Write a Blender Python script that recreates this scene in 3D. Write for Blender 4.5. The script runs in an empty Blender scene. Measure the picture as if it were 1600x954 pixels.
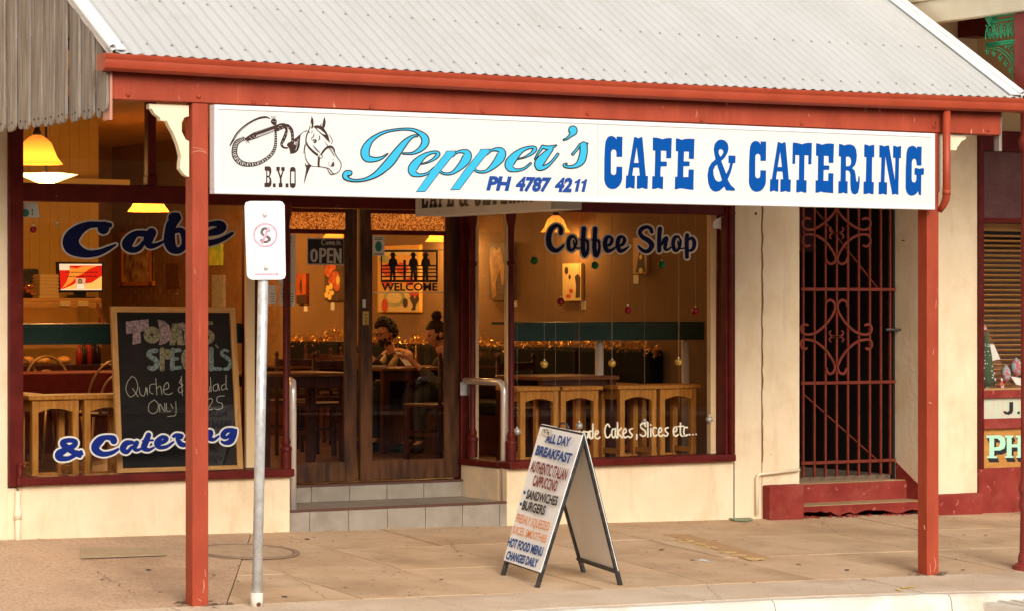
import bpy, bmesh, math, random
from mathutils import Vector, Matrix
from mathutils.geometry import tessellate_polygon
random.seed(7)
R_ = math.radians
SC = bpy.context.scene
COL = SC.collection

# ------------------------------------------------------------------ camera, sky, sun, exposure
FPX, YAW, EYE = 4360.0, R_(30.8), 1.70          # focal length in px of a 1600 px wide picture
cam_d = bpy.data.cameras.new('camera'); cam = bpy.data.objects.new('camera', cam_d); COL.objects.link(cam)
cam_d.sensor_width = 36.0; cam_d.lens = 36.0 * FPX / 1600.0
cam_d.clip_start = 0.1; cam_d.clip_end = 3000
cam.location = (0, 0, EYE); cam.rotation_euler = (R_(90), 0, -YAW)
SC.camera = cam
world = bpy.data.worlds.new("World"); SC.world = world; world.use_nodes = True
wn = world.node_tree; bg = wn.nodes['Background']
sky = wn.nodes.new('ShaderNodeTexSky'); sky.sky_type = 'NISHITA'; sky.sun_disc = False
SUN_EL, SUN_AZ = R_(27), R_(193)                 # azimuth of the sun, clockwise from +y (it stands behind the camera)
sky.sun_elevation = SUN_EL; sky.sun_rotation = SUN_AZ
sky.air_density = 1.0; sky.dust_density = 6.0; sky.ozone_density = 0.6
hs = wn.nodes.new('ShaderNodeHueSaturation'); hs.inputs['Saturation'].default_value = 0.35
wn.links.new(sky.outputs[0], hs.inputs['Color']); wn.links.new(hs.outputs[0], bg.inputs['Color'])
bg.inputs['Strength'].default_value = 0.148
sun_d = bpy.data.lights.new('sun', 'SUN'); sun = bpy.data.objects.new('sun', sun_d); COL.objects.link(sun)
sun_d.energy = 1.4; sun_d.angle = R_(28); sun_d.color = (1.0, 0.90, 0.76)
sdir = Vector((math.sin(SUN_AZ) * math.cos(SUN_EL), math.cos(SUN_AZ) * math.cos(SUN_EL), math.sin(SUN_EL)))
sun.rotation_euler = sdir.to_track_quat('Z', 'Y').to_euler(); sun.location = (-5, -20, 25)
SC.view_settings.view_transform = 'Standard'; SC.view_settings.look = 'None'
SC.view_settings.exposure = 0.04; SC.view_settings.gamma = 1.0
SC.render.engine = 'CYCLES'
SC.cycles.max_bounces = 8; SC.cycles.transparent_max_bounces = 24

# ------------------------------------------------------------------ survey: where a sight line of the photo meets a real plane
SN, CS = math.sin(YAW), math.cos(YAW)
def ray(px, py):
    u = (px - 800) / FPX; v = (477 - py) / FPX
    return Vector((SN + u * CS, CS - u * SN, v))
EYEV = Vector((0, 0, EYE))
class Pl:
    def __init__(s, p0, n): s.p0 = Vector(p0); s.n = Vector(n).normalized()
    def __call__(s, px, py, off=0.0):
        d = ray(px, py); p = s.p0 + s.n * off
        return EYEV + d * ((p - EYEV).dot(s.n) / d.dot(s.n))
    def moved(s, off): return Pl(s.p0 + s.n * off, s.n)
def PY(y): return Pl((0, y, 0), (0, -1, 0))
def PX(x): return Pl((x, 0, 0), (-1, 0, 0))
def G(x, y): return -0.0165 * (x - 6.55) + 0.058 * (y - 14.5)
PG = Pl((6.55, 14.5, 0), (0.0165, -0.058, 1.0))
def atD(px, py, d): return EYEV + ray(px, py) * d

# ------------------------------------------------------------------ materials
MATS = {}
def mat(name, c, rough=0.6, c2=None, scale=6.0, detail=6, stretch=None, bump=0.0, bscale=40.0, metal=0.0,
        emit=None, estr=0.0, spec=0.3, lo=0.35, hi=0.65, speck=None, coat=0.0, grime=None, streak=None):
    if name in MATS: return MATS[name]
    m = bpy.data.materials.new(name); m.use_nodes = True; nt = m.node_tree; b = nt.nodes['Principled BSDF']
    b.inputs['Roughness'].default_value = rough; b.inputs['Metallic'].default_value = metal
    b.inputs['Specular IOR Level'].default_value = spec
    if coat: b.inputs['Coat Weight'].default_value = coat
    tc = nt.nodes.new('ShaderNodeTexCoord'); mp = nt.nodes.new('ShaderNodeMapping')
    if stretch: mp.inputs['Scale'].default_value = stretch
    nt.links.new(tc.outputs['Object'], mp.inputs['Vector'])
    col = None
    if c2 is not None:
        nz = nt.nodes.new('ShaderNodeTexNoise'); nz.inputs['Scale'].default_value = scale; nz.inputs['Detail'].default_value = detail
        nt.links.new(mp.outputs[0], nz.inputs['Vector'])
        rp = nt.nodes.new('ShaderNodeValToRGB'); rp.color_ramp.elements[0].position = lo; rp.color_ramp.elements[1].position = hi
        rp.color_ramp.elements[0].color = (*c, 1); rp.color_ramp.elements[1].color = (*c2, 1)
        nt.links.new(nz.outputs[0], rp.inputs[0]); col = rp.outputs[0]
    if speck:                                     # (colour, scale, threshold)
        nz = nt.nodes.new('ShaderNodeTexNoise'); nz.inputs['Scale'].default_value = speck[1]; nz.inputs['Detail'].default_value = 3
        nt.links.new(mp.outputs[0], nz.inputs['Vector'])
        rp = nt.nodes.new('ShaderNodeValToRGB'); rp.color_ramp.elements[0].position = speck[2]; rp.color_ramp.elements[1].position = speck[2] + 0.04
        nt.links.new(nz.outputs[0], rp.inputs[0])
        mx = nt.nodes.new('ShaderNodeMix'); mx.data_type = 'RGBA'
        nt.links.new(rp.outputs[0], mx.inputs['Factor'])
        if col is not None: nt.links.new(col, mx.inputs['A'])
        else: mx.inputs['A'].default_value = (*c, 1)
        mx.inputs['B'].default_value = (*speck[0], 1); col = mx.outputs['Result']
    if grime:                                     # (colour, scale, threshold, amount) large soft stains
        nz = nt.nodes.new('ShaderNodeTexNoise'); nz.inputs['Scale'].default_value = grime[1]; nz.inputs['Detail'].default_value = 8
        nz.inputs['Roughness'].default_value = 0.65
        nt.links.new(tc.outputs['Object'], nz.inputs['Vector'])
        rp = nt.nodes.new('ShaderNodeValToRGB'); rp.color_ramp.elements[0].position = grime[2]; rp.color_ramp.elements[1].position = grime[2] + 0.22
        rp.color_ramp.elements[1].color = (grime[3],) * 3 + (1,)
        nt.links.new(nz.outputs[0], rp.inputs[0])
        mx = nt.nodes.new('ShaderNodeMix'); mx.data_type = 'RGBA'
        nt.links.new(rp.outputs[0], mx.inputs['Factor'])
        if col is not None: nt.links.new(col, mx.inputs['A'])
        else: mx.inputs['A'].default_value = (*c, 1)
        mx.inputs['B'].default_value = (*grime[0], 1); col = mx.outputs['Result']
    if streak:                                    # (colour, across scale, along scale, threshold, amount): run marks down the surface
        m2 = nt.nodes.new('ShaderNodeMapping'); m2.inputs['Scale'].default_value = (streak[1], streak[1], streak[2]); nt.links.new(tc.outputs['Object'], m2.inputs['Vector'])
        nz = nt.nodes.new('ShaderNodeTexNoise'); nz.inputs['Scale'].default_value = 1.0; nz.inputs['Detail'].default_value = 9; nz.inputs['Roughness'].default_value = 0.7
        nt.links.new(m2.outputs[0], nz.inputs['Vector'])
        rp = nt.nodes.new('ShaderNodeValToRGB'); rp.color_ramp.elements[0].position = streak[3]; rp.color_ramp.elements[1].position = streak[3] + 0.16; rp.color_ramp.elements[1].color = (streak[4],) * 3 + (1,)
        nt.links.new(nz.outputs[0], rp.inputs[0]); mx = nt.nodes.new('ShaderNodeMix'); mx.data_type = 'RGBA'; nt.links.new(rp.outputs[0], mx.inputs['Factor'])
        if col is not None: nt.links.new(col, mx.inputs['A'])
        else: mx.inputs['A'].default_value = (*c, 1)
        mx.inputs['B'].default_value = (*streak[0], 1); col = mx.outputs['Result']
    if col is not None: nt.links.new(col, b.inputs['Base Color'])
    else: b.inputs['Base Color'].default_value = (*c, 1)
    if bump:
        nb = nt.nodes.new('ShaderNodeTexNoise'); nb.inputs['Scale'].default_value = bscale; nb.inputs['Detail'].default_value = 5
        nt.links.new(mp.outputs[0], nb.inputs['Vector'])
        bp = nt.nodes.new('ShaderNodeBump'); bp.inputs['Strength'].default_value = bump; bp.inputs['Distance'].default_value = 0.01
        nt.links.new(nb.outputs[0], bp.inputs['Height']); nt.links.new(bp.outputs[0], b.inputs['Normal'])
    if emit:
        b.inputs['Emission Color'].default_value = (*emit, 1); b.inputs['Emission Strength'].default_value = estr
    MATS[name] = m; return m
def glass_mat(name, tint=(1, 1, 1), ior=1.55, rough=0.0):
    m = bpy.data.materials.new(name); m.use_nodes = True; nt = m.node_tree; nt.nodes.clear()
    o = nt.nodes.new('ShaderNodeOutputMaterial'); t = nt.nodes.new('ShaderNodeBsdfTransparent'); g = nt.nodes.new('ShaderNodeBsdfGlossy')
    t.inputs[0].default_value = (*tint, 1); g.inputs['Roughness'].default_value = rough
    f = nt.nodes.new('ShaderNodeFresnel'); f.inputs[0].default_value = ior
    x = nt.nodes.new('ShaderNodeMixShader')
    ge = nt.nodes.new('ShaderNodeNewGeometry'); iv_ = nt.nodes.new('ShaderNodeMath'); iv_.operation = 'SUBTRACT'; iv_.inputs[0].default_value = 1.0
    mu = nt.nodes.new('ShaderNodeMath'); mu.operation = 'MULTIPLY'      # mirror only on the way in: the far face of a pane adds nothing
    nt.links.new(ge.outputs['Backfacing'], iv_.inputs[1]); nt.links.new(iv_.outputs[0], mu.inputs[0]); nt.links.new(f.outputs[0], mu.inputs[1])
    nt.links.new(mu.outputs[0], x.inputs[0]); nt.links.new(t.outputs[0], x.inputs[1]); nt.links.new(g.outputs[0], x.inputs[2])
    nt.links.new(x.outputs[0], o.inputs[0]); MATS[name] = m; return m

cream = mat('cream_render', (0.78, 0.615, 0.405), 0.88, (0.83, 0.68, 0.475), 3.0, bump=0.45, bscale=22, streak=((0.60, 0.42, 0.23), 7, 1.1, .54, .45), grime=((0.58, 0.39, 0.19), 2.2, 0.50, 0.5), speck=((0.50, 0.33, 0.17), 34, 0.735))
cream_trim = mat('cream_trim', (0.82, 0.72, 0.52), 0.6, (0.78, 0.66, 0.46), 8)
redpaint = mat('red_post_paint', (0.31, 0.044, 0.017), 0.65, (0.38, 0.060, 0.025), 7, stretch=(1, 1, 0.35), bump=0.35, bscale=45, streak=((0.52, 0.13, 0.07), 26, 1.6, .57, .5),
               speck=((0.58, 0.26, 0.16), 24, 0.70), grime=((0.27, 0.045, 0.02), 4.0, 0.50, 0.6))
gutterpaint = mat('gutter_paint', (0.35, 0.050, 0.020), 0.45, (0.41, 0.065, 0.027), 5)
dkred = mat('dark_red_gloss', (0.080, 0.005, 0.003), 0.45, (0.115, 0.010, 0.006), 9, spec=.2, bump=0.08, bscale=50, speck=((0.42, 0.24, 0.18), 45, 0.74))
plinthred = mat('plinth_red', (0.20, 0.018, 0.012), 0.7, (0.26, 0.032, 0.022), 6, bump=0.5, bscale=14, speck=((0.40, 0.13, 0.10), 22, 0.67), grime=((0.33, 0.075, 0.05), 3.5, .5, .7))
gatered = mat('gate_red', (0.125, 0.016, 0.007), 0.75, (0.17, 0.026, 0.011), 12)
white = mat('white_paint', (0.76, 0.755, 0.735), 0.6, (0.78, 0.775, 0.76), 3)
signwhite = mat('sign_face_white', (0.70, 0.695, 0.67), 0.4, (0.72, 0.715, 0.69), 2)
roofm = mat('roof_zinc_white', (0.50, 0.497, 0.48), 0.55, (0.545, 0.54, 0.525), 2.2, stretch=(1, .3, .3), streak=((0.42, .36, .28), 16, .5, .58, .35), grime=((0.38, 0.33, 0.26), 3.5, 0.55, 0.35))
paling = mat('weathered_timber', (0.15, 0.115, 0.088), 0.9, (0.42, 0.36, 0.305), 9, detail=9, stretch=(6, 6, 0.35), bump=0.8, bscale=18, lo=0.25, hi=0.75)
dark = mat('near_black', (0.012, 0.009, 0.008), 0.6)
black = mat('black_lettering', (0.02, 0.02, 0.022), 0.5)
brownink = mat('brown_ink', (0.045, 0.018, 0.012), 0.5)
blue = mat('sign_blue', (0.001, 0.070, 0.32), 0.85, spec=.1)
phblue = mat('phone_blue', (0.006, 0.055, 0.28), 0.6)
cyan = mat('sign_cyan', (0.035, 0.44, 0.70), 0.6)
navy = mat('navy_vinyl', (0.003, 0.006, 0.045), 0.75, spec=.15)
navy2 = mat('blue_vinyl', (0.006, 0.022, 0.20), 0.75, spec=.15)
silverv = mat('silver_vinyl', (0.54, 0.50, 0.43), 0.6)
whitev = mat('white_vinyl', (0.74, 0.72, 0.65), 0.5)
creamv = mat('cream_vinyl', (0.80, 0.74, 0.56), 0.5)
tile = mat('grey_tile', (0.29, 0.245, 0.19), 0.6, (0.35, 0.30, 0.24), 7, bump=0.1, bscale=90, grime=((0.20, 0.16, 0.12), 4, 0.5, 0.5))
grout = mat('grout', (0.13, 0.085, 0.055), 0.9)
slabm = mat('footpath_concrete', (0.58, 0.39, 0.235), 0.85, (0.65, 0.465, 0.30), 1.3, bump=0.6, bscale=70,
            speck=((0.16, 0.105, 0.07), 11, 0.70), grime=((0.36, 0.22, 0.12), 1.6, 0.46, 0.65))
slabl = mat('footpath_concrete_light', (0.62, 0.47, 0.33), 0.85, (0.70, 0.55, 0.41), 1.6, bump=0.35, bscale=45,
            speck=((0.28, 0.19, 0.12), 13, 0.72), grime=((0.44, 0.29, 0.18), 1.5, 0.5, 0.6))
slab_b = mat('footpath_concrete_tan', (0.565, 0.377, 0.225), 0.85, (0.635, 0.45, 0.288), 2.1, bump=0.4, bscale=40, speck=((0.22, 0.14, 0.09), 23, 0.66), grime=((0.38, 0.24, 0.14), 1.3, 0.42, 0.65))
slab_c = mat('footpath_concrete_pale', (0.59, 0.40, 0.243), 0.85, (0.66, 0.475, 0.31), 1.7, bump=0.4, bscale=52, speck=((0.30, 0.20, 0.13), 31, 0.68), grime=((0.45, 0.29, 0.17), 1.9, 0.47, 0.6))
aggr = mat('exposed_aggregate', (0.54, 0.34, 0.21), 0.85, (0.64, 0.46, 0.32), 42, bump=0.6, bscale=70, speck=((0.25, 0.12, 0.07), 55, 0.63),
           grime=((0.30, 0.19, 0.115), 1.1, 0.45, 0.6))
kerbm = mat('kerb_concrete', (0.70, 0.62, 0.52), 0.8, (0.78, 0.72, 0.63), 4, bump=0.4, bscale=30, grime=((0.42, 0.27, 0.15), 2.2, 0.52, 0.65))
roadm = mat('road_asphalt', (0.05, 0.046, 0.042), 0.9, (0.075, 0.068, 0.06), 3, bump=0.4, bscale=90)
earth = mat('bare_ground', (0.24, 0.16, 0.10), 0.9, (0.30, 0.21, 0.14), 0.4)
galv = mat('galvanised_steel', (0.50, 0.51, 0.50), 0.42, (0.68, 0.69, 0.68), 22, metal=0.35, bump=0.15, bscale=60)
steel = mat('brushed_steel', (0.78, 0.70, 0.62), 0.36, (0.86, 0.79, 0.72), 40, metal=0.55, stretch=(1, 1, .1))
blkmetal = mat('black_steel', (0.03, 0.028, 0.026), 0.45, (0.11, 0.10, 0.09), 26, lo=0.5, hi=0.8)
board = mat('sandwich_board_white', (0.84, 0.835, 0.81), 0.45, (0.86, 0.85, 0.83), 3)
backbd = mat('sandwich_board_back', (0.74, 0.70, 0.63), 0.6, (0.78, 0.74, 0.68), 2)
pine = mat('pine_timber', (0.46, 0.215, 0.055), 0.45, (0.60, 0.32, 0.10), 11, detail=7, stretch=(5, 5, 0.5), coat=0.15)
pine_x = mat('pine_timber_lengthwise', (0.46, 0.215, 0.055), 0.4, (0.60, 0.32, 0.10), 11, detail=7, stretch=(0.6, 5, 5), coat=0.15)
stoolw = mat('stool_timber', (0.42, 0.15, 0.018), 0.5, (0.58, 0.25, 0.04), 12, detail=7, stretch=(5, 5, .5), coat=0.08)
doorw = mat('stained_door_timber', (0.035, 0.011, 0.003), 0.6, (0.12, 0.043, 0.011), 6, detail=8, stretch=(3, 3, 0.5), bump=0.25, bscale=30)
dkwood = mat('dark_chair_timber', (0.040, 0.008, 0.003), 0.45, (0.075, 0.017, 0.007), 9, stretch=(4, 4, .6))
tabletop = mat('table_timber', (0.16, 0.055, 0.015), 0.3, (0.24, 0.09, 0.028), 9, stretch=(.6, 4, 4), coat=0.12)
green = mat('green_laminate', (0.010, 0.035, 0.026), 0.35, (0.022, 0.060, 0.044), 60, lo=0.3, hi=0.7)
inwall = mat('interior_wall', (0.21, 0.125, 0.052), 0.9, (0.25, 0.15, 0.065), 2.0)
brickm = mat('painted_brick', (0.22, 0.105, 0.04), 0.85, (0.27, 0.14, 0.055), 5, bump=0.3, bscale=30)
mortar = mat('interior_mortar', (0.14, 0.075, 0.04), 0.9)
yellowb = mat('yellow_board_wall', (0.60, 0.36, 0.08), 0.7, (0.64, 0.40, 0.10), 3)
floorm = mat('cafe_floor_timber', (0.09, 0.034, 0.012), 0.4, (0.14, 0.060, 0.022), 5, detail=7, stretch=(5, .5, 1))
ceilm = mat('interior_ceiling', (0.55, 0.42, 0.25), 0.8)
blackuph = mat('black_upholstery', (0.004, 0.003, 0.003), 0.8, spec=.2)
redcloth = mat('dark_red_cloth', (0.13, 0.010, 0.006), 0.8, (0.17, 0.016, 0.010), 20)
bulb = mat('lamp_shade_lit', (0.20, 0.065, 0.008), 0.5, emit=(1.0, 0.36, 0.05), estr=0.5)
_t = bulb.node_tree; _a = _t.nodes.new('ShaderNodeBsdfTranslucent'); _a.inputs[0].default_value = (.5, .18, .03, 1); _m = _t.nodes.new('ShaderNodeMixShader'); _m.inputs[0].default_value = .25
_t.links.new(_t.nodes['Principled BSDF'].outputs[0], _m.inputs[1]); _t.links.new(_a.outputs[0], _m.inputs[2]); _t.links.new(_m.outputs[0], _t.nodes['Material Output'].inputs[0])
bulbhot = mat('lamp_bulb_lit', (1, 0.9, 0.7), 0.4, emit=(1.0, 0.82, 0.5), estr=14.0)
amber = glass_mat('window_glass'); winglass = amber
blackboard = mat('blackboard', (0.009, 0.006, 0.005), 0.75, (0.016, 0.012, 0.010), 2.5, spec=.2)
ironlace = mat('green_iron_lace', (0.02, 0.26, 0.11), 0.45, (0.035, 0.33, 0.15), 9)
brass = mat('brass', (0.72, 0.42, 0.11), 0.3, metal=0.7)
paper = mat('paper', (0.70, 0.66, 0.58), 0.8)
ink = mat('printed_ink', (0.10, 0.09, 0.085), 0.8)
skin = mat('skin', (0.50, 0.25, 0.15), 0.55, (0.55, 0.29, 0.18), 9)
hairm = mat('dark_brown_hair', (0.012, 0.004, 0.002), 0.7, (0.035, 0.013, 0.005), 60, stretch=(1, 1, .3), bump=0.6, bscale=90)

# ------------------------------------------------------------------ mesh and object helpers
ROOTLOC = {}
class MB:
    def __init__(s): s.v = []; s.f = []; s.flat = 0.0
    def add(s, vs, fs):
        n = len(s.v); s.v += [Vector(p) for p in vs]; s.f += [tuple(n + i for i in f) for f in fs]; return s
    def box(s, x0, x1, y0, y1, z0, z1):
        x0, x1 = min(x0, x1), max(x0, x1); y0, y1 = min(y0, y1), max(y0, y1); z0, z1 = min(z0, z1), max(z0, z1)
        v = [(x, y, z) for z in (z0, z1) for y in (y0, y1) for x in (x0, x1)]
        return s.add(v, [(0, 2, 3, 1), (4, 5, 7, 6), (0, 1, 5, 4), (2, 6, 7, 3), (0, 4, 6, 2), (1, 3, 7, 5)])
    def bar(s, a, b, w, h, up=(0, 0, 1)):       # rectangular bar from a to b
        a = Vector(a); b = Vector(b); d = (b - a).normalized(); up = Vector(up)
        if abs(d.dot(up)) > .98: up = Vector((0, 1, 0))
        sx = d.cross(up).normalized() * (w / 2); sz = sx.cross(d).normalized() * (h / 2)
        v = [p + i * sx + j * sz for p in (a, b) for i, j in ((-1, -1), (1, -1), (1, 1), (-1, 1))]
        return s.add(v, [(3, 2, 1, 0), (4, 5, 6, 7), (0, 1, 5, 4), (1, 2, 6, 5), (2, 3, 7, 6), (3, 0, 4, 7)])
    def tube(s, pts, r, seg=8, caps=True):
        pts = [Vector(p) for p in pts]; n = len(pts); rs = r if isinstance(r, (list, tuple)) else [r] * n
        vs = []; fs = []; ref = None
        for i, p in enumerate(pts):
            d = (pts[min(i + 1, n - 1)] - pts[max(i - 1, 0)]).normalized()
            if ref is None: ref = d.orthogonal().normalized()
            ref = (ref - d * ref.dot(d)).normalized(); bi = d.cross(ref)
            for k in range(seg):
                a = 2 * math.pi * k / seg; vs.append(p + (ref * math.cos(a) + bi * math.sin(a)) * rs[i])
        for i in range(n - 1):
            for k in range(seg):
                k2 = (k + 1) % seg; fs.append((i * seg + k, i * seg + k2, (i + 1) * seg + k2, (i + 1) * seg + k))
        if caps: fs.append(tuple(reversed(range(seg)))); fs.append(tuple((n - 1) * seg + k for k in range(seg)))
        return s.add(vs, fs)
    def lathe(s, c, prof, seg=16, axis='z'):    # prof: (radius, height)
        vs = []; fs = []; c = Vector(c)
        for r, h in prof:
            for k in range(seg):
                a = 2 * math.pi * k / seg; x, y = r * math.cos(a), r * math.sin(a)
                vs.append(c + (Vector((x, y, h)) if axis == 'z' else Vector((x, h, y)) if axis == 'y' else Vector((h, x, y))))
        for i in range(len(prof) - 1):
            for k in range(seg):
                k2 = (k + 1) % seg; fs.append((i * seg + k, i * seg + k2, (i + 1) * seg + k2, (i + 1) * seg + k))
        fs.append(tuple(reversed(range(seg)))); fs.append(tuple((len(prof) - 1) * seg + k for k in range(seg)))
        return s.add(vs, fs)
    def ball(s, c, r, seg=12, rings=8, sz=1.0):
        return s.lathe(c, [(max(1e-4, r * math.sin(math.pi * i / rings)), -r * sz * math.cos(math.pi * i / rings)) for i in range(rings + 1)], seg)
    def prism(s, pts, off):                      # polygon of 3-D points extruded by vector off
        pts = [Vector(p) for p in pts]; off = Vector(off); n = len(pts)
        tri = tessellate_polygon([pts])
        s.add(pts, [tuple(t) for t in tri]); s.add([p + off for p in pts], [tuple(reversed(t)) for t in tri])
        for i in range(n):
            j = (i + 1) % n; s.add([pts[i], pts[j], pts[j] + off, pts[i] + off], [(0, 1, 2, 3)])
        return s
    def build(s, name, m, parent=None, smooth=False, bevel=0.0, bseg=2, label=None, kind=None, weld=False):
        me = bpy.data.meshes.new(name); o3 = ROOTLOC.get(parent.name, Vector()) if parent else Vector()
        me.from_pydata([tuple(p - o3) for p in s.v], [], s.f); me.materials.append(m)
        bm = bmesh.new(); bm.from_mesh(me)
        if weld: bmesh.ops.remove_doubles(bm, verts=bm.verts, dist=1e-5)
        if not s.flat: bmesh.ops.recalc_face_normals(bm, faces=bm.faces)
        bm.to_mesh(me); bm.free()
        if smooth:
            for p in me.polygons: p.use_smooth = True
        o = bpy.data.objects.new(name, me); COL.objects.link(o)
        if parent: o.parent = parent; ROOTLOC[o.name] = o3
        else: ROOTLOC[o.name] = Vector()
        if bevel:
            b = o.modifiers.new('bevel', 'BEVEL'); b.width = bevel; b.segments = bseg; b.limit_method = 'ANGLE'; b.angle_limit = R_(40)
            b.harden_normals = False
        if smooth and bevel == 0:
            pass
        if label: o['label'] = label
        if kind: o['kind'] = kind
        return o
def thing(name, label, cat, loc, group=None):
    o = bpy.data.objects.new(name, None); COL.objects.link(o); o.location = loc; o['label'] = label; o['category'] = cat
    o.empty_display_size = 0.2
    if group: o['group'] = group
    ROOTLOC[o.name] = Vector(loc); return o
def tag(o, label, cat, group=None):
    o['label'] = label; o['category'] = cat
    if group: o['group'] = group
    return o
def recentre(o, loc):                            # put a single-mesh thing's origin at its base
    loc = Vector(loc); o.data.transform(Matrix.Translation(-loc)); o.location = loc; return o
def copy_tree(o, parent=None):
    c = o.copy(); COL.objects.link(c); c.parent = parent
    for ch in list(o.children): copy_tree(ch, c)
    return c
def autosmooth(o, deg=35):
    me = o.data
    for p in me.polygons: p.use_smooth = True
    bm = bmesh.new(); bm.from_mesh(me)
    for e in bm.edges:
        if len(e.link_faces) == 2 and e.calc_face_angle(0) > R_(deg): e.smooth = False
    bm.to_mesh(me); bm.free(); return o

# lettering ---------------------------------------------------------------
def catmull(pts, n=7):
    out = []; P = [pts[0]] + list(pts) + [pts[-1]]
    for i in range(1, len(P) - 2):
        for k in range(n):
            t = k / n; q = []
            for d in range(3):
                a, b, c, e = P[i - 1][d], P[i][d], P[i + 1][d], P[i + 2][d]
                q.append(.5 * (2 * b + (c - a) * t + (2 * a - 5 * b + 4 * c - e) * t * t + (3 * b - a - 3 * c + e) * t ** 3))
            out.append(q)
    out.append(list(pts[-1])); return out
class Ink:
    """flat paint on a plane, traced as strokes (x, y, half width) or filled outlines; each shape lies 0.1 mm above the last"""
    def __init__(s, plane, org=(0, 0), sc=1.0, step=0.00012): s.pl = plane; s.o = org; s.sc = sc; s.mb = MB(); s.mb.flat = 1; s.h = 0.0; s.step = step
    def P(s, x, y): return s.pl(s.o[0] + x / s.sc, s.o[1] + y / s.sc, s.h)
    def stroke(s, pts, grow=0.0, n=7, cap=True, rr=None):
        if rr is not None: pts = [(p[0], p[1], rr) for p in pts]
        s.h += s.step; C = catmull(pts, n) if len(pts) > 2 else [list(p) for p in pts]; L = []; Rr = []
        for i, (x, y, r) in enumerate(C):
            r = max(r + grow, 0.6); a = C[max(i - 1, 0)]; b = C[min(i + 1, len(C) - 1)]
            dx, dy = b[0] - a[0], b[1] - a[1]; l = math.hypot(dx, dy) or 1; nx, ny = -dy / l * r, dx / l * r
            L.append((x + nx, y + ny)); Rr.append((x - nx, y - ny))
        vs = []; fs = []
        h0 = s.h
        for k_, (a, b) in enumerate(zip(L, Rr)): s.h = h0 + 1.5e-6 * k_; vs += [s.P(*a), s.P(*b)]
        s.h = h0
        for i in range(len(L) - 1): fs.append((2 * i, 2 * i + 1, 2 * i + 3, 2 * i + 2))
        s.h += 1.5e-6 * len(L)
        s.mb.add(vs, fs)
        if cap:
            for q, sg in ((C[0], 0), (C[-1], 1)):
                s.h += s.step * .3
                s.disc(q[0], q[1], max(q[2] + grow, 0.6), 12)
        return s
    def disc(s, x, y, r, n=20, ry=None):
        ry = ry or r
        s.mb.add([s.P(x + r * math.cos(2 * math.pi * k / n), y + ry * math.sin(2 * math.pi * k / n)) for k in range(n)], [tuple(range(n))]); return s
    def ring(s, x, y, r0, r1, n=36):
        vs = []; s.h += s.step
        for k in range(n):
            a = 2 * math.pi * k / n
            vs += [s.P(x + r0 * math.cos(a), y + r0 * math.sin(a)), s.P(x + r1 * math.cos(a), y + r1 * math.sin(a))]
        s.mb.add(vs, [(2 * k, 2 * k + 1, (2 * k + 3) % (2 * n), (2 * k + 2) % (2 * n)) for k in range(n)]); return s
    def fill(s, *polys):
        s.h += s.step; Q = [[Vector((x, -y, 0)) for x, y in p] for p in polys]
        tri = tessellate_polygon(Q); flat = [q for p in polys for q in p]
        s.mb.add([s.P(*q) for q in flat], [tuple(t) for t in tri]); return s
    def build(s, name, m, parent, **k):
        s.fix(); return s.mb.build(name, m, parent, **k)
    def fix(s):                                    # make every face look along the plane's normal
        n = s.pl.n; F = []
        for f in s.mb.f:
            a, b, c = s.mb.v[f[0]], s.mb.v[f[1]], s.mb.v[f[2]]
            F.append(f if (b - a).cross(c - a).dot(n) >= 0 else tuple(reversed(f)))
        s.mb.f = F
_fc = {}
def font_mesh(body, bold=0.0, shear=0.0):
    k = (body, bold, shear)
    if k in _fc: return _fc[k]
    cu = bpy.data.curves.new('t', 'FONT'); cu.body = body; cu.offset = bold; cu.shear = shear; cu.size = 1.0; cu.resolution_u = 3
    ob = bpy.data.objects.new('t', cu); COL.objects.link(ob); dg = bpy.context.evaluated_depsgraph_get(); dg.update()
    me = bpy.data.meshes.new_from_object(ob.evaluated_get(dg)); vs = [v.co.copy() for v in me.vertices]; fs = [tuple(p.vertices) for p in me.polygons]
    bpy.data.objects.remove(ob); bpy.data.curves.remove(cu); bpy.data.meshes.remove(me)
    if not vs: vs = [Vector((0, 0, 0)), Vector((1, 1, 0))]
    x0 = min(v.x for v in vs); x1 = max(v.x for v in vs)
    _fc[k] = (vs, fs, x0, x1); return _fc[k]
CAPH = 0.70
_v = font_mesh('H')[0]; CAPH = max(v.y for v in _v)
def text3(mb, body, L, Rr, T, n, off=0.001, bold=0.0, shear=0.0, capz=None):
    """write body from point L to point Rr (baseline); T is above L by the cap height"""
    vs, fs, x0, x1 = font_mesh(body, bold, shear); L = Vector(L); X = Vector(Rr) - L; Y = Vector(T) - L; n = Vector(n).normalized()
    ch = capz or CAPH
    V = [L + X * ((v.x - x0) / (x1 - x0)) + Y * (v.y / ch) + n * off for v in vs]
    if X.cross(Y).dot(n) < 0: fs = [tuple(reversed(f)) for f in fs]
    mb.flat = 1; mb.add(V, fs)
def textpx(mb, body, pl, l, r, t, off=0.001, **k): text3(mb, body, pl(*l), pl(*r), pl(*t), pl.n, off, **k)

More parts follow.
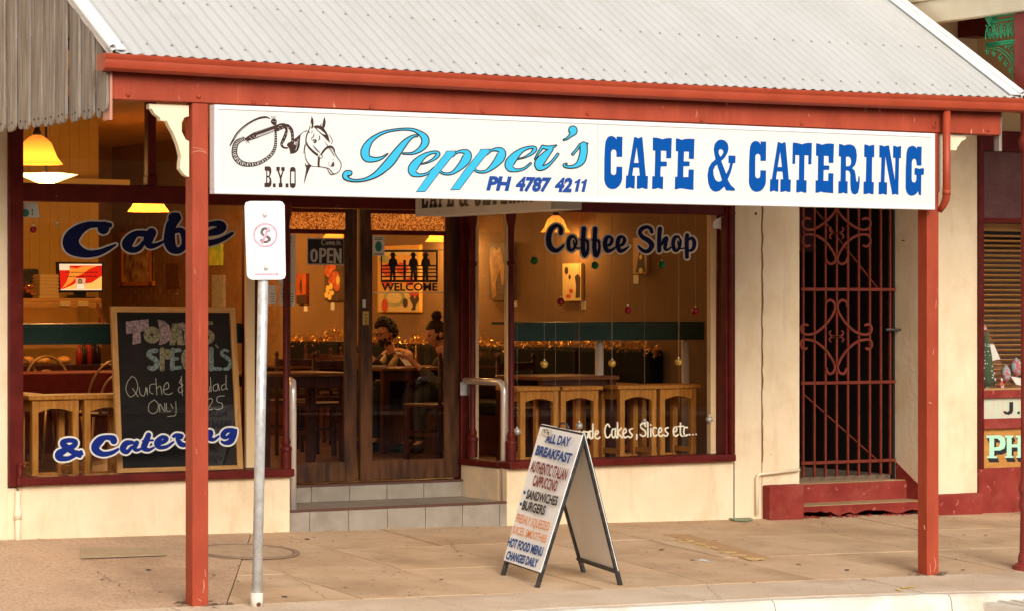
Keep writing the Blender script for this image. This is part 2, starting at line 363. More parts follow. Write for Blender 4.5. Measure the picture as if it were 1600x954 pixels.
# ================================================================== THE SETTING: ground, footpath, kerb, road
def sheet(name, x0, x1, y0, y1, zf, m, nx=1, ny=1, parent=None, kind='structure', thick=0.0):
    mb = MB(); vs = []; fs = []
    for j in range(ny + 1):
        for i in range(nx + 1):
            x = x0 + (x1 - x0) * i / nx; y = y0 + (y1 - y0) * j / ny; vs.append((x, y, zf(x, y)))
    for j in range(ny):
        for i in range(nx):
            a = j * (nx + 1) + i; fs.append((a, a + 1, a + nx + 2, a + nx + 1))
    mb.add(vs, fs); mb.flat = 1; return mb.build(name, m, parent, kind=kind)
Gc = lambda x, y: G(min(max(x, -30), 45), y)
sheet('ground', -600, 600, -600, 600, lambda x, y: -1.2, earth)
sheet('road', -30, 45, -14, 13.6, lambda x, y: Gc(x, 13.9) - 0.15, roadm, 6, 2)
def clip(poly, a, b, c):                          # keep a*x+b*y<=c
    out = []
    for i in range(len(poly)):
        p, q = poly[i], poly[(i + 1) % len(poly)]; dp = a * p[0] + b * p[1] - c; dq = a * q[0] + b * q[1] - c
        if dp <= 0: out.append(p)
        if dp * dq < 0:
            t = dp / (dp - dq); out.append((p[0] + (q[0] - p[0]) * t, p[1] + (q[1] - p[1]) * t))
    return out
pave = sheet('footpath', -30, 45, 13.86, 17.60, lambda x, y: G(x, y) - 0.022, grout, 4, 2)
KY = lambda x: 13.93 - (0.05 * max(0, x - 10.2) ** 2 if x < 12.2 else 0.2)
DA = (1.885, -1.0, 1.885 * 6.70 - 14.41)          # the diagonal edge of the aggregate bay: left of it is a*x+b*y<=c
def slab(poly, m, gap=0.0045):
    if len(poly) < 3: return
    cx = sum(p[0] for p in poly) / len(poly); cy = sum(p[1] for p in poly) / len(poly)
    if abs(sum(poly[i][0] * poly[(i + 1) % len(poly)][1] - poly[(i + 1) % len(poly)][0] * poly[i][1] for i in range(len(poly)))) < 0.04: return
    P = []
    for x, y in poly:
        l = math.hypot(x - cx, y - cy); k = 1 - gap / max(l, .1); P.append((cx + (x - cx) * k, cy + (y - cy) * k))
    dz = random.uniform(-.003, .003); tx = random.uniform(-.002, .002)
    top = [(x, y, G(x, y) + dz + tx * (x - cx)) for x, y in P]
    MB().prism(top, (0, 0, -0.05)).build('paving_slab', m, pave, bevel=0.004, bseg=1)
xs = [10.95 + 0.83 * k for k in range(-8, 8)]; ys = [14.50, 15.55, 16.52, 17.42]
for i in range(len(xs) - 1):
    for j in range(3):
        x0, x1, y0, y1 = xs[i], xs[i + 1], ys[j], ys[j + 1]
        if j == 0 and i > 8: y0 = 14.5
        poly = [(x0, y0), (x1, y0), (x1, y1), (x0, y1)]
        slab(clip(poly, -DA[0], -DA[1], -DA[2] - 0.003), (slabm, slab_b, slab_c)[(i * 7 + j * 5 + i * j) % 3])
slab(clip([(4.31, 14.50), (9, 14.50), (9, 17.42), (4.31, 17.42)], DA[0], DA[1], DA[2] - 0.003), aggr)
slab([(-30, 14.5), (4.31, 14.5), (4.31, 17.42), (-30, 17.42)], slabm); slab([(17.59, 14.5), (45, 14.5), (45, 17.42), (17.59, 17.42)], slabm)
fx = [-30, 4.3, 6.4, 8.05, 9.66, 11.3, 12.6, 14.3, 17, 45]
for a, b in zip(fx[:-1], fx[1:]):
    n = 6; poly = [(a + (b - a) * k / n, KY(a + (b - a) * k / n)) for k in range(n + 1)] + [(b, 14.50), (a, 14.50)]
    slab(poly, slabl)
kerb = sheet('kerb', -30, 45, 13.55, 13.95, lambda x, y: Gc(x, 13.9) - 0.16, kerbm, 4, 1)
ke = [-30, 1.2, 3.6, 6.0, 8.4, 10.1, 11.42, 13.4, 15.8, 45]
for a, b in zip(ke[:-1], ke[1:]):
    n = 8; mb = MB(); vs = []
    prof = [(0.0, -.005), (-.085, -.008), (-.105, -.022), (-.118, -.05), (-.135, -.16), (0.0, -.16)]
    for k in range(n + 1):
        x = a + .004 + (b - a - .008) * k / n; wob = random.uniform(-.003, .003) if 0 < k < n else 0
        for dy, dz in prof: vs.append((x, KY(x) - .006 + dy + wob, G(x, KY(x)) + dz + wob))
    np_ = len(prof); fs = [(k * np_ + q, k * np_ + (q + 1) % np_, (k + 1) * np_ + (q + 1) % np_, (k + 1) * np_ + q) for k in range(n) for q in range(np_)]
    fs += [tuple(reversed(range(np_))), tuple(n * np_ + q for q in range(np_))]
    mb.add(vs, fs).build('kerbstone', kerbm, kerb)
gut = sheet('gutter_channel', -30, 45, 13.15, 13.80, lambda x, y: Gc(x, 13.9) - 0.142 - (y - 13.8) * 0.02, kerbm, 4, 1)
# grooved crossing plate in the gutter at the right
gp = thing('gutter_plate', 'ribbed pale concrete plate over the gutter at the right end of the kerb', 'drain cover', (12.1, 13.55, G(12.1, 13.9) - .14))
mb = MB(); mb.box(11.65, 13.2, 13.30, 13.74, G(12.1, 13.9) - .145, G(12.1, 13.9) - .055); mb.build('plate', kerbm, gp, bevel=.008)
mb = MB()
for k in range(16): mb.bar((11.70 + k * .095, 13.33, G(12.1, 13.9) - .052), (11.66 + k * .095 + .12, 13.71, G(12.1, 13.9) - .052), .03, .010)
mb.build('rib', kerbm, gp)
# covers let into the footpath
cv = thing('inspection_cover', 'oval cast iron inspection cover set in the footpath behind the left verandah post', 'manhole cover', (7.75, 16.15, G(7.75, 16.15)))
A = PG(333, 868); B = PG(440, 858); c0 = PG(386, 862)
mb = MB(); vs = []
for k in range(28):
    a = 2 * math.pi * k / 28; x = c0.x + .30 * math.cos(a); y = c0.y + .30 * math.sin(a); vs.append((x, y, G(x, y) + .004))
mb.prism(vs, (0, 0, .004)).build('lid', mat('cover_iron', (0.46, 0.31, 0.195), 0.85, (0.54, 0.385, 0.25), 14, bump=.5, bscale=60), cv)
mb = MB()
for k in range(28):
    a = 2 * math.pi * k / 28; b = 2 * math.pi * (k + 1) / 28; q = []
    for r, t in ((.305, a), (.345, a), (.345, b), (.305, b)):
        x = c0.x + r * math.cos(t); y = c0.y + r * math.sin(t); q.append((x, y, G(x, y) + .004))
    mb.prism(q, (0, 0, .006))
mb.build('rim', mat('cover_rim', (0.30, 0.20, 0.13), 0.8), cv)
cs = [PG(126, 856), PG(236, 858), PG(262, 868), PG(126, 873)]
mb = MB().prism([p + Vector((0, 0, .006)) for p in cs], (0, 0, .004)); o = mb.build('meter_cover', mat('meter_grey', (0.40, 0.29, 0.175), 0.85, (0.48, 0.36, 0.225), 9))
tag(o, 'flat grey-green utility cover in the footpath below the left shop window', 'utility cover'); recentre(o, cs[0])
cs = [PG(1139, 811), PG(1150, 807), PG(1168, 808), PG(1177, 812.5), PG(1165, 815), PG(1148, 814)]
mb = MB().prism([p + Vector((0, 0, .006)) for p in cs], (0, 0, .006)); o = mb.build('meter_cover', mat('cover_green', (0.19, 0.25, 0.15), 0.7, (0.26, 0.31, 0.2), 20))
tag(o, 'small faded green water meter lid at the foot of the cream wall', 'utility cover'); recentre(o, cs[0])
# brass street letters let into the footpath, lying along the joint
bl = thing('pavement_lettering', 'worn brass letters let into the footpath to the right of the sandwich board', 'inlaid letters', (11.1, 16.0, G(11.1, 16)))
ik = Ink(PG.moved(.004), (1020, 825), 8.0, .0003)
for s in ([(225, 132, 6), (300, 134, 6), (360, 129, 4)], [(300, 150, 6), (350, 162, 6), (440, 164, 7), (510, 158, 7), (470, 146, 5), (410, 136, 5)],
          [(485, 196, 6), (560, 188, 6), (655, 195, 6)], [(560, 182, 4), (600, 190, 4)], [(575, 225, 7), (640, 236, 6), (710, 236, 6), (690, 220, 6), (650, 214, 5)], [(735, 220, 6), (800, 238, 6)],
          [(810, 285, 5), (920, 290, 5), (1045, 293, 6), (960, 300, 6), (890, 306, 6)], [(1000, 335, 7), (1080, 326, 7), (1170, 336, 6)], [(1160, 370, 7), (1240, 380, 7), (1380, 382, 8), (1370, 372, 6), (1180, 366, 5)]):
    ik = Ink(PG.moved(.004), (1020, 825), 8.0, .0003); ik.stroke(s); ik.build('letter', mat('inlay_yellow', (0.72, 0.50, 0.20), 0.5), bl)
tz = [PG(1036, 834), PG(1075, 834), PG(1205, 871), PG(1175, 876)]
MB().prism([p + Vector((0, 0, .0005)) for p in tz], (0, 0, .0035)).build('mortar_strip', mat('letter_mortar', (0.47, 0.27, 0.13), 0.85, (0.54, 0.33, 0.17), 20), bl)
# dark chewing gum and stains
gm = MB()
for px, py, w in ((1248, 881.5, 9), (1324, 890, 9), (1165, 882, 5), (1062, 887, 5), (1185, 820, 7), (1350, 905, 6), (1440, 872, 9), (1505, 890, 8), (1017, 888, 5), (1034, 858.5, 10), (1082, 875, 9),
                  (540, 918, 6), (600, 893, 5), (690, 905, 7), (480, 842, 10), (520, 846, 5), (372, 884, 5), (334, 898, 6), (372, 908, 5), (232, 890, 9), (160, 905, 7), (445, 932, 9), (720, 868, 7), (1540, 836, 8), (250, 925, 6), (640, 930, 5)):
    c = PG(px, py); r = w / 2 / 235
    gm.add([(c.x + r * math.cos(a) * random.uniform(.8, 1.2), c.y + r * 1.1 * math.sin(a), G(c.x + r * math.cos(a), c.y + r * 1.1 * math.sin(a)) + .0045) for a in [2 * math.pi * k / 9 for k in range(9)]], [tuple(range(9))])
gm.flat = 1; o = gm.build('trodden_gum', mat('gum', (0.12, 0.08, 0.055), 0.8), pave, kind='stuff')
ck = MB(); ck.flat = 1
def crack(p, q, w=.004, n=14, amp=.02):
    a = PG(*p); b = PG(*q); pts = []
    for k in range(n + 1):
        t = k / n; pts.append((a.x + (b.x - a.x) * t + random.uniform(-amp, amp), a.y + (b.y - a.y) * t + random.uniform(-amp, amp)))
    for (x0, y0), (x1, y1) in zip(pts[:-1], pts[1:]):
        l = math.hypot(x1 - x0, y1 - y0) or 1; ww = w * random.uniform(.4, 1.2) / 2; nx, ny = -(y1 - y0) / l * ww, (x1 - x0) / l * ww
        ck.add([(x, y, G(x, y) + .0042) for x, y in ((x0 + nx, y0 + ny), (x1 + nx, y1 + ny), (x1 - nx, y1 - ny), (x0 - nx, y0 - ny))], [(0, 1, 2, 3)])
for p, q in (((1100, 912), (1128, 938)), ((1280, 812), (1305, 832)), ((1305, 832), (1390, 836)), ((1545, 808), (1600, 822)), ((560, 860), (640, 872)), ((700, 842), (716, 862)), ((460, 905), (520, 938)), ((150, 890), (210, 930)), ((905, 850), (990, 846)), ((1180, 862), (1230, 866)), ((1500, 850), (1590, 846))): crack(p, q)
ck.build('crack', mat('crack_dark', (0.17, 0.11, 0.07), 0.9), pave, kind='stuff')
gr = MB(); gr.flat = 1
for k in range(2600):
    x = random.uniform(5.2, 13.4); y = random.choice((random.uniform(13.95, 17.35), random.uniform(17.2, 17.4), random.uniform(13.95, 14.5))); q = random.uniform(.003, .008); a0 = random.uniform(0, 6)
    gr.add([(x + q * math.cos(a0 + t), y + q * math.sin(a0 + t), G(x, y) + .0045 + (.002 if t == 0 else 0)) for t in (0, 2.1, 4.2)], [(0, 1, 2)])
gr.build('grit', mat('grit', (0.24, 0.16, 0.10), 0.9, (0.55, 0.44, 0.33), 3), pave, kind='stuff')
ws = Ink(PG.moved(.0045), (1020, 825), 8.0); ws.fill([(555, 395), (600, 380), (660, 385), (735, 420), (690, 412), (630, 404)])
ws.build('paint_splash', white, pave)
yk = Ink(PG.moved(.0045), (1400, 840), 8.0); yk.stroke([(0, 632, 7), (60, 650, 7)]); yk.stroke([(80, 615, 5), (230, 605, 6)])
yk.build('chalk_mark', mat('yellow_mark', (0.85, 0.62, 0.15), 0.8), pave)

# ================================================================== THE CAFE BUILDING
cafe = thing('cafe_building', 'cream rendered shopfront with dark red timber windows and tiled entry steps', 'shop building', (9.5, 17.4, 0.1))
YF = 17.40
F = PY(YF)
def fx_(px, y=YF): return PY(y)(px, 500).x
XL0, XL1, XJ = fx_(12), fx_(35), fx_(453)          # left pilaster edge, jamb inner edge, end of left window panel
XR0, XR1, XR2 = fx_(792), fx_(1127), fx_(1145)
XG0, XG1, XN = fx_(1250), 14.23, fx_(1527)
ZS0, ZS1 = 0.515, 0.575                            # sill
ZH0, ZH1 = 2.385, 2.505                            # head rail
TOPZ, UP = 3.45, 5.15
YD = 18.10                                         # door plane
ZT1, ZT2 = 0.28, 0.405                             # tread and threshold
XI0, XI1 = XJ - .02, XR0 + .03
# walls
def wallbox(name, x0, x1, y0, y1, z0, z1, m=cream, p=cafe, bevel=0.004): return MB().box(x0, x1, y0, y1, z0, z1).build(name, m, p, bevel=bevel)
wallbox('wall', 1.0, XL0, YF, 17.75, -.3, UP)
wallbox('upper_wall', XL0, XN, YF + .02, 17.75, TOPZ, UP)
wallbox('stall_riser', XL0 + .075, XJ, YF, 17.52, -.1, ZS0)
wallbox('stall_riser', XR0, XR2 + .02, YF, 17.52, -.15, ZS0)
wallbox('stall_riser', XL0, XL0 + .070, YF + .012, 17.52, -.1, ZS0 - .01)
wallbox('wall', XR2 + .002, fx_(1190), YF, 17.75, -.15, TOPZ)
wallbox('wall', fx_(1190) + .012, XG0, YF + .006, 17.86, -.15, TOPZ + .5)
wallbox('wall_backing', fx_(1190) - .02, fx_(1190) + .03, YF + .05, 17.7, -.15, TOPZ, grout)
wallbox('wall', XG1, XN, YF, 17.82, -.2, TOPZ + .6)
# nail holes and little stains on the render near the window
for px, py, r in ((1148, 334, .010), (1181, 334, .012), (1411, 376, .007)):
    p = F(px, py, .001) if px < 1300 else PX(XG1)(px, py, .001)
    mb = MB()
    if px < 1300: mb.lathe((p.x, YF - .002, p.z), [(r, 0), (r, .004)], 8, 'y')
    else: mb.box(XG1 - .002, XG1 + .002, p.y - .02, p.y + .02, p.z - .004, p.z + .004)
    mb.build('nail_hole', mat('rust_hole', (0.13, 0.05, 0.02), 0.8), cafe)
# irregular crack along the joint
pts = []; z = .5
while z < 2.6: pts.append((fx_(1190) + .006 + random.uniform(-.007, .007), YF - .002, z)); z += random.uniform(.03, .08)
MB().tube(pts, .0045, 5).build('crack', mat('crack_brown', (0.22, 0.12, 0.05), 0.9), cafe)
# little pipe
MB().tube([(XL0 + .065, YF - .015, ZS0 - .03), (XL0 + .065, YF - .015, .0)], .020, 10).build('conduit', cream_trim, cafe, smooth=True)
MB().lathe((XL0 + .065, YF - .015, .30), [(.026, 0), (.026, .06)], 12).build('conduit_collar', cream_trim, cafe, smooth=True)
p1, p2, p3 = F(1183, 803, .03), F(1183, 740, .03), F(1249, 733, .03)
MB().tube([p1, p2 + Vector((0, 0, -.03)), p2 + Vector((.01, 0, -.008)), p2 + Vector((.035, 0, .0)), p3], .0125, 10).build('gas_pipe', cream_trim, cafe, smooth=True)

# ---- shop windows (frame pieces and panes are parts)
def win(name_lab, pieces, panes, lab=None):
    pass
fr = MB()
def frame_part(name, boxes, m=dkred, bevel=.006):
    mb = MB()
    for b in boxes: mb.box(*b)
    return mb.build(name, m, cafe, bevel=bevel)
# left window
lw = frame_part('window_frame', [(XL0, XL1 - .002, 17.37, 17.50, ZS0 + .001, TOPZ), (XL1, XJ, 17.385, 17.48, ZH0, ZH1), (XL1, XJ, 17.385, 17.48, TOPZ - .06, TOPZ + .02)])
frame_part('window_sill', [(XL0 + .045, XJ + .01, 17.34, 17.52, ZS0 + .003, ZS1)], bevel=.012)
xm = fx_(238); frame_part('mullion', [(xm - .03, xm + .03, 17.40, 17.47, ZH1 + .001, TOPZ - .061)], dkred)
MB().box(xm - .035, xm + .035, 17.39, 17.475, ZH1, ZH1 + .07).build('mullion_block', dkred, cafe, bevel=.01)
# right window
rw = frame_part('window_frame', [(XR1 + .02, XR2, 17.365, 17.50, ZS0 + .001, TOPZ), (XR0 - .01, XR1 + .019, 17.385, 17.48, ZH0, ZH1 + .02), (XR0, XR1 + .019, 17.385, 17.48, TOPZ - .06, TOPZ + .02)])
MB().tube([(XR1 + .055, 17.362, ZS1), (XR1 + .055, 17.362, TOPZ)], .02, 8).build('frame_bead', dkred, cafe, smooth=True)
MB().tube([(XL0 + .07, 17.362, ZS1 + .09), (XL0 + .07, 17.362, ZS0 - .0)], .022, 8).build('frame_bead', dkred, cafe, smooth=True)
frame_part('window_sill', [(XR0 - .01, XR2 - .01, 17.335, 17.52, ZS0 + .003, ZS1)], bevel=.012)
frame_part('window_frame', [(XR0 - .01, XR1 + .019, 17.40, 17.47, ZH1 + .5, ZH1 + .53)])
pane_l = MB().box(XL1 - .01, XJ - .06, 17.428, 17.434, ZS1 - .01, ZH0 + .01).build('window_pane', winglass, cafe, label='left shop window pane lettered Cafe & Catering')
MB().box(XL1 - .01, XJ - .06, 17.428, 17.434, ZH1 - .01, TOPZ - .05).build('window_pane', winglass, cafe)
pane_r = MB().box(XR0 + .04, XR1 + .03, 17.428, 17.434, ZS1 - .01, ZH0 + .01).build('window_pane', winglass, cafe, label='right shop window pane lettered Coffee Shop')
MB().box(XR0 + .04, XR1 + .03, 17.428, 17.434, ZH1 - .01, TOPZ - .05).build('window_pane', winglass, cafe)
# slender turned corner columns
def slim(x, y, z0=ZS1, z1=ZH0 + .02, r=.022):
    prof = [(r * 1.7, 0), (r * 1.7, .12), (r * 1.9, .125), (r * 1.9, .14), (r * 1.25, .16), (r * 1.5, .18), (r, .22), (r, z1 - z0 - .42), (r * 1.45, z1 - z0 - .41), (r * 1.45, z1 - z0 - .39), (r, z1 - z0 - .38), (r * 1.1, z1 - z0 - .14), (r * 1.7, z1 - z0 - .08), (r * 1.9, z1 - z0)]
    o = MB().lathe((x, y, z0), prof, 14).build('corner_column', dkred, cafe); autosmooth(o, 40); return o
slim(XJ - .035, YF - .01); slim(XR0 + .03, YF - .01)
slim(XR0 + .025, YD - .16)
# returns into the entry
for x, sg in ((XJ, -1), (XR0, 1)):
    a, b = sorted((x, x + sg * .045)); i0, i1 = sorted((x + sg * .01, x + sg * .04))
    wallbox('stall_riser', a, b, 17.525, YD, .0, ZS0)
    MB().box(a - .012, b + .012, 17.525, YD, ZS0 + .003, ZS1 - .01).build('window_sill', dkred, cafe, bevel=.006)
    MB().box(a, b, 17.49, YD, ZH0, ZH1).build('window_frame', dkred, cafe, bevel=.004)
    MB().box(a, b, 17.49, YD, ZH1 + .001, TOPZ).build('transom_panel', dkred, cafe)
    xm_ = (a + b) / 2; MB().box(xm_ - .003, xm_ + .003, 17.49, YD - .05, ZS1 - .02, ZH0 + .005).build('window_pane', winglass, cafe)
# cream interior trims seen through the glass beside the entry
MB().box(XR0 + .055, XR0 + .10, YD - .12, YD - .06, ZS0, ZH0).build('interior_trim', mat('trim_orange', (0.80, 0.58, 0.32), 0.6), cafe)
MB().box(XR0 + .055, XR0 + .09, 17.50, 17.53, ZS1, ZH0).build('interior_trim', mat('trim_orange', (0.6, 0.4, 0.17), .6), cafe)
MB().box(XR1 - .035, XR1 + .012, 17.49, 17.54, ZS1, ZH0).build('interior_trim', MATS['trim_orange'], cafe)
MB().box(fx_(385, 17.6), fx_(398, 17.6), 17.60, 17.63, ZS1, ZH0).build('interior_trim', MATS['trim_orange'], cafe)
# entry ceiling
MB().box(XJ, XR0, 17.45, YD + .1, ZH1 + .45, ZH1 + .49).build('entry_ceiling', cream, cafe)

# ---- entry steps and their tiles
MB().box(XJ + .004, XR0 - .004, YF + .015, YD + .05, -.1, ZT1 - .012).build('step', grout, cafe)
MB().box(XJ + .004, XR0 - .004, YD - .045, YD + .25, ZT1 - .012, ZT2 - .012).build('step', grout, cafe)
def tilerow(xs_, y, z0, z1, name='tile'):
    for a, b in zip(xs_[:-1], xs_[1:]): MB().box(a + .002, b - .002, y, y + .012, z0, z1).build(name, tile, cafe, bevel=.0015, bseg=1)
tx1 = [XJ + .002] + [fx_(q) for q in (484, 545, 606, 665, 723, 781)] + [XR0]
tilerow(tx1, YF + .002, -.02, ZT1 - .014)
tx2 = [XJ + .006] + [fx_(q, YD - .05) for q in (486, 545.5, 604, 661.5)] + [XR0 - .002]
tilerow(tx2, YD - .058, ZT1 + .001, ZT2 - .014)
nos = mat('step_nosing', (0.11, 0.05, 0.035), .5)
MB().box(XJ + .004, XR0, YF - .004, YF + .03, ZT1 - .013, ZT1 + .003).build('step_nosing', nos, cafe, bevel=.003)
MB().box(XJ + .004, XR0, YD - .064, YD - .03, ZT2 - .013, ZT2 + .003).build('step_nosing', nos, cafe, bevel=.003)
for a, b in zip(tx1[:-1], tx1[1:]):
    for y0, y1 in ((YF + .032, YF + .32), (YF + .324, YD - .062)): MB().box(a + .002, b - .002, y0, y1, ZT1 - .012, ZT1).build('tile', tile, cafe, bevel=.0015, bseg=1)

# ---- doors
D = PY(YD)
dz = lambda py, px=600: D(px, py).z
dfx0, dfx1 = XJ + .05, XR0 - .055
MB().box(XJ + .002, dfx0 + .05, YD - .03, YD + .09, ZT2, TOPZ).build('door_jamb', dkred, cafe, bevel=.006)
jb = fx_(719, YD)
for k, (x0, x1, yy) in enumerate(((jb, jb + .035, YD - .02), (jb + .036, jb + .085, YD - .05), (jb + .086, XR0 - .001, YD - .035))):
    MB().box(x0, x1, yy, YD + .09, ZT1 + .002, TOPZ).build('door_jamb', dkred, cafe, bevel=.006)
MB().box(dfx0, jb, YD - .02, YD + .08, dz(327), TOPZ).build('door_head', dkred, cafe, bevel=.006)
MB().box(dfx0, jb, YD - .02, YD + .03, dz(306), dz(309)).build('head_bead', dkred, cafe, bevel=.003)
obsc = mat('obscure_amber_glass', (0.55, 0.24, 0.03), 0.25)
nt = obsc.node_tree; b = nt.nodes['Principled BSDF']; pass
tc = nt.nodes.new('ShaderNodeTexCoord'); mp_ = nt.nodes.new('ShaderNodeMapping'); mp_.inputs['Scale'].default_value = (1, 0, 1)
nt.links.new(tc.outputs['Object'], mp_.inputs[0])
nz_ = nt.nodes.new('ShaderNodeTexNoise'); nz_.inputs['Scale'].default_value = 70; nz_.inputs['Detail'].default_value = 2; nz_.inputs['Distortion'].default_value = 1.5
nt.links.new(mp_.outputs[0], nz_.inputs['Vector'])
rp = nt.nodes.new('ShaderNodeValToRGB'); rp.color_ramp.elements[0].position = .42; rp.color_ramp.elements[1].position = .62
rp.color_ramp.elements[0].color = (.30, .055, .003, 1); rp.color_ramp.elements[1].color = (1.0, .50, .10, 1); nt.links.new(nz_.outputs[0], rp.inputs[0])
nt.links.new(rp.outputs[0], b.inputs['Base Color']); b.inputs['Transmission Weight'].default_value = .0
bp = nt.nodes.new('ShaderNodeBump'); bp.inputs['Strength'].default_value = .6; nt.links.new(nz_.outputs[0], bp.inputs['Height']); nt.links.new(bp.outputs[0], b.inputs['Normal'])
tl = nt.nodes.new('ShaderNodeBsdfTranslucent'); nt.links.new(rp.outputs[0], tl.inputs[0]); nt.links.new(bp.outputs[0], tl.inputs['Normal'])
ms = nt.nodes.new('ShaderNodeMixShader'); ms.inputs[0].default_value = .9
nt.links.new(b.outputs[0], ms.inputs[1]); nt.links.new(tl.outputs[0], ms.inputs[2]); nt.links.new(rp.outputs[0], b.inputs['Emission Color']); b.inputs['Emission Strength'].default_value = 2.2  # emission added: the amber panes glow as if lamps shone through them
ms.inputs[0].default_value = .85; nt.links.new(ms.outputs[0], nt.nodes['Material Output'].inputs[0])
def leaf(px0, px1, g0, g1, lab):
    """one glazed door leaf; its stiles and rails butt end to end"""
    x0, x1 = fx_(px0, YD), fx_(px1, YD); gx0, gx1 = fx_(g0, YD), fx_(g1, YD)
    zb, zg0, zg1, zt0, zt1, ze = ZT2 + .015, dz(719), dz(367), dz(360), dz(334), dz(328)
    d = MB().box(x0, gx0, YD, YD + .045, zb, ze).box(gx1, x1, YD, YD + .045, zb, ze).build('door', doorw, cafe, bevel=.005, label=lab)
    MB().box(gx0, gx1, YD + .002, YD + .043, zb, zg0).build('door_rail', doorw, d, bevel=.005)
    MB().box(gx0, gx1, YD + .002, YD + .043, zg1, zt0).build('door_rail', dkred, d, bevel=.004)
    MB().box(gx0, gx1, YD + .002, YD + .043, zt1, ze).build('door_rail', dkred, d, bevel=.004)
    MB().box(gx0, gx1, YD + .018, YD + .024, zg0, zg1).build('door_pane', winglass, d)
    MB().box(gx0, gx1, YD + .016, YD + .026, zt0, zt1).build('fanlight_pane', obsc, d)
    MB().box(gx0, gx0 + .012, YD + .004, YD + .016, zg0, zg1).box(gx1 - .012, gx1, YD + .004, YD + .016, zg0, zg1).build('glazing_bead', doorw, d)
    return d
doorL = leaf(448, 558.5, 452, 541, 'left door leaf with the open sign')
doorR = leaf(563.5, 718, 580, 697, 'right door leaf with the push plate')
pl_ = Pl((0, YD, 0), (0, -1, 0))
a, b = D(566.5, 507), D(576, 485.5); pp = MB().box(a.x, b.x, YD - .004, YD - .001, a.z, b.z).build('push_plate', brass, doorR, bevel=.001)
mb = MB()
for i, ch in enumerate('PUSH'):
    y = 489.6 + i * 5.0; textpx(mb, ch, D, (569.4, y + 3.0), (573.4, y + 3.0), (569.4, y), .006, bold=.02)
mb.build('push_lettering', black, doorR)
a, b = D(566, 480), D(571, 468); MB().box(a.x, b.x, YD - .006, YD - .001, a.z, b.z).build('lock_plate', steel, doorR, bevel=.002)

# ---- interior shell
XW = 12.72; FZ = ZT2 + .003; CZ = 3.55; YB = 30.5; YBW = 24.6; XBW = 10.12
MB().box(6.3, XW + .1, YD + .06, YB, FZ - .08, FZ).box(6.3, XJ - .047, 17.53, YD + .0599, FZ - .08, FZ).box(XR0 + .047, XW + .1, 17.53, YD + .0599, FZ - .08, FZ).build('floor', floorm, cafe)
MB().box(6.3, XW + .1, 17.50, YB, CZ, CZ + .08).build('ceiling', ceilm, cafe)
MB().box(6.25, 6.45, 17.53, YB, FZ - .1, CZ).build('side_wall', inwall, cafe)
sw = MB().box(XW, XW + .12, 17.53, YB, FZ - .1, CZ).build('side_wall', inwall, cafe)
MB().box(6.3, XW + .1, YB, YB + .1, FZ - .1, CZ).build('back_wall', brickm, cafe)
MB().box(6.4, XBW, YBW, YB, FZ, CZ).build('kitchen_wall', yellowb, cafe)
bx = XBW
while bx > 7.2:                                     # narrow vertical lining boards
    MB().box(bx - .0965, bx - .0015, YBW - .016, YBW - .001, FZ + .2, CZ).build('lining_board', yellowb, cafe); bx -= .098
# brickwork on the side wall seen past the blackboard
z = FZ + .9; row = 0
while z < 2.6:
    y = 26.2 - (row % 2) * .12
    while y < YB - .3:
        MB().box(XW - .007, XW - .0005, y + .005, y + .235, z + .005, z + .081).build('brick', brickm, cafe); y += .24
    z += .086; row += 1
# gate passage behind the iron gate
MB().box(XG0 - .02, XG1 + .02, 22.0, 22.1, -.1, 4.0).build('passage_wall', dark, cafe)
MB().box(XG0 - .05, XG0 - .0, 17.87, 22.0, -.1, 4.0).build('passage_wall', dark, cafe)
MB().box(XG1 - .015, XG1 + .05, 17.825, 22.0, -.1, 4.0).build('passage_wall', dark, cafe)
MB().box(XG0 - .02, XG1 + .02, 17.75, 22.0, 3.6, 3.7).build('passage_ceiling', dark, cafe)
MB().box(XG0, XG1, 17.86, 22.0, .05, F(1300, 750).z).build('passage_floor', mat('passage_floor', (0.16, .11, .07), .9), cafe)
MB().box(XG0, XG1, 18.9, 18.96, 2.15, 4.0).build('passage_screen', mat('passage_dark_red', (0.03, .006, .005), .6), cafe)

# ---- gate steps and red plinth
zs1 = F(1300, 789).z; zs2 = F(1300, 758).z
ledge = mat('worn_step', (0.36, 0.22, 0.11), .85, (0.44, .29, .16), 9, bump=.3, bscale=30)
MB().box(XG0, XG1, 17.66, 17.95, .0, zs2 - .004).build('gate_step', plinthred, cafe, bevel=.012)
MB().box(XG0, XG1 - .002, 17.675, 17.95, zs2 - .003, zs2 + .002).build('step_tread', ledge, cafe)
# lower step with a broken lower edge
mb = MB(); n = 26; top = []; bot = []
for k in range(n + 1):
    x = XG0 + .02 + (XG1 - XG0 - .02) * k / n; top.append((x, 17.405, zs1)); bot.append((x, 17.415, G(x, 17.4) + .016 + .010 * math.sin(k * .55) + random.uniform(0, .026)))
mb.prism(top + bot[::-1], (0, .25, 0)).build('gate_step', plinthred, cafe, bevel=.006)
MB().box(XG0 + .02, XG1, 17.402, 17.66, zs1 + .001, zs1 + .006).build('step_tread', ledge, cafe)
mb = MB()
for k in range(70):
    x = random.uniform(XG0, XG1); r = random.uniform(.006, .02); y = 17.40 - random.uniform(0, .05); mb.ball((x, y, G(x, y) + r * .3), r, 5, 4, .6)
mb.build('rubble', plinthred, cafe, kind='stuff')
bw0, bw1 = fx_(1204, 17.31), fx_(1257, 17.31)
MB().box(bw0 - .005, bw1, 17.31, 17.56, -.05, PY(17.31)(1230, 757).z).build('plinth_block', plinthred, cafe, bevel=.014)
MB().box(XG1 - .0, XN + .0, 17.325, 17.42, -.1, PY(17.33)(1500, 771).z).build('plinth', plinthred, cafe, bevel=.012)
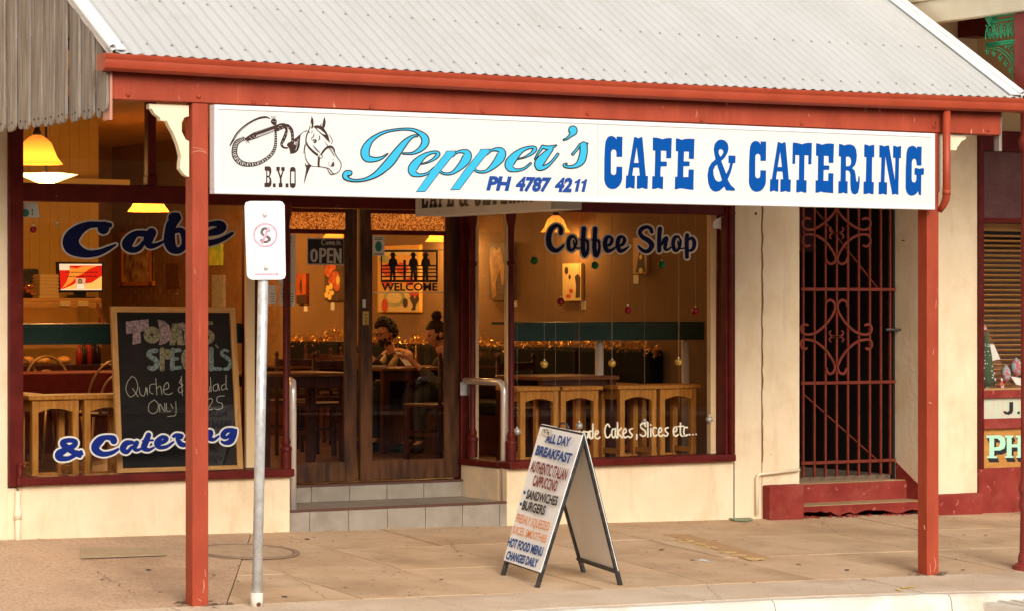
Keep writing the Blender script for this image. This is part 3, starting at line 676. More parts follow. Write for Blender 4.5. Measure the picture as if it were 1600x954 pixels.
tp = [(XG1 - .004, 17.40, PY(17.33)(1500, 771).z), (XG1 - .004, 17.66, zs1 + .005), (XG1 - .004, 17.80, zs2), (XG1 - .004, 17.80, .0), (XG1 - .004, 17.40, .0)]
tp = [(XG1 - .006, 17.40, .10), (XG1 - .006, 17.80, .10), (XG1 - .006, 17.80, zs2 + .14), (XG1 - .006, 17.40, zs1 + .06)]
MB().prism(tp, (.006, 0, 0)).build('plinth_return', plinthred, cafe)

# ================================================================== VERANDAH
ver = thing('verandah', 'street verandah with corrugated roof, red posts, gutter and timber palings at its left end', 'verandah', (9.3, 14.5, -.05))
def post(pxl, pxr, z0, lab):
    a = fx_(pxl, 14.5); b = fx_(pxr, 14.5)
    return MB().box(a, b, 14.5, 14.6, z0, 2.846).build('post', redpaint, ver, bevel=.006, label=lab)
XPL0 = fx_(326, 14.5) - .1; XPR1 = fx_(1467, 14.5)
po1 = MB().box(XPL0, XPL0 + .1, 14.5, 14.6, -.03, 2.846).build('post', redpaint, ver, bevel=.006, label='left verandah post beside the round pipe')
po2 = MB().box(XPR1 - .1, XPR1, 14.5, 14.6, -.14, 2.846).build('post', redpaint, ver, bevel=.006, label='right verandah post below the downpipe')
for po_, marks in ((po1, ([(302, 231, .5), (315, 233, .7), (322, 238, .5)], [(301, 238, .6), (312, 236, .9), (324, 240, .4)], [(318, 905, .6), (319, 915, 1.2), (317, 925, .5)], [(309, 935, .5), (314, 938, 1)], [(320, 888, .4), (321, 899, .8)], [(304, 420, .4), (305, 428, .5)], [(306, 700, .5), (308, 708, .3)])),
                   (po2, ([(1459, 545, .5), (1458, 552, .8)], [(1452, 628, 1.2), (1455, 629, 1.2)], [(1444, 820, .4), (1445, 826, .5)], [(1460, 870, .6), (1462, 882, .9), (1459, 892, .5)], [(1453, 880, .4), (1454, 895, .7)], [(1462, 480, .4), (1463, 470, .5)]))):
    ik = Ink(PY(14.4985), (0, 0), 1.0, .0001)
    for q in marks: ik.stroke(q, n=3)
    ik.build('scuff', mat('paint_scuff', (.50, .19, .12), .7), po_)
for x_, y_ in ((XPL0 + .05, 14.55), (XPR1 - .05, 14.55)):
    mb = MB(); mb.flat = 1
    for k in range(60):
        a = random.uniform(0, 6.28); d_ = .07 + abs(random.gauss(0, .05)); q = random.uniform(.006, .022); cx_, cy_ = x_ + d_ * math.cos(a), y_ + d_ * math.sin(a) * .8
        if abs(cx_ - x_) < .055 and abs(cy_ - y_) < .055: continue
        mb.add([(cx_ + q * math.cos(t), cy_ + q * .7 * math.sin(t), G(cx_ + q * math.cos(t), cy_ + q * .7 * math.sin(t)) + .0043) for t in [i * 1.05 for i in range(6)]], [tuple(range(6))])
    mb.build('dirt', mat('post_dirt', (.25, .17, .11), .95), pave, kind='stuff')
XB0 = 6.035; XB1 = fx_(1564, 14.49)
MB().box(XB0, XB1, 14.49, 14.60, 2.848, 3.085).build('beam', redpaint, ver, bevel=.004)
for px, py in ((200, 148), (310, 151), (396, 160), (580, 168), (754, 174), (918, 178), (1096, 188), (1252, 193), (1544, 204)):
    c = PY(14.49)(px, py); mb = MB().lathe((c.x, 14.49, c.z), [(.014, 0), (.013, -.006), (.006, -.011), (.0005, -.012)], 10, 'y'); mb.build('bolt', redpaint, ver, smooth=True)
c = PY(14.49)(1459, 196); MB().tube([c + Vector((.012, -.01, .03)), c + Vector((.012, -.022, 0)), c + Vector((-.0, -.028, -.014)), c + Vector((-.014, -.025, -.004)), c + Vector((-.016, -.022, .008))], .0035, 6).build('hook', redpaint, ver, smooth=True)
# gutter: ogee section extruded
XGU0, XGU1 = 5.955, 12.60
prof = [(14.483, 3.093), (14.483, 3.002), (14.40, 2.998), (14.375, 3.012), (14.366, 3.035), (14.368, 3.058), (14.358, 3.074), (14.357, 3.088), (14.366, 3.092), (14.372, 3.080), (14.378, 3.056), (14.378, 3.035), (14.39, 3.016), (14.472, 3.012), (14.472, 3.093)]
def sag(x): t = (x - 5.95) / 6.65; return -.020 * 4 * t * (1 - t)
mb = MB(); n = 16
vs = [(XGU0 + (XGU1 - XGU0) * k / n, y, z + sag(XGU0 + (XGU1 - XGU0) * k / n)) for k in range(n + 1) for y, z in prof]; q = len(prof)
fs = [(k * q + i, k * q + (i + 1) % q, (k + 1) * q + (i + 1) % q, (k + 1) * q + i) for k in range(n) for i in range(q)]
mb.add(vs, fs); o = mb.build('gutter', gutterpaint, ver); autosmooth(o, 30)
cap = [(14.483, 3.093), (14.483, 3.000), (14.40, 2.996), (14.375, 3.010), (14.366, 3.035), (14.368, 3.058), (14.357, 3.074), (14.357, 3.092)]
for x in (XGU0 - .003, XGU1): MB().prism([(x, y, z) for y, z in cap], (.003, 0, 0)).build('gutter_end_cap', gutterpaint, ver)
# roof sheets
SL = .587; E0 = (14.395, 3.086); NW = 10
def rz(y): return E0[1] + (y - E0[0]) * SL
XR_0, XR_1 = 6.03, 12.56
x = XR_0; k = 0
while x < XR_1 - .01:
    w = min(.762, XR_1 - x); n = int(round(w / .0762 * 8)); vs = []; lift = 0
    for i in range(n + 1):
        xx = x + w * i / n; h = .0056 * math.cos(2 * math.pi * (xx - XR_0) / .0762)
        for y in (E0[0], 15.6, 16.8, 17.44): vs.append((xx, y - h * .5, rz(y) + .012 + h * .86 + lift + sag(xx) * (1 - (y - E0[0]) / 3)))
    fs = [(i * 4 + j, (i + 1) * 4 + j, (i + 1) * 4 + j + 1, i * 4 + j + 1) for i in range(n) for j in range(3)]
    mb = MB(); mb.flat = 1; mb.add(vs, fs); o = mb.build('roof_sheet', roofm, ver, smooth=True)
    so = o.modifiers.new('thick', 'SOLIDIFY'); so.thickness = .0012; so.offset = -1; so.use_rim = False
    x += .762; k += 1
mb = MB()
for yy in (14.50, 15.02, 15.95, 16.9):
    for k in range(int((XR_1 - XR_0) / .0762)):
        if (k + int(yy * 3)) % 2: continue
        xx = XR_0 + k * .0762 + .0; mb.lathe((xx, yy, rz(yy) + .020 + sag(xx) * (1 - (yy - E0[0]) / 3)), [(.009, 0), (.009, .003), (.005, .004), (.005, .009)], 6)
mb.build('roof_screw', mat('screw_zinc', (0.42, .38, .33), .5, metal=.3), ver, kind='stuff')
for xx in [6.2 + .88 * k for k in range(8)]:
    MB().bar((xx, 14.5, rz(14.5) - .115), (xx, 17.44, rz(17.44) - .115), .05, .09).build('rafter', mat('rafter_paint', (.30, .22, .15), .8), ver)
for yy in (15.3, 16.4): MB().bar((XR_0, yy, rz(yy) - .047), (XR_1, yy, rz(yy) - .047), .04, .02).build('batten', MATS['rafter_paint'], ver)
# barge rolls at both ends of the roof
def barge(x, w, side):
    a = Vector((x, 14.40, rz(14.40) + .028)); b = Vector((x, 17.44, rz(17.44) + .028))
    MB().bar(a + Vector((side * -w / 2, 0, 0)), b + Vector((side * -w / 2, 0, 0)), w, .006).bar(a + Vector((0, 0, -.025)), b + Vector((0, 0, -.025)), .005, .05).build('barge_flashing', white, ver)
    o = MB().tube([a + Vector((-side * .0, -.012, .008)), b + Vector((0, 0, .008))], .020, 12, caps=False).build('barge_roll', white, ver, smooth=True)
    so = o.modifiers.new('thick', 'SOLIDIFY'); so.thickness = .002; so.offset = -1
barge(6.005, .085, -1); barge(12.585, .10, 1)
# paling boards hanging on the left end
y = 14.455; k = 0
while y < 17.35:
    w = random.uniform(.094, .104); zb = 2.748 + random.uniform(-.004, .004) + (.03 if k == 0 else 0); xo = 6.0 + random.uniform(-.008, .006) + (.012 if k % 2 else 0)
    y1 = y + w - .003; zt0, zt1 = rz(y) - .02, rz(y1) - .02; c = (y + y1) / 2; g = .016
    if k == 0: zt0 = zt1 = 2.995; 
    poly = [(xo, y, zt0), (xo, y1, zt1), (xo, y1 - .001, zb + .045), (xo, y1 - g * .6, zb + .018), (xo, y1 - g * 2.0, zb), (xo, y + g * 2.0, zb), (xo, y + g * .6, zb + .018), (xo, y + .001, zb + .045)]
    pb = MB().prism(poly, (.016, 0, 0)).build('paling', paling, ver)
    if k != 0: MB().lathe((xo - .002, c, zb + .045), [(.0075, 0), (.0075, .004)], 8, 'x').build('nail_hole', dark, pb)
    y += w + .002; k += 1
MB().box(6.018, 6.034, 14.46, 14.56, 2.73, 2.995).build('corner_trim', mat('pale_red', (.52, .24, .17), .6), ver)
MB().box(6.03, 6.06, 14.62, 17.35, 2.80, 2.90).build('paling_rail', paling, ver)
# fretwork brackets
def bracket(plane, pts, yd, lab=None):
    P = [plane(*p) for p in pts]; return MB().prism(P, (0, yd, 0)).build('bracket', cream_trim, ver, label=lab)
BKT = [(233.5, 162.5), (295, 165), (295, 182), (288, 184), (284, 192), (284, 206), (290, 218), (295.5, 221), (295.5, 277), (289, 274), (281, 264), (281.5, 255), (283, 245), (279, 228), (272, 210), (263, 194), (261, 189), (251, 189), (250, 184), (242, 178), (237, 170), (233.5, 170)]
bk = bracket(PY(14.53), BKT, .045)
BK2 = [(1456, 208), (1509, 211), (1509, 218), (1503, 220), (1499, 226), (1495, 231), (1495, 235), (1483, 235), (1478, 243), (1472, 262), (1470, 276), (1473, 290), (1468, 300), (1462, 306)]
BK2 = [(1468, 209), (1509, 211), (1509, 218), (1503, 220), (1499, 226), (1495, 231), (1495, 235), (1484, 235), (1478, 250), (1474, 270), (1474, 288), (1468, 300)]
bracket(PY(14.53), BK2, .045)
# downpipe off the gutter at the right post
c = [PY(14.43)(1479, y_) for y_ in (172, 305)]
dp = [c[0], c[1], PY(14.45)(1478, 312), PY(14.47)(1474, 321), PY(14.50)(1468, 330)]
o = MB().tube(dp, [.0265, .0265, .0265, .024, .020], 14).build('downpipe', gutterpaint, ver, smooth=True)
a = c[1]; MB().lathe((a.x, a.y, a.z + .0), [(.0285, 0), (.0285, .035)], 14).build('pipe_collar', gutterpaint, ver, smooth=True)
# torn old end board beside the neighbour
MB().box(12.475, 12.50, 14.50, 14.56, 2.74, 3.02).build('weathered_end', paling, ver, bevel=.004)
mb = MB()
for k in range(9): mb.ball((12.02 + .055 * k, 14.70 + random.uniform(0, .1), 2.80 + random.uniform(0, .05)), .02 + random.uniform(0, .02), 6, 5)

# ================================================================== FASCIA SIGN
fs_ = thing('fascia_sign', 'long white sign with a horse, cyan script and blue western capitals under the beam', 'sign', (9.2, 14.46, 2.33))
YS = 14.42; SX0, SX1, SZ0, SZ1 = 6.637, 11.855, 2.331, 2.835
MB().box(SX0 + .02, SX1 - .02, YS + .006, 14.487, SZ0 + .02, SZ1 - .02).build('sign_face', signwhite, fs_)
fw = .026
for n_, b_ in (('t', (SX0, SX1, YS, 14.488, SZ1 - fw, SZ1)), ('b', (SX0, SX1, YS, 14.488, SZ0, SZ0 + fw)), ('l', (SX0, SX0 + fw, YS + .0005, 14.4875, SZ0 + fw, SZ1 - fw)), ('r', (SX1 - fw, SX1, YS + .0005, 14.4875, SZ0 + fw, SZ1 - fw))):
    MB().box(*b_).build('sign_frame', white, fs_, bevel=.003)
xs_ = fx_(935, YS); MB().box(xs_ - .001, xs_ + .001, YS + .0045, YS + .007, SZ0 + fw, SZ1 - fw).build('panel_joint', mat('joint_grey', (.45, .42, .38), .6), fs_)
for px, py in ((333, 184), (332, 280)):
    c = PX(SX0)(px, py); MB().lathe((SX0 + .001, c.y, c.z), [(.004, 0), (.003, -.002)], 8, 'x').build('screw', galv, fs_)
SP = PY(YS + .0045)
# western capitals
def caps(org, sc, glyphs, m, name='lettering', parent=fs_, pl=SP):
    ik = Ink(pl, org, sc)
    for g in glyphs: ik.fill(*g)
    return ik.build(name, m, parent)
def arcpts(cx, cy, rx, ry, a0, a1, n=10):
    return [(cx + rx * math.cos(R_(a0 + (a1 - a0) * k / n)), cy - ry * math.sin(R_(a0 + (a1 - a0) * k / n))) for k in range(n + 1)]
C_ = arcpts(232, 190, 95, 80, 60, 180) + arcpts(242, 705, 118, 125, 180, 360) + [(368, 530), (288, 525), (286, 590)] + arcpts(250, 605, 35, 37, 0, -180)[0:] + arcpts(252, 330, 36, 38, 180, 0) + [(288, 395), (366, 395), (370, 122), (290, 119), (290, 162)]
C_ = [(290, 162), (275, 138), (250, 118), (220, 110), (185, 118), (158, 145), (140, 190), (132, 260), (124, 420), (122, 700), (135, 760), (165, 805), (205, 828), (240, 832), (285, 822), (325, 790), (355, 740), (366, 690), (368, 530), (288, 525), (285, 600), (276, 630), (248, 642), (222, 630), (213, 600), (214, 330), (226, 302), (252, 292), (278, 304), (288, 330), (288, 395), (366, 395), (370, 122), (290, 119)]
A_ = [(528, 122), (556, 128), (584, 144), (612, 128), (640, 128), (686, 652), (716, 654), (710, 830), (670, 826), (636, 812), (600, 826), (564, 826), (566, 650), (604, 648), (594, 540), (518, 540), (502, 648), (540, 650), (534, 826), (500, 820), (470, 806), (440, 822), (412, 822), (418, 648), (442, 648)]
A_h = [(562, 262), (588, 476), (526, 476)]
F_ = [(782, 132), (830, 134), (870, 142), (910, 156), (950, 144), (990, 138), (1038, 140), (1030, 414), (962, 412), (964, 314), (892, 310), (890, 458), (972, 460), (970, 524), (888, 524), (884, 660), (922, 662), (918, 832), (880, 826), (850, 814), (815, 828), (770, 830), (774, 656), (806, 656), (814, 310), (780, 306)]
E_ = [(1094, 142), (1130, 148), (1170, 164), (1220, 150), (1280, 148), (1346, 152), (1338, 424), (1268, 420), (1270, 324), (1204, 320), (1200, 456), (1280, 456), (1278, 520), (1196, 520), (1194, 668), (1262, 668), (1266, 566), (1336, 566), (1332, 842), (1280, 838), (1220, 828), (1150, 820), (1120, 828), (1078, 836), (1082, 664), (1112, 664), (1122, 320), (1092, 316)]
caps((930, 200), 8.67, [[C_], [A_, A_h], [F_], [E_]], blue, 'cafe_lettering')
AM = [(318, 115), (272, 130), (232, 175), (218, 240), (228, 320), (242, 385), (185, 435), (150, 500), (134, 600), (142, 700), (170, 775), (212, 815), (255, 824), (300, 810), (340, 775), (362, 752), (384, 806), (505, 812), (505, 780), (455, 740), (408, 660), (450, 560), (482, 436), (512, 436), (514, 335), (418, 333), (418, 436), (442, 438), (420, 520), (388, 580), (322, 408), (370, 360), (408, 290), (420, 230), (408, 170), (370, 130)]
AMh = [(316, 243), (345, 265), (348, 295), (330, 325), (310, 350), (294, 320), (284, 285), (292, 255)]
AMk = [(264, 456), (330, 665), (305, 684), (275, 686), (240, 660), (218, 600), (214, 530), (235, 480)]
C2 = [(x * .945 + 580, y * .958 + 28) for x, y in C_]
A2 = [(x * .945 + 588, y * .962 + 30) for x, y in A_]; A2h = [(x * .945 + 588, y * .962 + 30) for x, y in A_h]
caps((1090, 205), 8.67, [[AM, AMh, AMk], [C2], [A2, A2h]], blue, 'catering_lettering')
T_ = [(x_ - 1220 + 1235 - 3, y_) for x_, y_ in ()]
s5 = 7.62
def z4to5(x, y): return ((1090 + x / 8.67 - 1250) * s5, (205 + y / 8.67 - 210) * s5)
T_ = [z4to5(1290, 156), z4to5(1340, 160), z4to5(1420, 178), (45, 112), (90, 103), (142, 103), (136, 360), (98, 360), (100, 252), (54, 252), (50, 548), (80, 550), (76, 698), (45, 696), (18, 684), z4to5(1400, 822), z4to5(1360, 834), z4to5(1335, 832), z4to5(1340, 664), z4to5(1372, 662), z4to5(1376, 328), z4to5(1326, 326), z4to5(1322, 446), z4to5(1284, 446)]
E2 = [(192, 108), (225, 112), (262, 126), (310, 112), (360, 110), (405, 116), (398, 344), (342, 342), (340, 260), (286, 258), (284, 372), (350, 374), (348, 426), (282, 426), (280, 554), (336, 556), (338, 464), (398, 466), (396, 704), (340, 698), (290, 694), (245, 684), (215, 696), (184, 696), (186, 550), (212, 550), (216, 260), (190, 258)]
Rr_ = [(464, 116), (492, 120), (528, 134), (565, 122), (605, 122), (645, 140), (670, 185), (678, 250), (672, 320), (655, 370), (622, 406), (650, 430), (662, 480), (668, 540), (678, 572), (690, 560), (696, 500), (710, 502), (712, 560), (706, 640), (690, 700), (655, 718), (620, 702), (604, 660), (600, 580), (600, 480), (590, 445), (570, 432), (546, 432), (546, 560), (568, 562), (566, 708), (540, 706), (515, 694), (490, 706), (456, 706), (458, 560), (482, 560), (488, 266), (462, 264)]
Rh = [(548, 268), (580, 266), (602, 285), (610, 325), (604, 362), (585, 380), (548, 382)]
I_ = [(766, 122), (800, 126), (826, 140), (855, 128), (886, 128), (884, 274), (860, 274), (856, 570), (880, 572), (876, 714), (850, 714), (820, 702), (790, 712), (756, 712), (758, 566), (784, 566), (790, 274), (764, 272)]
N_ = [(946, 130), (975, 134), (1005, 146), (1030, 136), (1060, 134), (1130, 548), (1136, 284), (1108, 282), (1110, 136), (1135, 140), (1160, 152), (1185, 142), (1206, 140), (1202, 286), (1180, 286), (1172, 722), (1150, 718), (1134, 710), (1112, 720), (1098, 718), (1016, 264), (1006, 572), (1038, 574), (1036, 720), (1010, 718), (986, 708), (962, 716), (936, 716), (938, 570), (962, 570), (970, 278), (944, 278)]
G_ = [(1392, 172), (1380, 155), (1355, 140), (1330, 138), (1300, 150), (1280, 175), (1268, 230), (1260, 420), (1258, 640), (1270, 690), (1295, 722), (1330, 734), (1362, 726), (1390, 704), (1404, 678), (1418, 724), (1442, 728), (1446, 486), (1474, 484), (1478, 408), (1450, 404), (1420, 412), (1392, 404), (1366, 404), (1364, 484), (1386, 484), (1386, 545), (1376, 568), (1358, 576), (1338, 566), (1330, 540), (1332, 330), (1342, 302), (1360, 290), (1378, 300), (1388, 322), (1390, 372), (1446, 374), (1450, 150), (1396, 146)]
caps((1250, 210), s5, [[T_], [E2], [Rr_, Rh], [I_], [N_], [G_]], blue, 'catering_lettering')
# B.Y.O
BO = (350, 170); bs = 7.336
B1 = [(466, 664), (520, 662), (540, 680), (544, 720), (536, 760), (522, 778), (540, 800), (546, 850), (540, 885), (520, 902), (464, 900), (464, 852), (482, 852), (484, 712), (466, 712)]
Bh1 = [(496, 714), (514, 716), (520, 740), (514, 768), (496, 770)]; Bh2 = [(496, 790), (516, 792), (522, 820), (514, 850), (496, 850)]
dots = [[(560, 858), (592, 858), (592, 902), (560, 902)], [(706, 858), (738, 858), (738, 904), (706, 904)]]
Y1 = [(600, 668), (640, 668), (640, 712), (630, 712), (650, 770), (670, 714), (656, 714), (656, 670), (696, 672), (696, 716), (684, 716), (660, 800), (660, 854), (670, 856), (670, 902), (628, 902), (628, 854), (640, 854), (640, 800), (612, 714), (600, 714)]
O1 = [(770, 676), (790, 670), (812, 676), (818, 700), (818, 880), (812, 902), (790, 910), (768, 902), (756, 880), (756, 700)]; O1 = [(x + (0 if x < 700 else 0), y) for x, y in O1]
Oo = [(756 + 0, 700), (762, 680), (778, 670), (800, 670), (814, 680), (822, 700), (822, 880), (814, 900), (800, 910), (778, 910), (762, 900), (756, 880)]; Oi = [(770, 722), (808, 722), (808, 856), (770, 856)]
caps(BO, bs, [[B1, Bh1, Bh2], [dots[0]], [Y1], [dots[1]], [Oo, Oi]], brownink, 'byo_lettering')
# coiled whip
ik = Ink(SP, BO, bs)
ik.stroke([(68, 425, 7), (100, 370, 12), (150, 290, 14), (210, 225, 13), (300, 160, 13), (400, 112, 13), (480, 98, 11), (525, 115, 5)])
ring = [(250, 350, 15), (190, 360, 25), (140, 400, 31), (122, 460, 33), (122, 530, 33), (155, 590, 32), (215, 630, 30), (300, 642, 25), (390, 628, 23), (470, 588, 22), (540, 530, 21), (580, 460, 19), (592, 390, 16), (593, 310, 14), (592, 265, 12)]
ik.stroke(ring)
ik.stroke([(275, 345, 26), (350, 310, 36), (460, 268, 34), (570, 228, 32), (600, 222, 32)])
ik.stroke([(610, 225, 36), (650, 205, 36), (685, 195, 30)])
ik.stroke([(585, 205, 18), (580, 165, 22), (570, 150, 32), (560, 140, 20)]); ik.disc(572, 150, 34)
ik.stroke([(690, 200, 16), (715, 240, 15), (705, 300, 19), (680, 360, 20), (660, 410, 15), (685, 445, 11), (725, 450, 9)])
ik.stroke([(690, 190, 10), (730, 195, 17), (770, 240, 19), (785, 300, 17), (785, 380, 14)])
for q in ((540, 90), (560, 82), (580, 80), (600, 84)): ik.stroke([(570, 140, 2), (q[0], q[1], 2)])
for q in ((200, 312), (215, 330), (290, 400), (262, 395)): ik.stroke([(262, 350, 2.5), (q[0], q[1], 2.5)])
ik.build('whip_drawing', brownink, fs_)
ik2 = Ink(SP.moved(.006), BO, bs)
RC = catmull(ring, 6)
for i in range(2, len(RC) - 3, 2):
    x, y, r = RC[i]; a = RC[i - 2]; b = RC[i + 2]; dx, dy = b[0] - a[0], b[1] - a[1]; l = math.hypot(dx, dy); nx, ny = -dy / l, dx / l; tx, ty = dx / l, dy / l; q = r * .62
    if r > 17:
        ik2.stroke([(x - nx * q - tx * 7, y - ny * q - ty * 7, 2.6), (x + nx * q + tx * 7, y + ny * q + ty * 7, 2.6)], cap=False)
        if i % 4 == 0 and y > 520: ik2.stroke([(x - nx * q + tx * 7, y - ny * q + ty * 7, 2.4), (x + nx * q - tx * 7, y + ny * q - ty * 7, 2.4)], cap=False)
    else: ik2.stroke([(x - nx * q, y - ny * q, 2.4), (x + nx * q, y + ny * q, 2.4)], cap=False)
for k in range(18):
    x = 372 + k * 11.5; y = 318 - k * 4.2; ik2.stroke([(x - 5, y + 12, 2.4), (x + 7, y - 12, 2.4)], cap=False)
for k in range(26):
    x = 365 + k * 8.6; y = 272 - k * 3.2; ik2.stroke([(x, y + 3, 1.5), (x + 4, y - 3, 1.5)], cap=False)
for x, y in ((300, 330), (315, 345), (335, 315), (350, 330), (625, 215), (640, 235), (655, 195), (670, 215), (640, 195), (150, 300), (700, 250), (712, 290), (690, 330), (672, 380), (660, 410), (745, 215), (765, 250), (782, 290), (784, 330), (788, 370), (560, 145), (585, 150)):
    ik2.stroke([(x - 5, y + 4, 2.2), (x + 5, y - 4, 2.2)], cap=False)
ik2.stroke([(110, 350, 1.5), (200, 240, 1.5), (300, 172, 1.5), (400, 125, 1.5)], cap=False)
ik2.build('whip_plait', signwhite, fs_)
# horse head
ik = Ink(SP, (440, 170), bs)
ik.fill([(345, 84), (362, 120), (368, 160), (362, 215), (345, 235), (332, 190), (334, 140)])
ik.fill([(492, 92), (506, 150), (500, 200), (480, 238), (462, 215), (470, 175), (478, 130)])
ik.fill([(362, 205), (400, 190), (440, 196), (482, 222), (510, 260), (535, 310), (552, 380), (555, 395), (520, 360), (478, 315), (440, 280), (400, 240)])
ik.stroke([(462, 175, 3), (446, 195, 5), (470, 215, 4)])
ik.fill([(298, 245), (250, 265), (205, 300), (165, 335), (135, 350), (110, 375), (70, 395), (58, 420), (90, 460), (100, 522), (130, 516), (165, 505), (190, 480), (208, 430), (212, 350), (218, 305), (250, 272), (290, 262)])
ik.stroke([(325, 200, 3), (318, 235, 5), (310, 260, 7), (318, 280, 4)]); ik.stroke([(310, 250, 5), (290, 300, 7), (280, 350, 7), (282, 400, 7)])
ik.stroke([(268, 420, 7), (262, 470, 7), (256, 512, 5)]); ik.stroke([(268, 500, 3), (275, 560, 4), (298, 615, 6), (340, 655, 4), (390, 665, 3), (430, 665, 4)])
ik.fill([(270, 622), (285, 650), (310, 640), (342, 655), (320, 690), (295, 750), (275, 810), (258, 862), (255, 850), (268, 780), (280, 715), (282, 672), (268, 645)])
ik.stroke([(290, 410, 8), (320, 450, 11), (365, 495, 12), (410, 530, 12)]); ik.stroke([(455, 525, 10), (490, 475, 12), (530, 442, 13), (570, 438, 13), (598, 465, 10), (605, 495, 8)])
ik.stroke([(430, 560, 13), (425, 610, 12), (425, 660, 12)])
ik.ring(450, 550, 15, 22, 20); ik.ring(288, 402, 10, 15, 16)
ik.stroke([(548, 300, 3), (575, 345, 3), (583, 375, 4), (572, 405, 3)]); ik.stroke([(500, 385, 2), (530, 430, 4), (575, 490, 4), (605, 545, 3)])
ik.stroke([(605, 495, 4), (640, 560, 4), (675, 610, 4), (683, 650, 4), (672, 700, 4), (640, 735, 4), (600, 748, 5), (570, 720, 5), (545, 690, 4), (500, 675, 4), (430, 665, 4)])
ik.stroke([(520, 680, 3), (545, 730, 4), (570, 755, 5), (600, 750, 5)]); ik.disc(383, 378, 17); ik.stroke([(360, 362, 4), (385, 355, 6), (402, 372, 4)])
ik.stroke([(430, 310, 3), (438, 335, 6), (425, 365, 3)]); ik.stroke([(372, 285, 3), (365, 320, 5), (345, 335, 3), (350, 355, 3)]); ik.stroke([(338, 275, 3), (355, 262, 4)])
ik.stroke([(362, 425, 2.5), (395, 460, 5), (435, 502, 4)]); ik.disc(590, 640, 16, 14, 26); ik.stroke([(570, 660, 6), (600, 612, 4)]); ik.stroke([(548, 600, 1.5), (540, 630, 2), (552, 660, 1.5)]); ik.stroke([(575, 590, 1.5), (600, 584, 2)])
ik.build('horse_drawing', brownink, fs_)
ik = Ink(SP.moved(.009), (440, 170), bs)
ik.fill([(400, 222), (440, 238), (490, 280), (505, 300), (470, 290), (430, 260)]); ik.fill([(340, 160), (346, 200), (338, 220), (333, 190)])
ik.stroke([(150, 380, 4), (145, 410, 4)]); ik.stroke([(168, 380, 4), (163, 415, 4)]); ik.stroke([(150, 396, 3), (166, 396, 3)]); ik.disc(378, 372, 5); ik.disc(448, 550, 13); ik.disc(588, 632, 4)
ik.stroke([(190, 350, 2), (175, 430, 2), (160, 480, 2)], cap=False)
ik.build('horse_highlight', signwhite, fs_)
# Pepper's
PS = 7.34
Pb = [(555, 445, 8), (490, 490, 18), (420, 510, 27), (350, 507, 38), (308, 482, 48), (297, 420, 52), (325, 345, 42), (390, 268, 27), (520, 197, 18), (690, 166, 15), (830, 167, 18), (922, 205, 28), (982, 265, 44), (982, 330, 44), (925, 398, 30), (840, 440, 17), (735, 443, 12)]
Ps = [(895, 236, 14), (840, 247, 18), (770, 300, 32), (710, 370, 42), (650, 450, 50), (585, 535, 54), (500, 620, 46), (410, 690, 32), (300, 738, 20), (200, 752, 17), (120, 742, 20), (72, 710, 32), (80, 672, 34), (120, 665, 32)]
Ee = [(935, 563, 10), (1010, 545, 12), (1090, 503, 20), (1133, 455, 27), (1120, 429, 20), (1060, 432, 20), (980, 465, 30), (900, 535, 48), (845, 610, 56), (850, 665, 44), (905, 690, 24), (970, 685, 18), (1030, 660, 16), (1085, 612, 15)]
Pp = [(1225, 412), (1340, 408), (1330, 440), (1150, 665), (990, 880), (878, 884), (1045, 650), (1150, 520), (1210, 445)]
Pw = [(1290, 477, 15), (1360, 425, 16), (1440, 420, 30), (1470, 455, 50), (1448, 520, 54), (1380, 600, 38), (1290, 668, 20), (1200, 672, 16), (1150, 640, 16)]
sh = lambda L, dx, dy: [(p[0] + dx, p[1] + dy) + tuple(p[2:]) for p in L]
def inset(poly, d):
    n = len(poly); ar = sum(poly[i][0] * poly[(i + 1) % n][1] - poly[(i + 1) % n][0] * poly[i][1] for i in range(n)); s = 1 if ar > 0 else -1; out = []
    for i in range(n):
        a, b, c = Vector(poly[i - 1]), Vector(poly[i]), Vector(poly[(i + 1) % n]); e1 = (b - a).normalized(); e2 = (c - b).normalized()
        n1 = Vector((-e1.y, e1.x)) * s; n2 = Vector((-e2.y, e2.x)) * s; k = (n1 + n2); k = k / max(k.length_squared / 2, .5) if k.length > .01 else n1
        out.append(tuple(b + k * d))
    return out
ib = Ink(SP, (530, 180), PS); ic = Ink(SP.moved(.0022), (530, 180), PS); OW = -11.0
ib.stroke(Pb, 3); ic.stroke(Pb, OW); ic2 = Ink(SP.moved(.0050), (530, 180), PS); ib2 = Ink(SP.moved(.0038), (530, 180), PS); ib2.stroke(Ps, 3); ic2.stroke(Ps, OW)
for dx, dy in ((0, 0), (1110, -57)): ib.stroke(sh(Ee, dx, dy), 2); ic.stroke(sh(Ee, dx, dy), OW)
for dx, dy in ((0, 0), (394, -22)):
    pp = sh(Pp, dx, dy); ib.fill(pp); ic.fill(inset(pp, 7)); ib.stroke(sh(Pw, dx, dy), 2, cap=False); ic.stroke(sh(Pw, dx, dy), OW, cap=False)
bx = lambda L: sh(L, 1468, 0)
rL = [bx([(778, 505, 12), (820, 430, 16), (868, 362, 22)]), bx([(862, 364, 20), (930, 376, 26), (990, 362, 17), (1024, 347, 9)]), bx([(965, 392, 26), (900, 460, 44), (830, 545, 56), (822, 598, 40), (870, 605, 30), (930, 575, 22), (985, 520, 17), (1040, 450, 18)])]
sL = [bx([(1210, 450, 16), (1260, 390, 17), (1295, 340, 15)]), bx([(1290, 336, 12), (1335, 334, 14), (1380, 328, 10)]), bx([(1335, 350, 46), (1335, 430, 46), (1312, 520, 46), (1262, 575, 30), (1190, 596, 20), (1130, 590, 18), (1112, 572, 16), (1140, 560, 12)])]
aL = [bx([(1212, 172, 52), (1216, 195, 46), (1190, 230, 24), (1145, 270, 15), (1108, 285, 12)])]
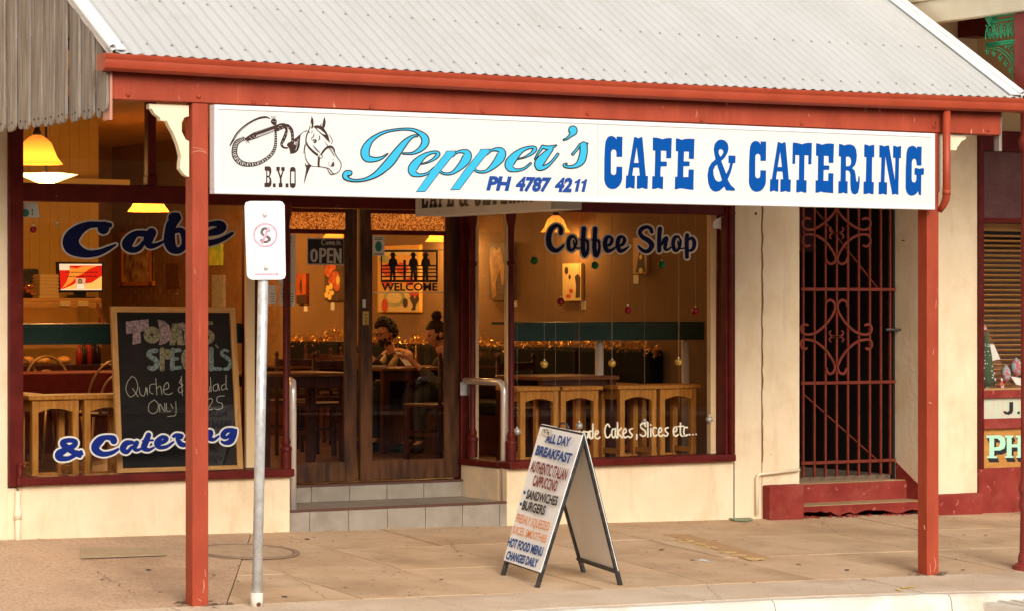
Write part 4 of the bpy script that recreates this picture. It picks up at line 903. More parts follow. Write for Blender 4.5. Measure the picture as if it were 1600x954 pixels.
for S_ in (rL, sL, aL):
    for s in S_: ib.stroke(s, 2)
    for s in S_: ic.stroke(s, OW)
ib.build('script_outline', black, fs_); ic.build('script_lettering', cyan, fs_); ib2.build('script_outline', black, fs_); ic2.build('script_lettering', cyan, fs_)
mb = MB()
textpx(mb, 'PH', SP, (760, 296.5), (794.5, 297.3), (764.6, 277), .001, bold=.055, shear=0.0)
textpx(mb, '4787', SP, (804.5, 297.5), (858, 298.8), (808.5, 278), .001, bold=.055)
textpx(mb, '42', SP, (865.5, 298.8), (892.5, 299.6), (869.5, 279.3), .001, bold=.055)
ik = Ink(SP, (730, 180), 7.34)
for dx, dy in ((0, 0), (76, 3)): ik.fill([(1278 + dx, 734 + dy), (1302 + dx, 734 + dy), (1270 + dx, 882 + dy), (1234 + dx, 880 + dy), (1256 + dx, 782 + dy), (1230 + dx, 786 + dy), (1236 + dx, 762 + dy), (1262 + dx, 752 + dy)])
ik.build('phone_lettering', phblue, fs_)
mb.build('phone_lettering', phblue, fs_)

# ================================================================== HANGING SIGN under the verandah
xh0, xh1 = fx_(861, 14.95), fx_(909, 14.95); HP = PX(xh0)
a = HP(649, 339); yh1 = a.y; zh0 = a.z; zh1 = zh0 + .42
hg = thing('hanging_sign', 'old cream lightbox with black western capitals hanging behind the long sign', 'sign', ((xh0 + xh1) / 2, (14.95 + yh1) / 2, zh0))
greyw = mat('aged_sign_metal', (.52, .46, .38), .6, (.58, .52, .44), 4)
MB().box(xh0 + .004, xh1 - .004, 14.96, yh1 - .01, zh0 + .005, zh1).build('casing', greyw, hg)
for b_ in ((xh0, xh0 + .012, 14.95, yh1, zh0, zh0 + .055), (xh1 - .012, xh1, 14.95, yh1, zh0, zh0 + .055), (xh0 + .0125, xh1 - .0125, 14.95, 14.97, zh0 + .001, zh1), (xh0, xh0 + .0115, yh1 - .04, yh1, zh0 + .056, zh1), (xh0, xh0 + .0115, 14.95, 14.99, zh0 + .056, zh1), (xh0, xh1, 14.95, yh1, zh1, zh1 + .02)):
    MB().box(*b_).build('frame', greyw, hg, bevel=.002)
HQ = PX(xh0 + .001)
def hl(x, y): return (640 + x / 9.54, 290 + y / 9.54)
ik = Ink(HQ, (640, 290), 9.54, .0002)
base = lambda x: 378 - (x - 180) * .0705
def hgl(g, x0, w, gy0=112, gy1=832, gx0=0, gx1=1):
    out = []
    for x, y in g:
        t = (x - gx0) / (gx1 - gx0); xx = x0 + t * w; h = 300; out.append((xx, base(xx) - 8 - (gy1 - y) / (gy1 - gy0) * h))
    return out
ik.fill(hgl(C_, 180, 95, gx0=122, gx1=370)); ik.fill(hgl(A_, 292, 118, gx0=412, gx1=716), hgl(A_h, 292, 118, gx0=412, gx1=716)); ik.fill(hgl(F_, 430, 80, gx0=770, gx1=1038)); ik.fill(hgl(E_, 553, 105, gx0=1078, gx1=1346))
am = lambda g: hgl(g, 735, 150, gx0=134, gx1=514); ik.fill(am(AM), am(AMh), am(AMk))
ik.fill(hgl(C_, 968, 92, gx0=122, gx1=370)); ik.fill(hgl(A_, 1085, 115, gx0=412, gx1=716), hgl(A_h, 1085, 115, gx0=412, gx1=716))
tg = [(x, 112 + (y - 103) * 1.2) for x, y in T_]; ik.fill(hgl(tg, 1225, 95, gx0=-70, gx1=142)); ik.fill(hgl(E_, 1355, 100, gx0=1078, gx1=1346))
rg = [(x, 112 + (y - 116) * 1.2) for x, y in Rr_]; rh = [(x, 112 + (y - 116) * 1.2) for x, y in Rh]; ik.fill(hgl(rg, 1480, 100, gx0=456, gx1=712), hgl(rh, 1480, 100, gx0=456, gx1=712))
for g_, gx0, gx1, x0, w in ((I_, 756, 886, 1600, 50), (N_, 936, 1206, 1668, 100), (G_, 1258, 1478, 1785, 90)):
    q = [(x, 112 + (y - 122) * 1.18) for x, y in g_]; ik.fill(hgl(q, x0, w, gx0=gx0, gx1=gx1))
ik.build('lettering', black, hg)
for yy in (15.4, yh1 - .4): MB().tube([((xh0 + xh1) / 2, yy, zh1), ((xh0 + xh1) / 2, yy, rz(yy) - .08)], .008, 6).build('hanger', blkmetal, hg)

# ================================================================== STREET PARKING SIGN
b0 = PG(401, 946); pk = thing('parking_sign', 'white no standing sign plate on a leaning galvanised pole', 'street sign', b0)
top = PY(b0.y)(413.5, 330)
MB().tube([b0 + Vector((0, 0, -.02)), top], .0295, 16).build('pole', galv, pk, smooth=True)
MB().tube([b0 + Vector((0, 0, -.01)), b0 + (top - b0) * .034], .036, 16).build('pole_socket', kerbm, pk, smooth=True)
c = PY(b0.y - .036)(404, 943.5); MB().lathe(c, [(.012, .004), (.012, -.006), (.004, -.009)], 10, 'y').build('socket_bolt', mat('rusty', (.12, .05, .025), .8), pk)
KP = Pl(b0 + (top - b0) * .9 + Vector((-.01, -.036, 0)), (-.30, -.953, 0))
out = [(391, 314.5), (437, 314.5), (441.5, 316), (444.5, 321), (446.3, 430), (445, 434.5), (440, 437), (394, 437.3), (388, 434.5), (385.6, 430), (382, 322), (384, 316.5)]
P = [KP(*p) for p in out]; MB().prism(P, KP.n * .004).build('sign_plate', mat('plate_white', (.86, .855, .84), .35, (.82, .815, .80), 5), pk)
KQ = KP.moved(.0046); sc_ = 7.07; og = (380, 310)
ik = Ink(KQ, og, sc_); ik.ring(244, 409, 114, 136, 40); ik.stroke([(283, 320, 14), (205, 505, 14)], cap=False); ik.stroke([(128, 842, 10), (370, 838, 8)], cap=False); ik.fill([(362, 815), (400, 838), (362, 865)])
ik.build('prohibition_mark', mat('faded_red', (.80, .24, .32), .6, (.88, .42, .48), 30), pk)
ik = Ink(KQ.moved(-.0003), og, sc_, .00002); ik.stroke([(282, 358, 15), (262, 340, 13), (225, 340, 15), (202, 375, 16), (222, 408, 15), (272, 428, 16), (290, 460, 17), (255, 485, 14), (215, 478, 13), (198, 464, 14)]); ik.build('letter_mark', mat('sign_black_faded', (.05, .035, .035), .6, (.3, .26, .25), 60), pk)
for px, py in ((413.9, 336.2), (415.4, 419)):
    c = KP(px, py, .004); nn = KP.n; mb = MB(); mb.tube([c, c + nn * .010], [.0155, .012], 14); mb.ball(c + nn * .010, .011, 10, 6); mb.build('bolt_head', steel, pk, smooth=True)

# ================================================================== SANDWICH BOARD
AF, AN, BF, BN = PG(782, 897), PG(838, 917), PG(911, 893), PG(971, 914)
TF, TN = PY(15.18)(846.4, 661.9), PY(14.62)(912.5, 675.9)
sb = thing('sandwich_board', 'white A-frame pavement board with hand painted coloured menu lines and black steel legs', 'sandwich board', (AF + BN) / 2)
def side_leg(foot, tp, off): MB().bar(foot + off, tp + off, .026, .022, (0, 1, 0)).build('leg', blkmetal, sb, bevel=.002)
n1 = (AN - AF).cross(TF - AF).normalized(); n1 = n1 if n1.x < 0 else -n1
n2 = (BN - BF).cross(TF - BF).normalized(); n2 = n2 if n2.x > 0 else -n2
iv = (TN - TF).normalized() * .012
side_leg(AF, TF, iv - n1 * .012); side_leg(AN, TN, -iv - n1 * .012); side_leg(BF, TF, iv - n2 * .012 + Vector((.012, 0, 0))); side_leg(BN, TN, -iv - n2 * .012 + Vector((.012, 0, 0)))
MB().bar(TF + Vector((.004, 0, -.006)), TN + Vector((.004, 0, -.006)), .03, .012).build('top_bar', blkmetal, sb)
def lerp(a, b, t): return a + (b - a) * t
for f_, t_, g_, h_, nn in ((AF, TF, AN, TN, n1), (BF, TF, BN, TN, n2)):
    lo_ = .095; q = [lerp(f_, t_, lo_), lerp(g_, h_, lo_), h_.copy(), t_.copy()]
    MB().prism([p + nn * .001 for p in q], nn * .005).build('panel', board if nn is n1 else backbd, sb)
    q0, q1 = lerp(f_, t_, lo_), lerp(g_, h_, lo_); MB().bar(q0 - nn * .010, q1 - nn * .010, .018, .02, nn).build('cross_bar', blkmetal, sb)
    MB().prism([p - nn * .0005 for p in (lerp(f_, t_, lo_ + .01) + iv * 2.2, lerp(g_, h_, lo_ + .01) - iv * 2.2, h_ - iv * 2.2, t_ + iv * 2.2)], -nn * .001).build('panel_back', backbd, sb)
hm = (TF + TN) / 2; L_ = (TN - TF).normalized()
MB().tube([lerp(TF, TN, .42), lerp(TF, TN, .43) + Vector((0, 0, .022)), lerp(TF, TN, .50) + Vector((0, 0, .036)), lerp(TF, TN, .585) + Vector((0, 0, .034)), lerp(TF, TN, .63) + Vector((0, 0, .018)), lerp(TF, TN, .64)], .007, 8).build('carry_handle', blkmetal, sb, smooth=True)
BPp = Pl(AF + n1 * .0065, n1)
LINES = [('ALL DAY', 283, 137, 435, 165, 297, 86, 'b', .045), ('BREAKFAST', 222, 213, 440, 268, 238, 160, 'b', .045), ('AUTHENTIC ITALIAN', 190, 318, 413, 374, 207, 254, 'r', .03), ('CAPPUCCINO', 205, 405, 353, 444, 219, 343, 'r', .03),
         ('SANDWICHES', 165, 486, 356, 532, 178, 434, 'k', .035), ('BURGERS', 139, 554, 279, 590, 153, 502, 'k', .035), ('FRESHLY SQUEEZED', 101, 631, 306, 690, 115, 582, 'o', .01), ('JUICES, SMOOTHIES', 78, 699, 287, 763, 92, 654, 'o', .01),
         ('HOT FOOD MENU', 49, 781, 264, 846, 63, 731, 'b', .035), ('CHANGES DAILY', 39, 861, 232, 916, 53, 814, 'b', .035)]
cm = {'b': mat('board_blue', (.012, .07, .27), .6), 'r': mat('board_maroon', (.20, .018, .022), .6), 'k': black, 'o': mat('board_orange', (.78, .27, .055), .6)}
X1 = AN - AF; Y1_ = TF - AF; G1 = Matrix(((X1.dot(X1), X1.dot(Y1_)), (X1.dot(Y1_), Y1_.dot(Y1_)))).inverted()
def ab(p): d = p - (AF + n1 * .0065); return G1 @ Vector((d.dot(X1), d.dot(Y1_)))
def q2(c): return BN + n2 * .0065 + (BF - BN) * c[0] + (TN - BN) * c[1]
for body, lx, ly, rx, ry, tx, ty, cc, bd in LINES:
    pt = [BPp(780 + x / 3.973, 655 + y / 3.973) for x, y in ((lx, ly), (rx, ry), (tx, ty))]
    m1 = MB(); text3(m1, body, pt[0], pt[1], pt[2], n1, .0008, bold=bd); m1.build('menu_lettering', cm[cc], sb)
    m2 = MB(); g = [q2(ab(p)) for p in pt]; text3(m2, body, g[0], g[1], g[2], n2, .0008, bold=bd); m2.build('menu_lettering', cm[cc], sb)
ik = Ink(BPp.moved(.0012), (780, 655), 3.973)
ik.disc(157, 450, 7, 14, 11); ik.build('bullet_mark', cm['b'], sb); ik = Ink(BPp.moved(.0012), (780, 655), 3.973); ik.disc(134, 522, 7, 14, 11); ik.build('bullet_mark', cm['b'], sb)
ik = Ink(BPp.moved(.0022), (780, 655), 3.973); ik.fill([(268, 52), (330, 64), (326, 104), (258, 92)]); ik.build('sticker', paper, sb)
ik = Ink(BPp.moved(.0030), (780, 655), 3.973)
for q in ((280, 66, 6), (292, 60, 4), (284, 78, 4), (303, 80, 7), (300, 66, 4), (306, 90, 4)): ik.disc(*q, 8); ik.h += .0001
ik.build('sticker_print', ink, sb)
ik = Ink(BPp.moved(.0016), (780, 655), 3.973)

# ================================================================== HANDRAILS
def rail(px, py_top, startpx, startpy, lab, xs_off):
    v = PY(17.47)(px, 600); s = PY(YD - .08)(startpx, startpy); zt = s.z
    th_ = thing('handrail', lab, 'handrail', (v.x, 17.47, ZT1))
    d = Vector((s.x - v.x, s.y - 17.47, 0)); l = d.length; d.normalize(); R0 = .075; pts = [Vector((v.x, 17.47, ZT1 + .001)), Vector((v.x, 17.47, zt - R0))]
    for k in range(1, 7):
        a = math.pi / 2 * k / 6; pts.append(Vector((v.x, 17.47, zt - R0)) + d * (R0 * (1 - math.cos(a))) + Vector((0, 0, R0 * math.sin(a))))
    pts.append(s + Vector((0, .0, 0)))
    MB().tube(pts, .0255, 16).build('rail', steel, th_, smooth=True)
    MB().box(s.x - .028, s.x + .028, YD - .052 if px > 600 else YD - .034, YD - .058 if px > 600 else YD - .045, zt - .11, zt - .01).build('wall_plate', galv, th_, bevel=.002)
    for dz_ in (-.035, -.085): MB().lathe((s.x, YD - .058, zt + dz_), [(.008, 0), (.007, -.005)], 10, 'y').build('screw', steel, th_)
rail(788, 600, 727, 594, 'bent stainless handrail on the right side of the tiled steps', 0)
rail(457.5, 600, 452, 593, 'bent stainless handrail on the left side of the tiled steps', 0)

# ================================================================== WINDOW LETTERING (vinyl on the outer face of the panes)
WP = PY(17.4275)
def vinyl(plane, org, sc, strokes, w, mfill, mline, par, name, extra=None, h2=.0032):
    a = Ink(plane, org, sc, .00004); b_ = Ink(plane.moved(h2), org, sc, .00004)
    for s in strokes: a.stroke(s, w); 
    for s in strokes: b_.stroke(s)
    a.build(name + '_outline', mline, par); b_.build(name, mfill, par)
S1 = [[(395, 180, 50), (400, 165, 48)], [(450, 150, 22), (400, 148, 25), (330, 145, 26), (260, 152, 32), (180, 195, 50), (120, 265, 68), (125, 330, 72), (190, 378, 48), (270, 397, 32), (360, 385, 26), (440, 350, 19), (502, 318, 8)],
      [(755, 225, 28), (680, 225, 28), (630, 265, 42), (600, 320, 46), (640, 362, 28), (700, 350, 24), (745, 295, 17)], [(810, 215, 42), (780, 280, 42), (795, 325, 30), (850, 322, 18), (925, 285, 10)],
      [(1000, 88, 48), (1035, 80, 36), (985, 140, 44), (968, 210, 46), (965, 290, 50), (990, 350, 42), (1045, 368, 28), (1095, 320, 30), (1095, 240, 34), (1060, 195, 24), (1010, 200, 22), (940, 215, 16)],
      [(1180, 265, 14), (1290, 225, 24), (1380, 200, 34), (1420, 170, 36), (1395, 140, 30), (1310, 142, 20), (1240, 180, 48), (1200, 250, 60), (1240, 300, 40), (1320, 302, 26), (1400, 280, 21), (1460, 250, 18), (1505, 220, 13)]]
vinyl(WP, (90, 325), 5.517, S1, 14, navy, silverv, pane_l, 'cafe_lettering')
S2 = [[(232, 318, 16), (170, 280, 24), (105, 232, 26), (95, 205, 22), (140, 190, 19), (192, 200, 20), (185, 232, 22), (120, 265, 24), (65, 300, 32), (68, 332, 26), (130, 338, 19), (190, 312, 17), (242, 282, 14)], [(205, 278, 10), (250, 300, 12)],
      [(505, 195, 28), (495, 175, 26), (440, 168, 20), (395, 190, 32), (358, 235, 34), (365, 275, 30), (420, 302, 22), (490, 290, 17), (540, 262, 11)],
      [(655, 208, 16), (605, 215, 24), (578, 260, 26), (610, 285, 18), (650, 245, 13)], [(690, 210, 20), (672, 250, 20), (690, 270, 14), (735, 255, 9)], [(785, 148, 22), (765, 200, 25), (748, 250, 24), (785, 268, 15), (830, 248, 8)], [(738, 196, 8), (820, 190, 9)],
      [(855, 225, 12), (910, 200, 18), (930, 175, 18), (892, 165, 16), (855, 210, 26), (872, 246, 18), (930, 242, 14), (985, 205, 9)], [(985, 160, 12), (1010, 150, 18), (1050, 160, 22), (1018, 172, 16), (1045, 220, 22), (1090, 225, 16), (1130, 190, 8)],
      [(1140, 150, 18), (1128, 200, 20), (1160, 208, 10)], [(1150, 90, 14), (1155, 96, 14)], [(1190, 150, 18), (1180, 210, 20)], [(1195, 180, 10), (1240, 140, 20), (1285, 128, 24), (1272, 165, 24), (1308, 186, 15), (1350, 158, 9)],
      [(1465, 108, 18), (1410, 115, 20), (1385, 152, 22), (1415, 168, 14), (1460, 130, 14)], [(1490, 108, 12), (1472, 150, 24), (1445, 200, 24), (1400, 212, 15), (1375, 200, 10)]]
vinyl(WP, (80, 650), 5.161, S2, 14, navy2, whitev, pane_l, 'catering_lettering')
S3 = [[(385, 305, 42), (388, 230, 42), (350, 170, 32), (280, 162, 38), (195, 240, 48), (152, 390, 52), (165, 530, 54), (225, 615, 50), (310, 640, 38), (390, 590, 28), (445, 530, 18)],
      [(635, 370, 26), (565, 385, 36), (532, 490, 38), (545, 600, 38), (600, 635, 28), (655, 570, 26), (688, 460, 22), (650, 380, 18)], [(630, 450, 16), (650, 550, 18), (690, 590, 16), (765, 590, 14)],
      [(830, 218, 46), (822, 320, 42), (815, 450, 44), (812, 600, 44), (838, 725, 44), (888, 680, 32), (908, 560, 26), (890, 460, 26), (840, 425, 22)], [(768, 430, 18), (840, 420, 20), (918, 462, 16)],
      [(1048, 222, 46), (1042, 325, 40), (1035, 450, 42), (1032, 600, 44), (1060, 730, 44), (1108, 680, 32), (1128, 560, 26), (1110, 460, 26), (1060, 430, 22)], [(990, 435, 18), (1060, 424, 20), (1138, 466, 16)],
      [(1255, 548, 20), (1330, 522, 32), (1370, 440, 36), (1340, 375, 26), (1268, 395, 40), (1236, 520, 44), (1275, 635, 42), (1350, 635, 32), (1440, 575, 18)],
      [(1495, 548, 20), (1570, 522, 32), (1612, 440, 36), (1580, 375, 26), (1508, 395, 40), (1476, 520, 44), (1515, 635, 42), (1590, 635, 32), (1700, 555, 10)]]
S4 = [[(660, 285, 34), (632, 215, 38), (560, 185, 34), (470, 220, 42), (430, 290, 38), (485, 380, 42), (600, 450, 48), (660, 540, 50), (600, 640, 42), (510, 650, 36), (430, 590, 28), (400, 545, 14)], [(815, 222, 44), (802, 400, 40), (802, 640, 42)],
      [(850, 530, 18), (895, 430, 34), (945, 395, 32), (928, 480, 36), (912, 600, 34), (965, 622, 24), (1025, 575, 14)], [(1168, 370, 26), (1100, 390, 36), (1068, 510, 36), (1095, 625, 36), (1150, 630, 28), (1195, 560, 28), (1212, 450, 24), (1180, 380, 18)],
      [(1160, 460, 16), (1180, 560, 18), (1220, 600, 15), (1295, 588, 14)], [(1338, 342, 40), (1330, 500, 40), (1335, 765, 38)], [(1365, 430, 22), (1430, 400, 32), (1475, 470, 38), (1460, 590, 36), (1400, 640, 26), (1355, 620, 16)]]
S4 = [sh(s, 1476.8, 0) for s in S4]
vinyl(WP, (845, 340), 12.307, S3 + S4, 34, navy, mat('tan_vinyl', (.66, .55, .42), .6), pane_r, 'coffee_shop_lettering')
ik = Ink(WP.moved(.0005), (870, 650), 6.957, .00004)
for s in ([[(360, 155), (360, 230)], [(355, 190), (330, 165), (300, 175), (295, 210), (315, 235), (350, 215)], [(60, 150), (60, 225)], [(62, 175), (95, 160), (105, 225)], [(108, 175), (140, 155), (152, 222)], [(180, 180), (210, 160), (222, 230)], [(224, 180), (250, 160), (262, 230)],
           [(272, 180), (300, 160), (300, 235)], [(348, 165), (328, 235)], [(392, 80), (392, 235)], [(390, 165), (362, 160), (352, 200), (368, 240), (390, 215)], [(422, 195), (452, 175), (440, 150), (418, 175), (420, 225), (450, 240), (468, 222)],
           [(575, 110), (555, 82), (530, 110), (522, 170), (540, 225), (568, 220), (582, 195)], [(632, 135), (605, 140), (598, 195), (615, 230), (640, 200)], [(640, 130), (636, 190), (650, 230)], [(660, 65), (662, 228)], [(700, 125), (668, 175), (712, 230)],
           [(725, 185), (755, 165), (745, 130), (722, 155), (722, 205), (745, 228), (765, 215)], [(820, 130), (790, 145), (800, 175), (822, 200), (800, 228), (778, 215)], [(870, 195), (868, 245)],
           [(965, 105), (945, 72), (915, 85), (915, 120), (955, 150), (968, 190), (940, 215), (908, 195)], [(990, 65), (990, 220)], [(1022, 130), (1022, 215)], [(1020, 88), (1021, 92)], [(1085, 125), (1055, 120), (1045, 170), (1062, 212), (1090, 200)],
           [(1108, 175), (1140, 155), (1130, 120), (1108, 145), (1108, 195), (1130, 215), (1150, 200)], [(1210, 120), (1180, 130), (1185, 160), (1208, 185), (1190, 212), (1165, 200)],
           [(1270, 170), (1305, 148), (1295, 110), (1270, 135), (1270, 190), (1295, 212), (1320, 195)], [(1345, 72), (1345, 190), (1370, 212)], [(1320, 108), (1375, 104)], [(1420, 120), (1390, 118), (1380, 165), (1395, 208), (1425, 195)],
           [(1445, 195), (1446, 197)], [(1480, 194), (1481, 196)], [(1515, 192), (1516, 194)]]):
    ik.stroke([(x, y, 8.5) for x, y in s])
ik.build('cakes_lettering', creamv, pane_r)
# torn paper and the corner sticker
ik = Ink(WP.moved(.0006), (1080, 300), 9.54); ik.fill([(448, 372), (460, 575), (420, 552), (365, 545), (325, 555), (320, 500), (335, 440), (370, 410), (410, 392)]); ik.build('torn_paper', mat('torn_white', (.72, .64, .56), .7), pane_r)
ik = Ink(WP.moved(.0006), (0, 280), 9.54); ik.fill([(335, 345), (560, 350), (600, 575), (335, 570)]); ik.build('corner_sticker', mat('pale_sticker', (.45, .43, .36), .6), pane_l)
ik = Ink(WP.moved(.0012), (0, 280), 9.54); ik.disc(378, 505, 58, 20); ik.h += .0002; ik.disc(482, 525, 15, 12); ik.h += .0002; ik.fill([(472, 445), (492, 445), (492, 495), (472, 495)]); ik.build('sticker_print', mat('sticker_green', (.02, .16, .11), .6), pane_l)

# ================================================================== IRON GATE
gt = thing('security_gate', 'dark red wrought iron gate with scrolls in the recessed doorway', 'gate', (13.5, 17.8, .3))
GP = PY(17.80); gb = GP(1300, 744).z; gtop = 3.4
for px in (1254.8, 1272.2, 1289.5, 1307, 1324.5, 1341.5, 1358.8, 1376, 1390.5):
    x = GP(px, 500).x; MB().box(x - .0085, x + .0085, 17.792, 17.809, gb, gtop).build('bar', gatered, gt)
xa, xb = GP(1250, 500).x, GP(1397, 500).x
for py in (330 - 60, 452.3, 596.8, 720.3):
    z = GP(1320, py).z; MB().box(xa, xb, 17.780, 17.7915, z - .012, z + .012).build('rail', gatered, gt)
    for px in (1254.8, 1272.2, 1289.5, 1307, 1324.5, 1341.5, 1358.8, 1376): MB().lathe((GP(px, 500).x, 17.78, z), [(.006, 0), (.004, -.004)], 6, 'y').build('rivet', gatered, gt)
def scroll(pts, org, sc, cx, mirror=True, w=.020):
    for m_ in ((1, -1) if mirror else (1,)):
        P = [GP(org[0] + (cx + m_ * (x - cx)) / sc, org[1] + y / sc, .018) for x, y in pts]; C = catmull([tuple(p) for p in P], 6); mb = MB(); vs = []
        for i, p in enumerate(C):
            a = Vector(C[max(i - 1, 0)]); b_ = Vector(C[min(i + 1, len(C) - 1)]); d = (b_ - a).normalized(); n = Vector((-d.z, 0, d.x)) * (w / 2) * (1 if 1 < i < len(C) - 2 else .7); p = Vector(p)
            for q in ((p - n, 0), (p + n, 0), (p + n, .011), (p - n, .011)): vs.append(q[0] + Vector((0, q[1], 0)))
        fs = [(i * 4 + k, i * 4 + (k + 1) % 4, (i + 1) * 4 + (k + 1) % 4, (i + 1) * 4 + k) for i in range(len(C) - 1) for k in range(4)] + [(3, 2, 1, 0), tuple(len(C) * 4 - 4 + k for k in range(4))]
        mb.add(vs, fs).build('scroll', gatered, gt)
Z7 = ((1240, 320), 5.961, 402); Z8 = ((1240, 470), 6.361, 427)
scroll([(165, 140), (120, 125), (86, 160), (98, 215), (150, 235), (220, 215), (300, 160), (360, 100), (396, 40), (405, -40), (380, -75), (340, -75)], *Z7)
scroll([(158, 378), (120, 388), (86, 350), (102, 290), (160, 277), (230, 297), (300, 345), (350, 410), (388, 480), (388, 530), (350, 552), (312, 530), (300, 490)], *Z7)
scroll([(322, 55), (327, 15), (365, -8), (405, 20), (414, 70), (380, 150), (320, 230), (240, 300), (160, 328), (98, 318), (76, 270), (100, 228), (150, 238)], *Z8)
scroll([(140, 460), (100, 474), (72, 430), (95, 382), (160, 382), (230, 407), (310, 470), (370, 550), (412, 640), (400, 700), (360, 720), (332, 690), (330, 660)], *Z8)
for Z, yc, k in ((Z8, 347, 1), (Z7, 265, .93)):
    for s in (1, -1): scroll([(375, yc - s * 57 * k), (356, yc - s * 32 * k), (382, yc - s * 5), (427 if Z is Z8 else 402, yc - s * 2)] if Z is Z8 else [(352, yc - s * 55), (338, yc - s * 30), (362, yc - s * 4), (402, yc - s * 1)], *Z, w=.013)
for a_, b_ in (((1270, 324), (1370, 450)), ((1256, 616), (1368, 716))):
    MB().bar(GP(*a_, -.016), GP(*b_, -.016), .008, .022, (0, 1, 0)).build('brace', gatered, gt)
c = GP(1400, 514); MB().tube([c + Vector((-.12, -.02, 0)), c + Vector((.03, -.06, 0))], .011, 8).lathe(c + Vector((.03, -.06, 0)), [(.018, -.01), (.018, .01)], 8).build('bolt_handle', blkmetal, gt)

# ================================================================== NEIGHBOUR AT THE RIGHT
nb = thing('neighbour_shop', 'dark red shopfront with blinds and glass signs at the right edge', 'shop building', (16, 17.4, 0))
NX1 = 19.0
nz = lambda py, px=1560: F(px, py).z
MB().box(XN + .0, NX1, 17.42, 17.75, nz(205), 6.0).build('wall', mat('neighbour_wall', (.60, .42, .22), .8, (.66, .48, .27), 2), nb)
for name, z0, z1, m_ in (('header', nz(236), nz(205), dkred), ('transom_rail', nz(349), nz(341), dkred), ('rail', nz(621), nz(609), plinthred), ('rail', nz(669), nz(653), plinthred)):
    MB().box(XN + .002, 16.6, 17.37, 17.46, z0, z1).build(name, m_, nb, bevel=.006)
MB().box(XN + .002, NX1, 17.375, 17.6, -.3, nz(730)).build('stall_riser', plinthred, nb, bevel=.006)
jx = fx_(1533); MB().box(XN + .001, jx, 17.36, 17.47, nz(730), nz(205) - .001).build('jamb', dkred, nb, bevel=.006)
MB().box(16.6, NX1, 17.36, 17.6, nz(730), nz(205)).build('panelling', dkred, nb)
obs2 = mat('obscure_purple_glass', (.10, .035, .035), .22, (.14, .06, .05), 3, bump=1.0, bscale=26)
MB().box(jx, 16.6, 17.42, 17.43, nz(341), nz(236)).build('obscure_pane', obs2, nb)
MB().box(jx, 16.6, 17.425, 17.431, nz(609), nz(349)).build('window_pane', winglass, nb)
MB().box(jx, 16.6, 17.41, 17.43, nz(653), nz(621)).build('sign_panel', mat('mint_glass', (.52, .60, .46), .25, (.60, .50, .38), 7, stretch=(4, 1, 1)), nb)
MB().box(jx, 16.6, 17.41, 17.43, nz(730), nz(669)).build('sign_panel', mat('amber_panel', (.55, .27, .07), .3, (.42, .19, .05), 9, stretch=(1, 1, 3)), nb)
SG = PY(17.409)
ik = Ink(SG, (1500, 480), 3.67, .0002); ik.fill([(283, 540), (305, 540), (305, 590), (298, 606), (280, 614), (258, 610), (247, 596), (256, 590), (270, 598), (282, 590)]); ik.disc(336, 602, 8, 12, 9); ik.build('sign_lettering', black, nb)
Pg = [(150, 732), (230, 730), (256, 745), (262, 775), (255, 805), (230, 818), (196, 818), (196, 850), (212, 850), (212, 862), (155, 862), (155, 850), (168, 850), (168, 746), (150, 746)]; Pgh = [(196, 748), (216, 750), (228, 762), (230, 780), (222, 796), (196, 800)]
Hg = [(258, 732), (305, 732), (305, 744), (296, 744), (296, 782), (330, 782), (330, 744), (320, 744), (320, 732), (372, 732), (372, 744), (360, 744), (360, 850), (372, 850), (372, 860), (322, 860), (322, 850), (330, 850), (330, 800), (296, 800), (296, 850), (306, 850), (306, 860), (258, 860), (258, 850), (268, 850), (268, 744), (258, 744)]
ik = Ink(SG, (1500, 480), 3.67, .0001)
for d in (5, 10, 15, 20): ik.fill(sh(Pg, d * .6, d * 1.2), sh(Pgh, d * .6, d * 1.2)); ik.fill(sh(Hg, d * .6, d * 1.2))
ik.build('sign_lettering', black, nb)
ik = Ink(SG.moved(.0012), (1500, 480), 3.67, .0001); ik.fill(Pg, Pgh); ik.fill(Hg); ik.build('sign_lettering', mat('mint_letter', (.42, .72, .52), .5), nb)
bl_ = thing('venetian_blind', 'amber timber venetian blind hanging in the next shop window', 'blind', (15.3, 17.62, nz(560)))
slatm = mat('blind_slat', (.62, .29, .06), .55, (.70, .36, .09), 7)
z = nz(360); MB().box(jx + .02, 16.4, 17.60, 17.65, z, z + .06).build('headrail', slatm, bl_)
k = 0
while z > nz(600):
    z -= .0405; MB().bar((jx + .02, 17.625, z), (16.4, 17.625, z), .034, .003, (0, .45, 1)).build('slat', slatm, bl_); k += 1
for xx in (jx + .13, jx + .6): MB().tube([(xx, 17.603, nz(360)), (xx, 17.603, nz(600))], .002, 5).build('cord', cream_trim, bl_)
MB().box(jx, 16.6, 17.44, 18.6, nz(612), nz(606)).build('display_shelf', mat('shelf_wood', (.45, .24, .10), .5), nb)
MB().box(jx, 16.6, 17.95, 18.0, nz(606), 3.0).build('back_panel', mat('dim_interior', (.05, .022, .010), .8), nb)
sz_ = nz(606)
def dsp(px, py, y=17.52): return PY(y)(px, py)
c = dsp(1541, 606); h = dsp(1541, 515).z - sz_
ft = thing('felt_tree', 'green felt christmas tree with white dots in the next shop window', 'ornament', (c.x, 17.52, sz_))
MB().lathe((c.x, 17.52, sz_ + .02), [(.072, 0), (.055, h * .4), (.028, h * .75), (.003, h - .02)], 12).build('cone', mat('felt_green', (.055, .085, .04), .9), ft, smooth=True)
mb = MB()
for k in range(26):
    t = random.uniform(.05, .8); a = random.uniform(-2.6, -.2); r = .072 * (1 - t) + .004 + .004; mb.ball((c.x + r * math.cos(a), 17.52 + r * math.sin(a), sz_ + .02 + t * (h - .03)), .007, 6, 4)
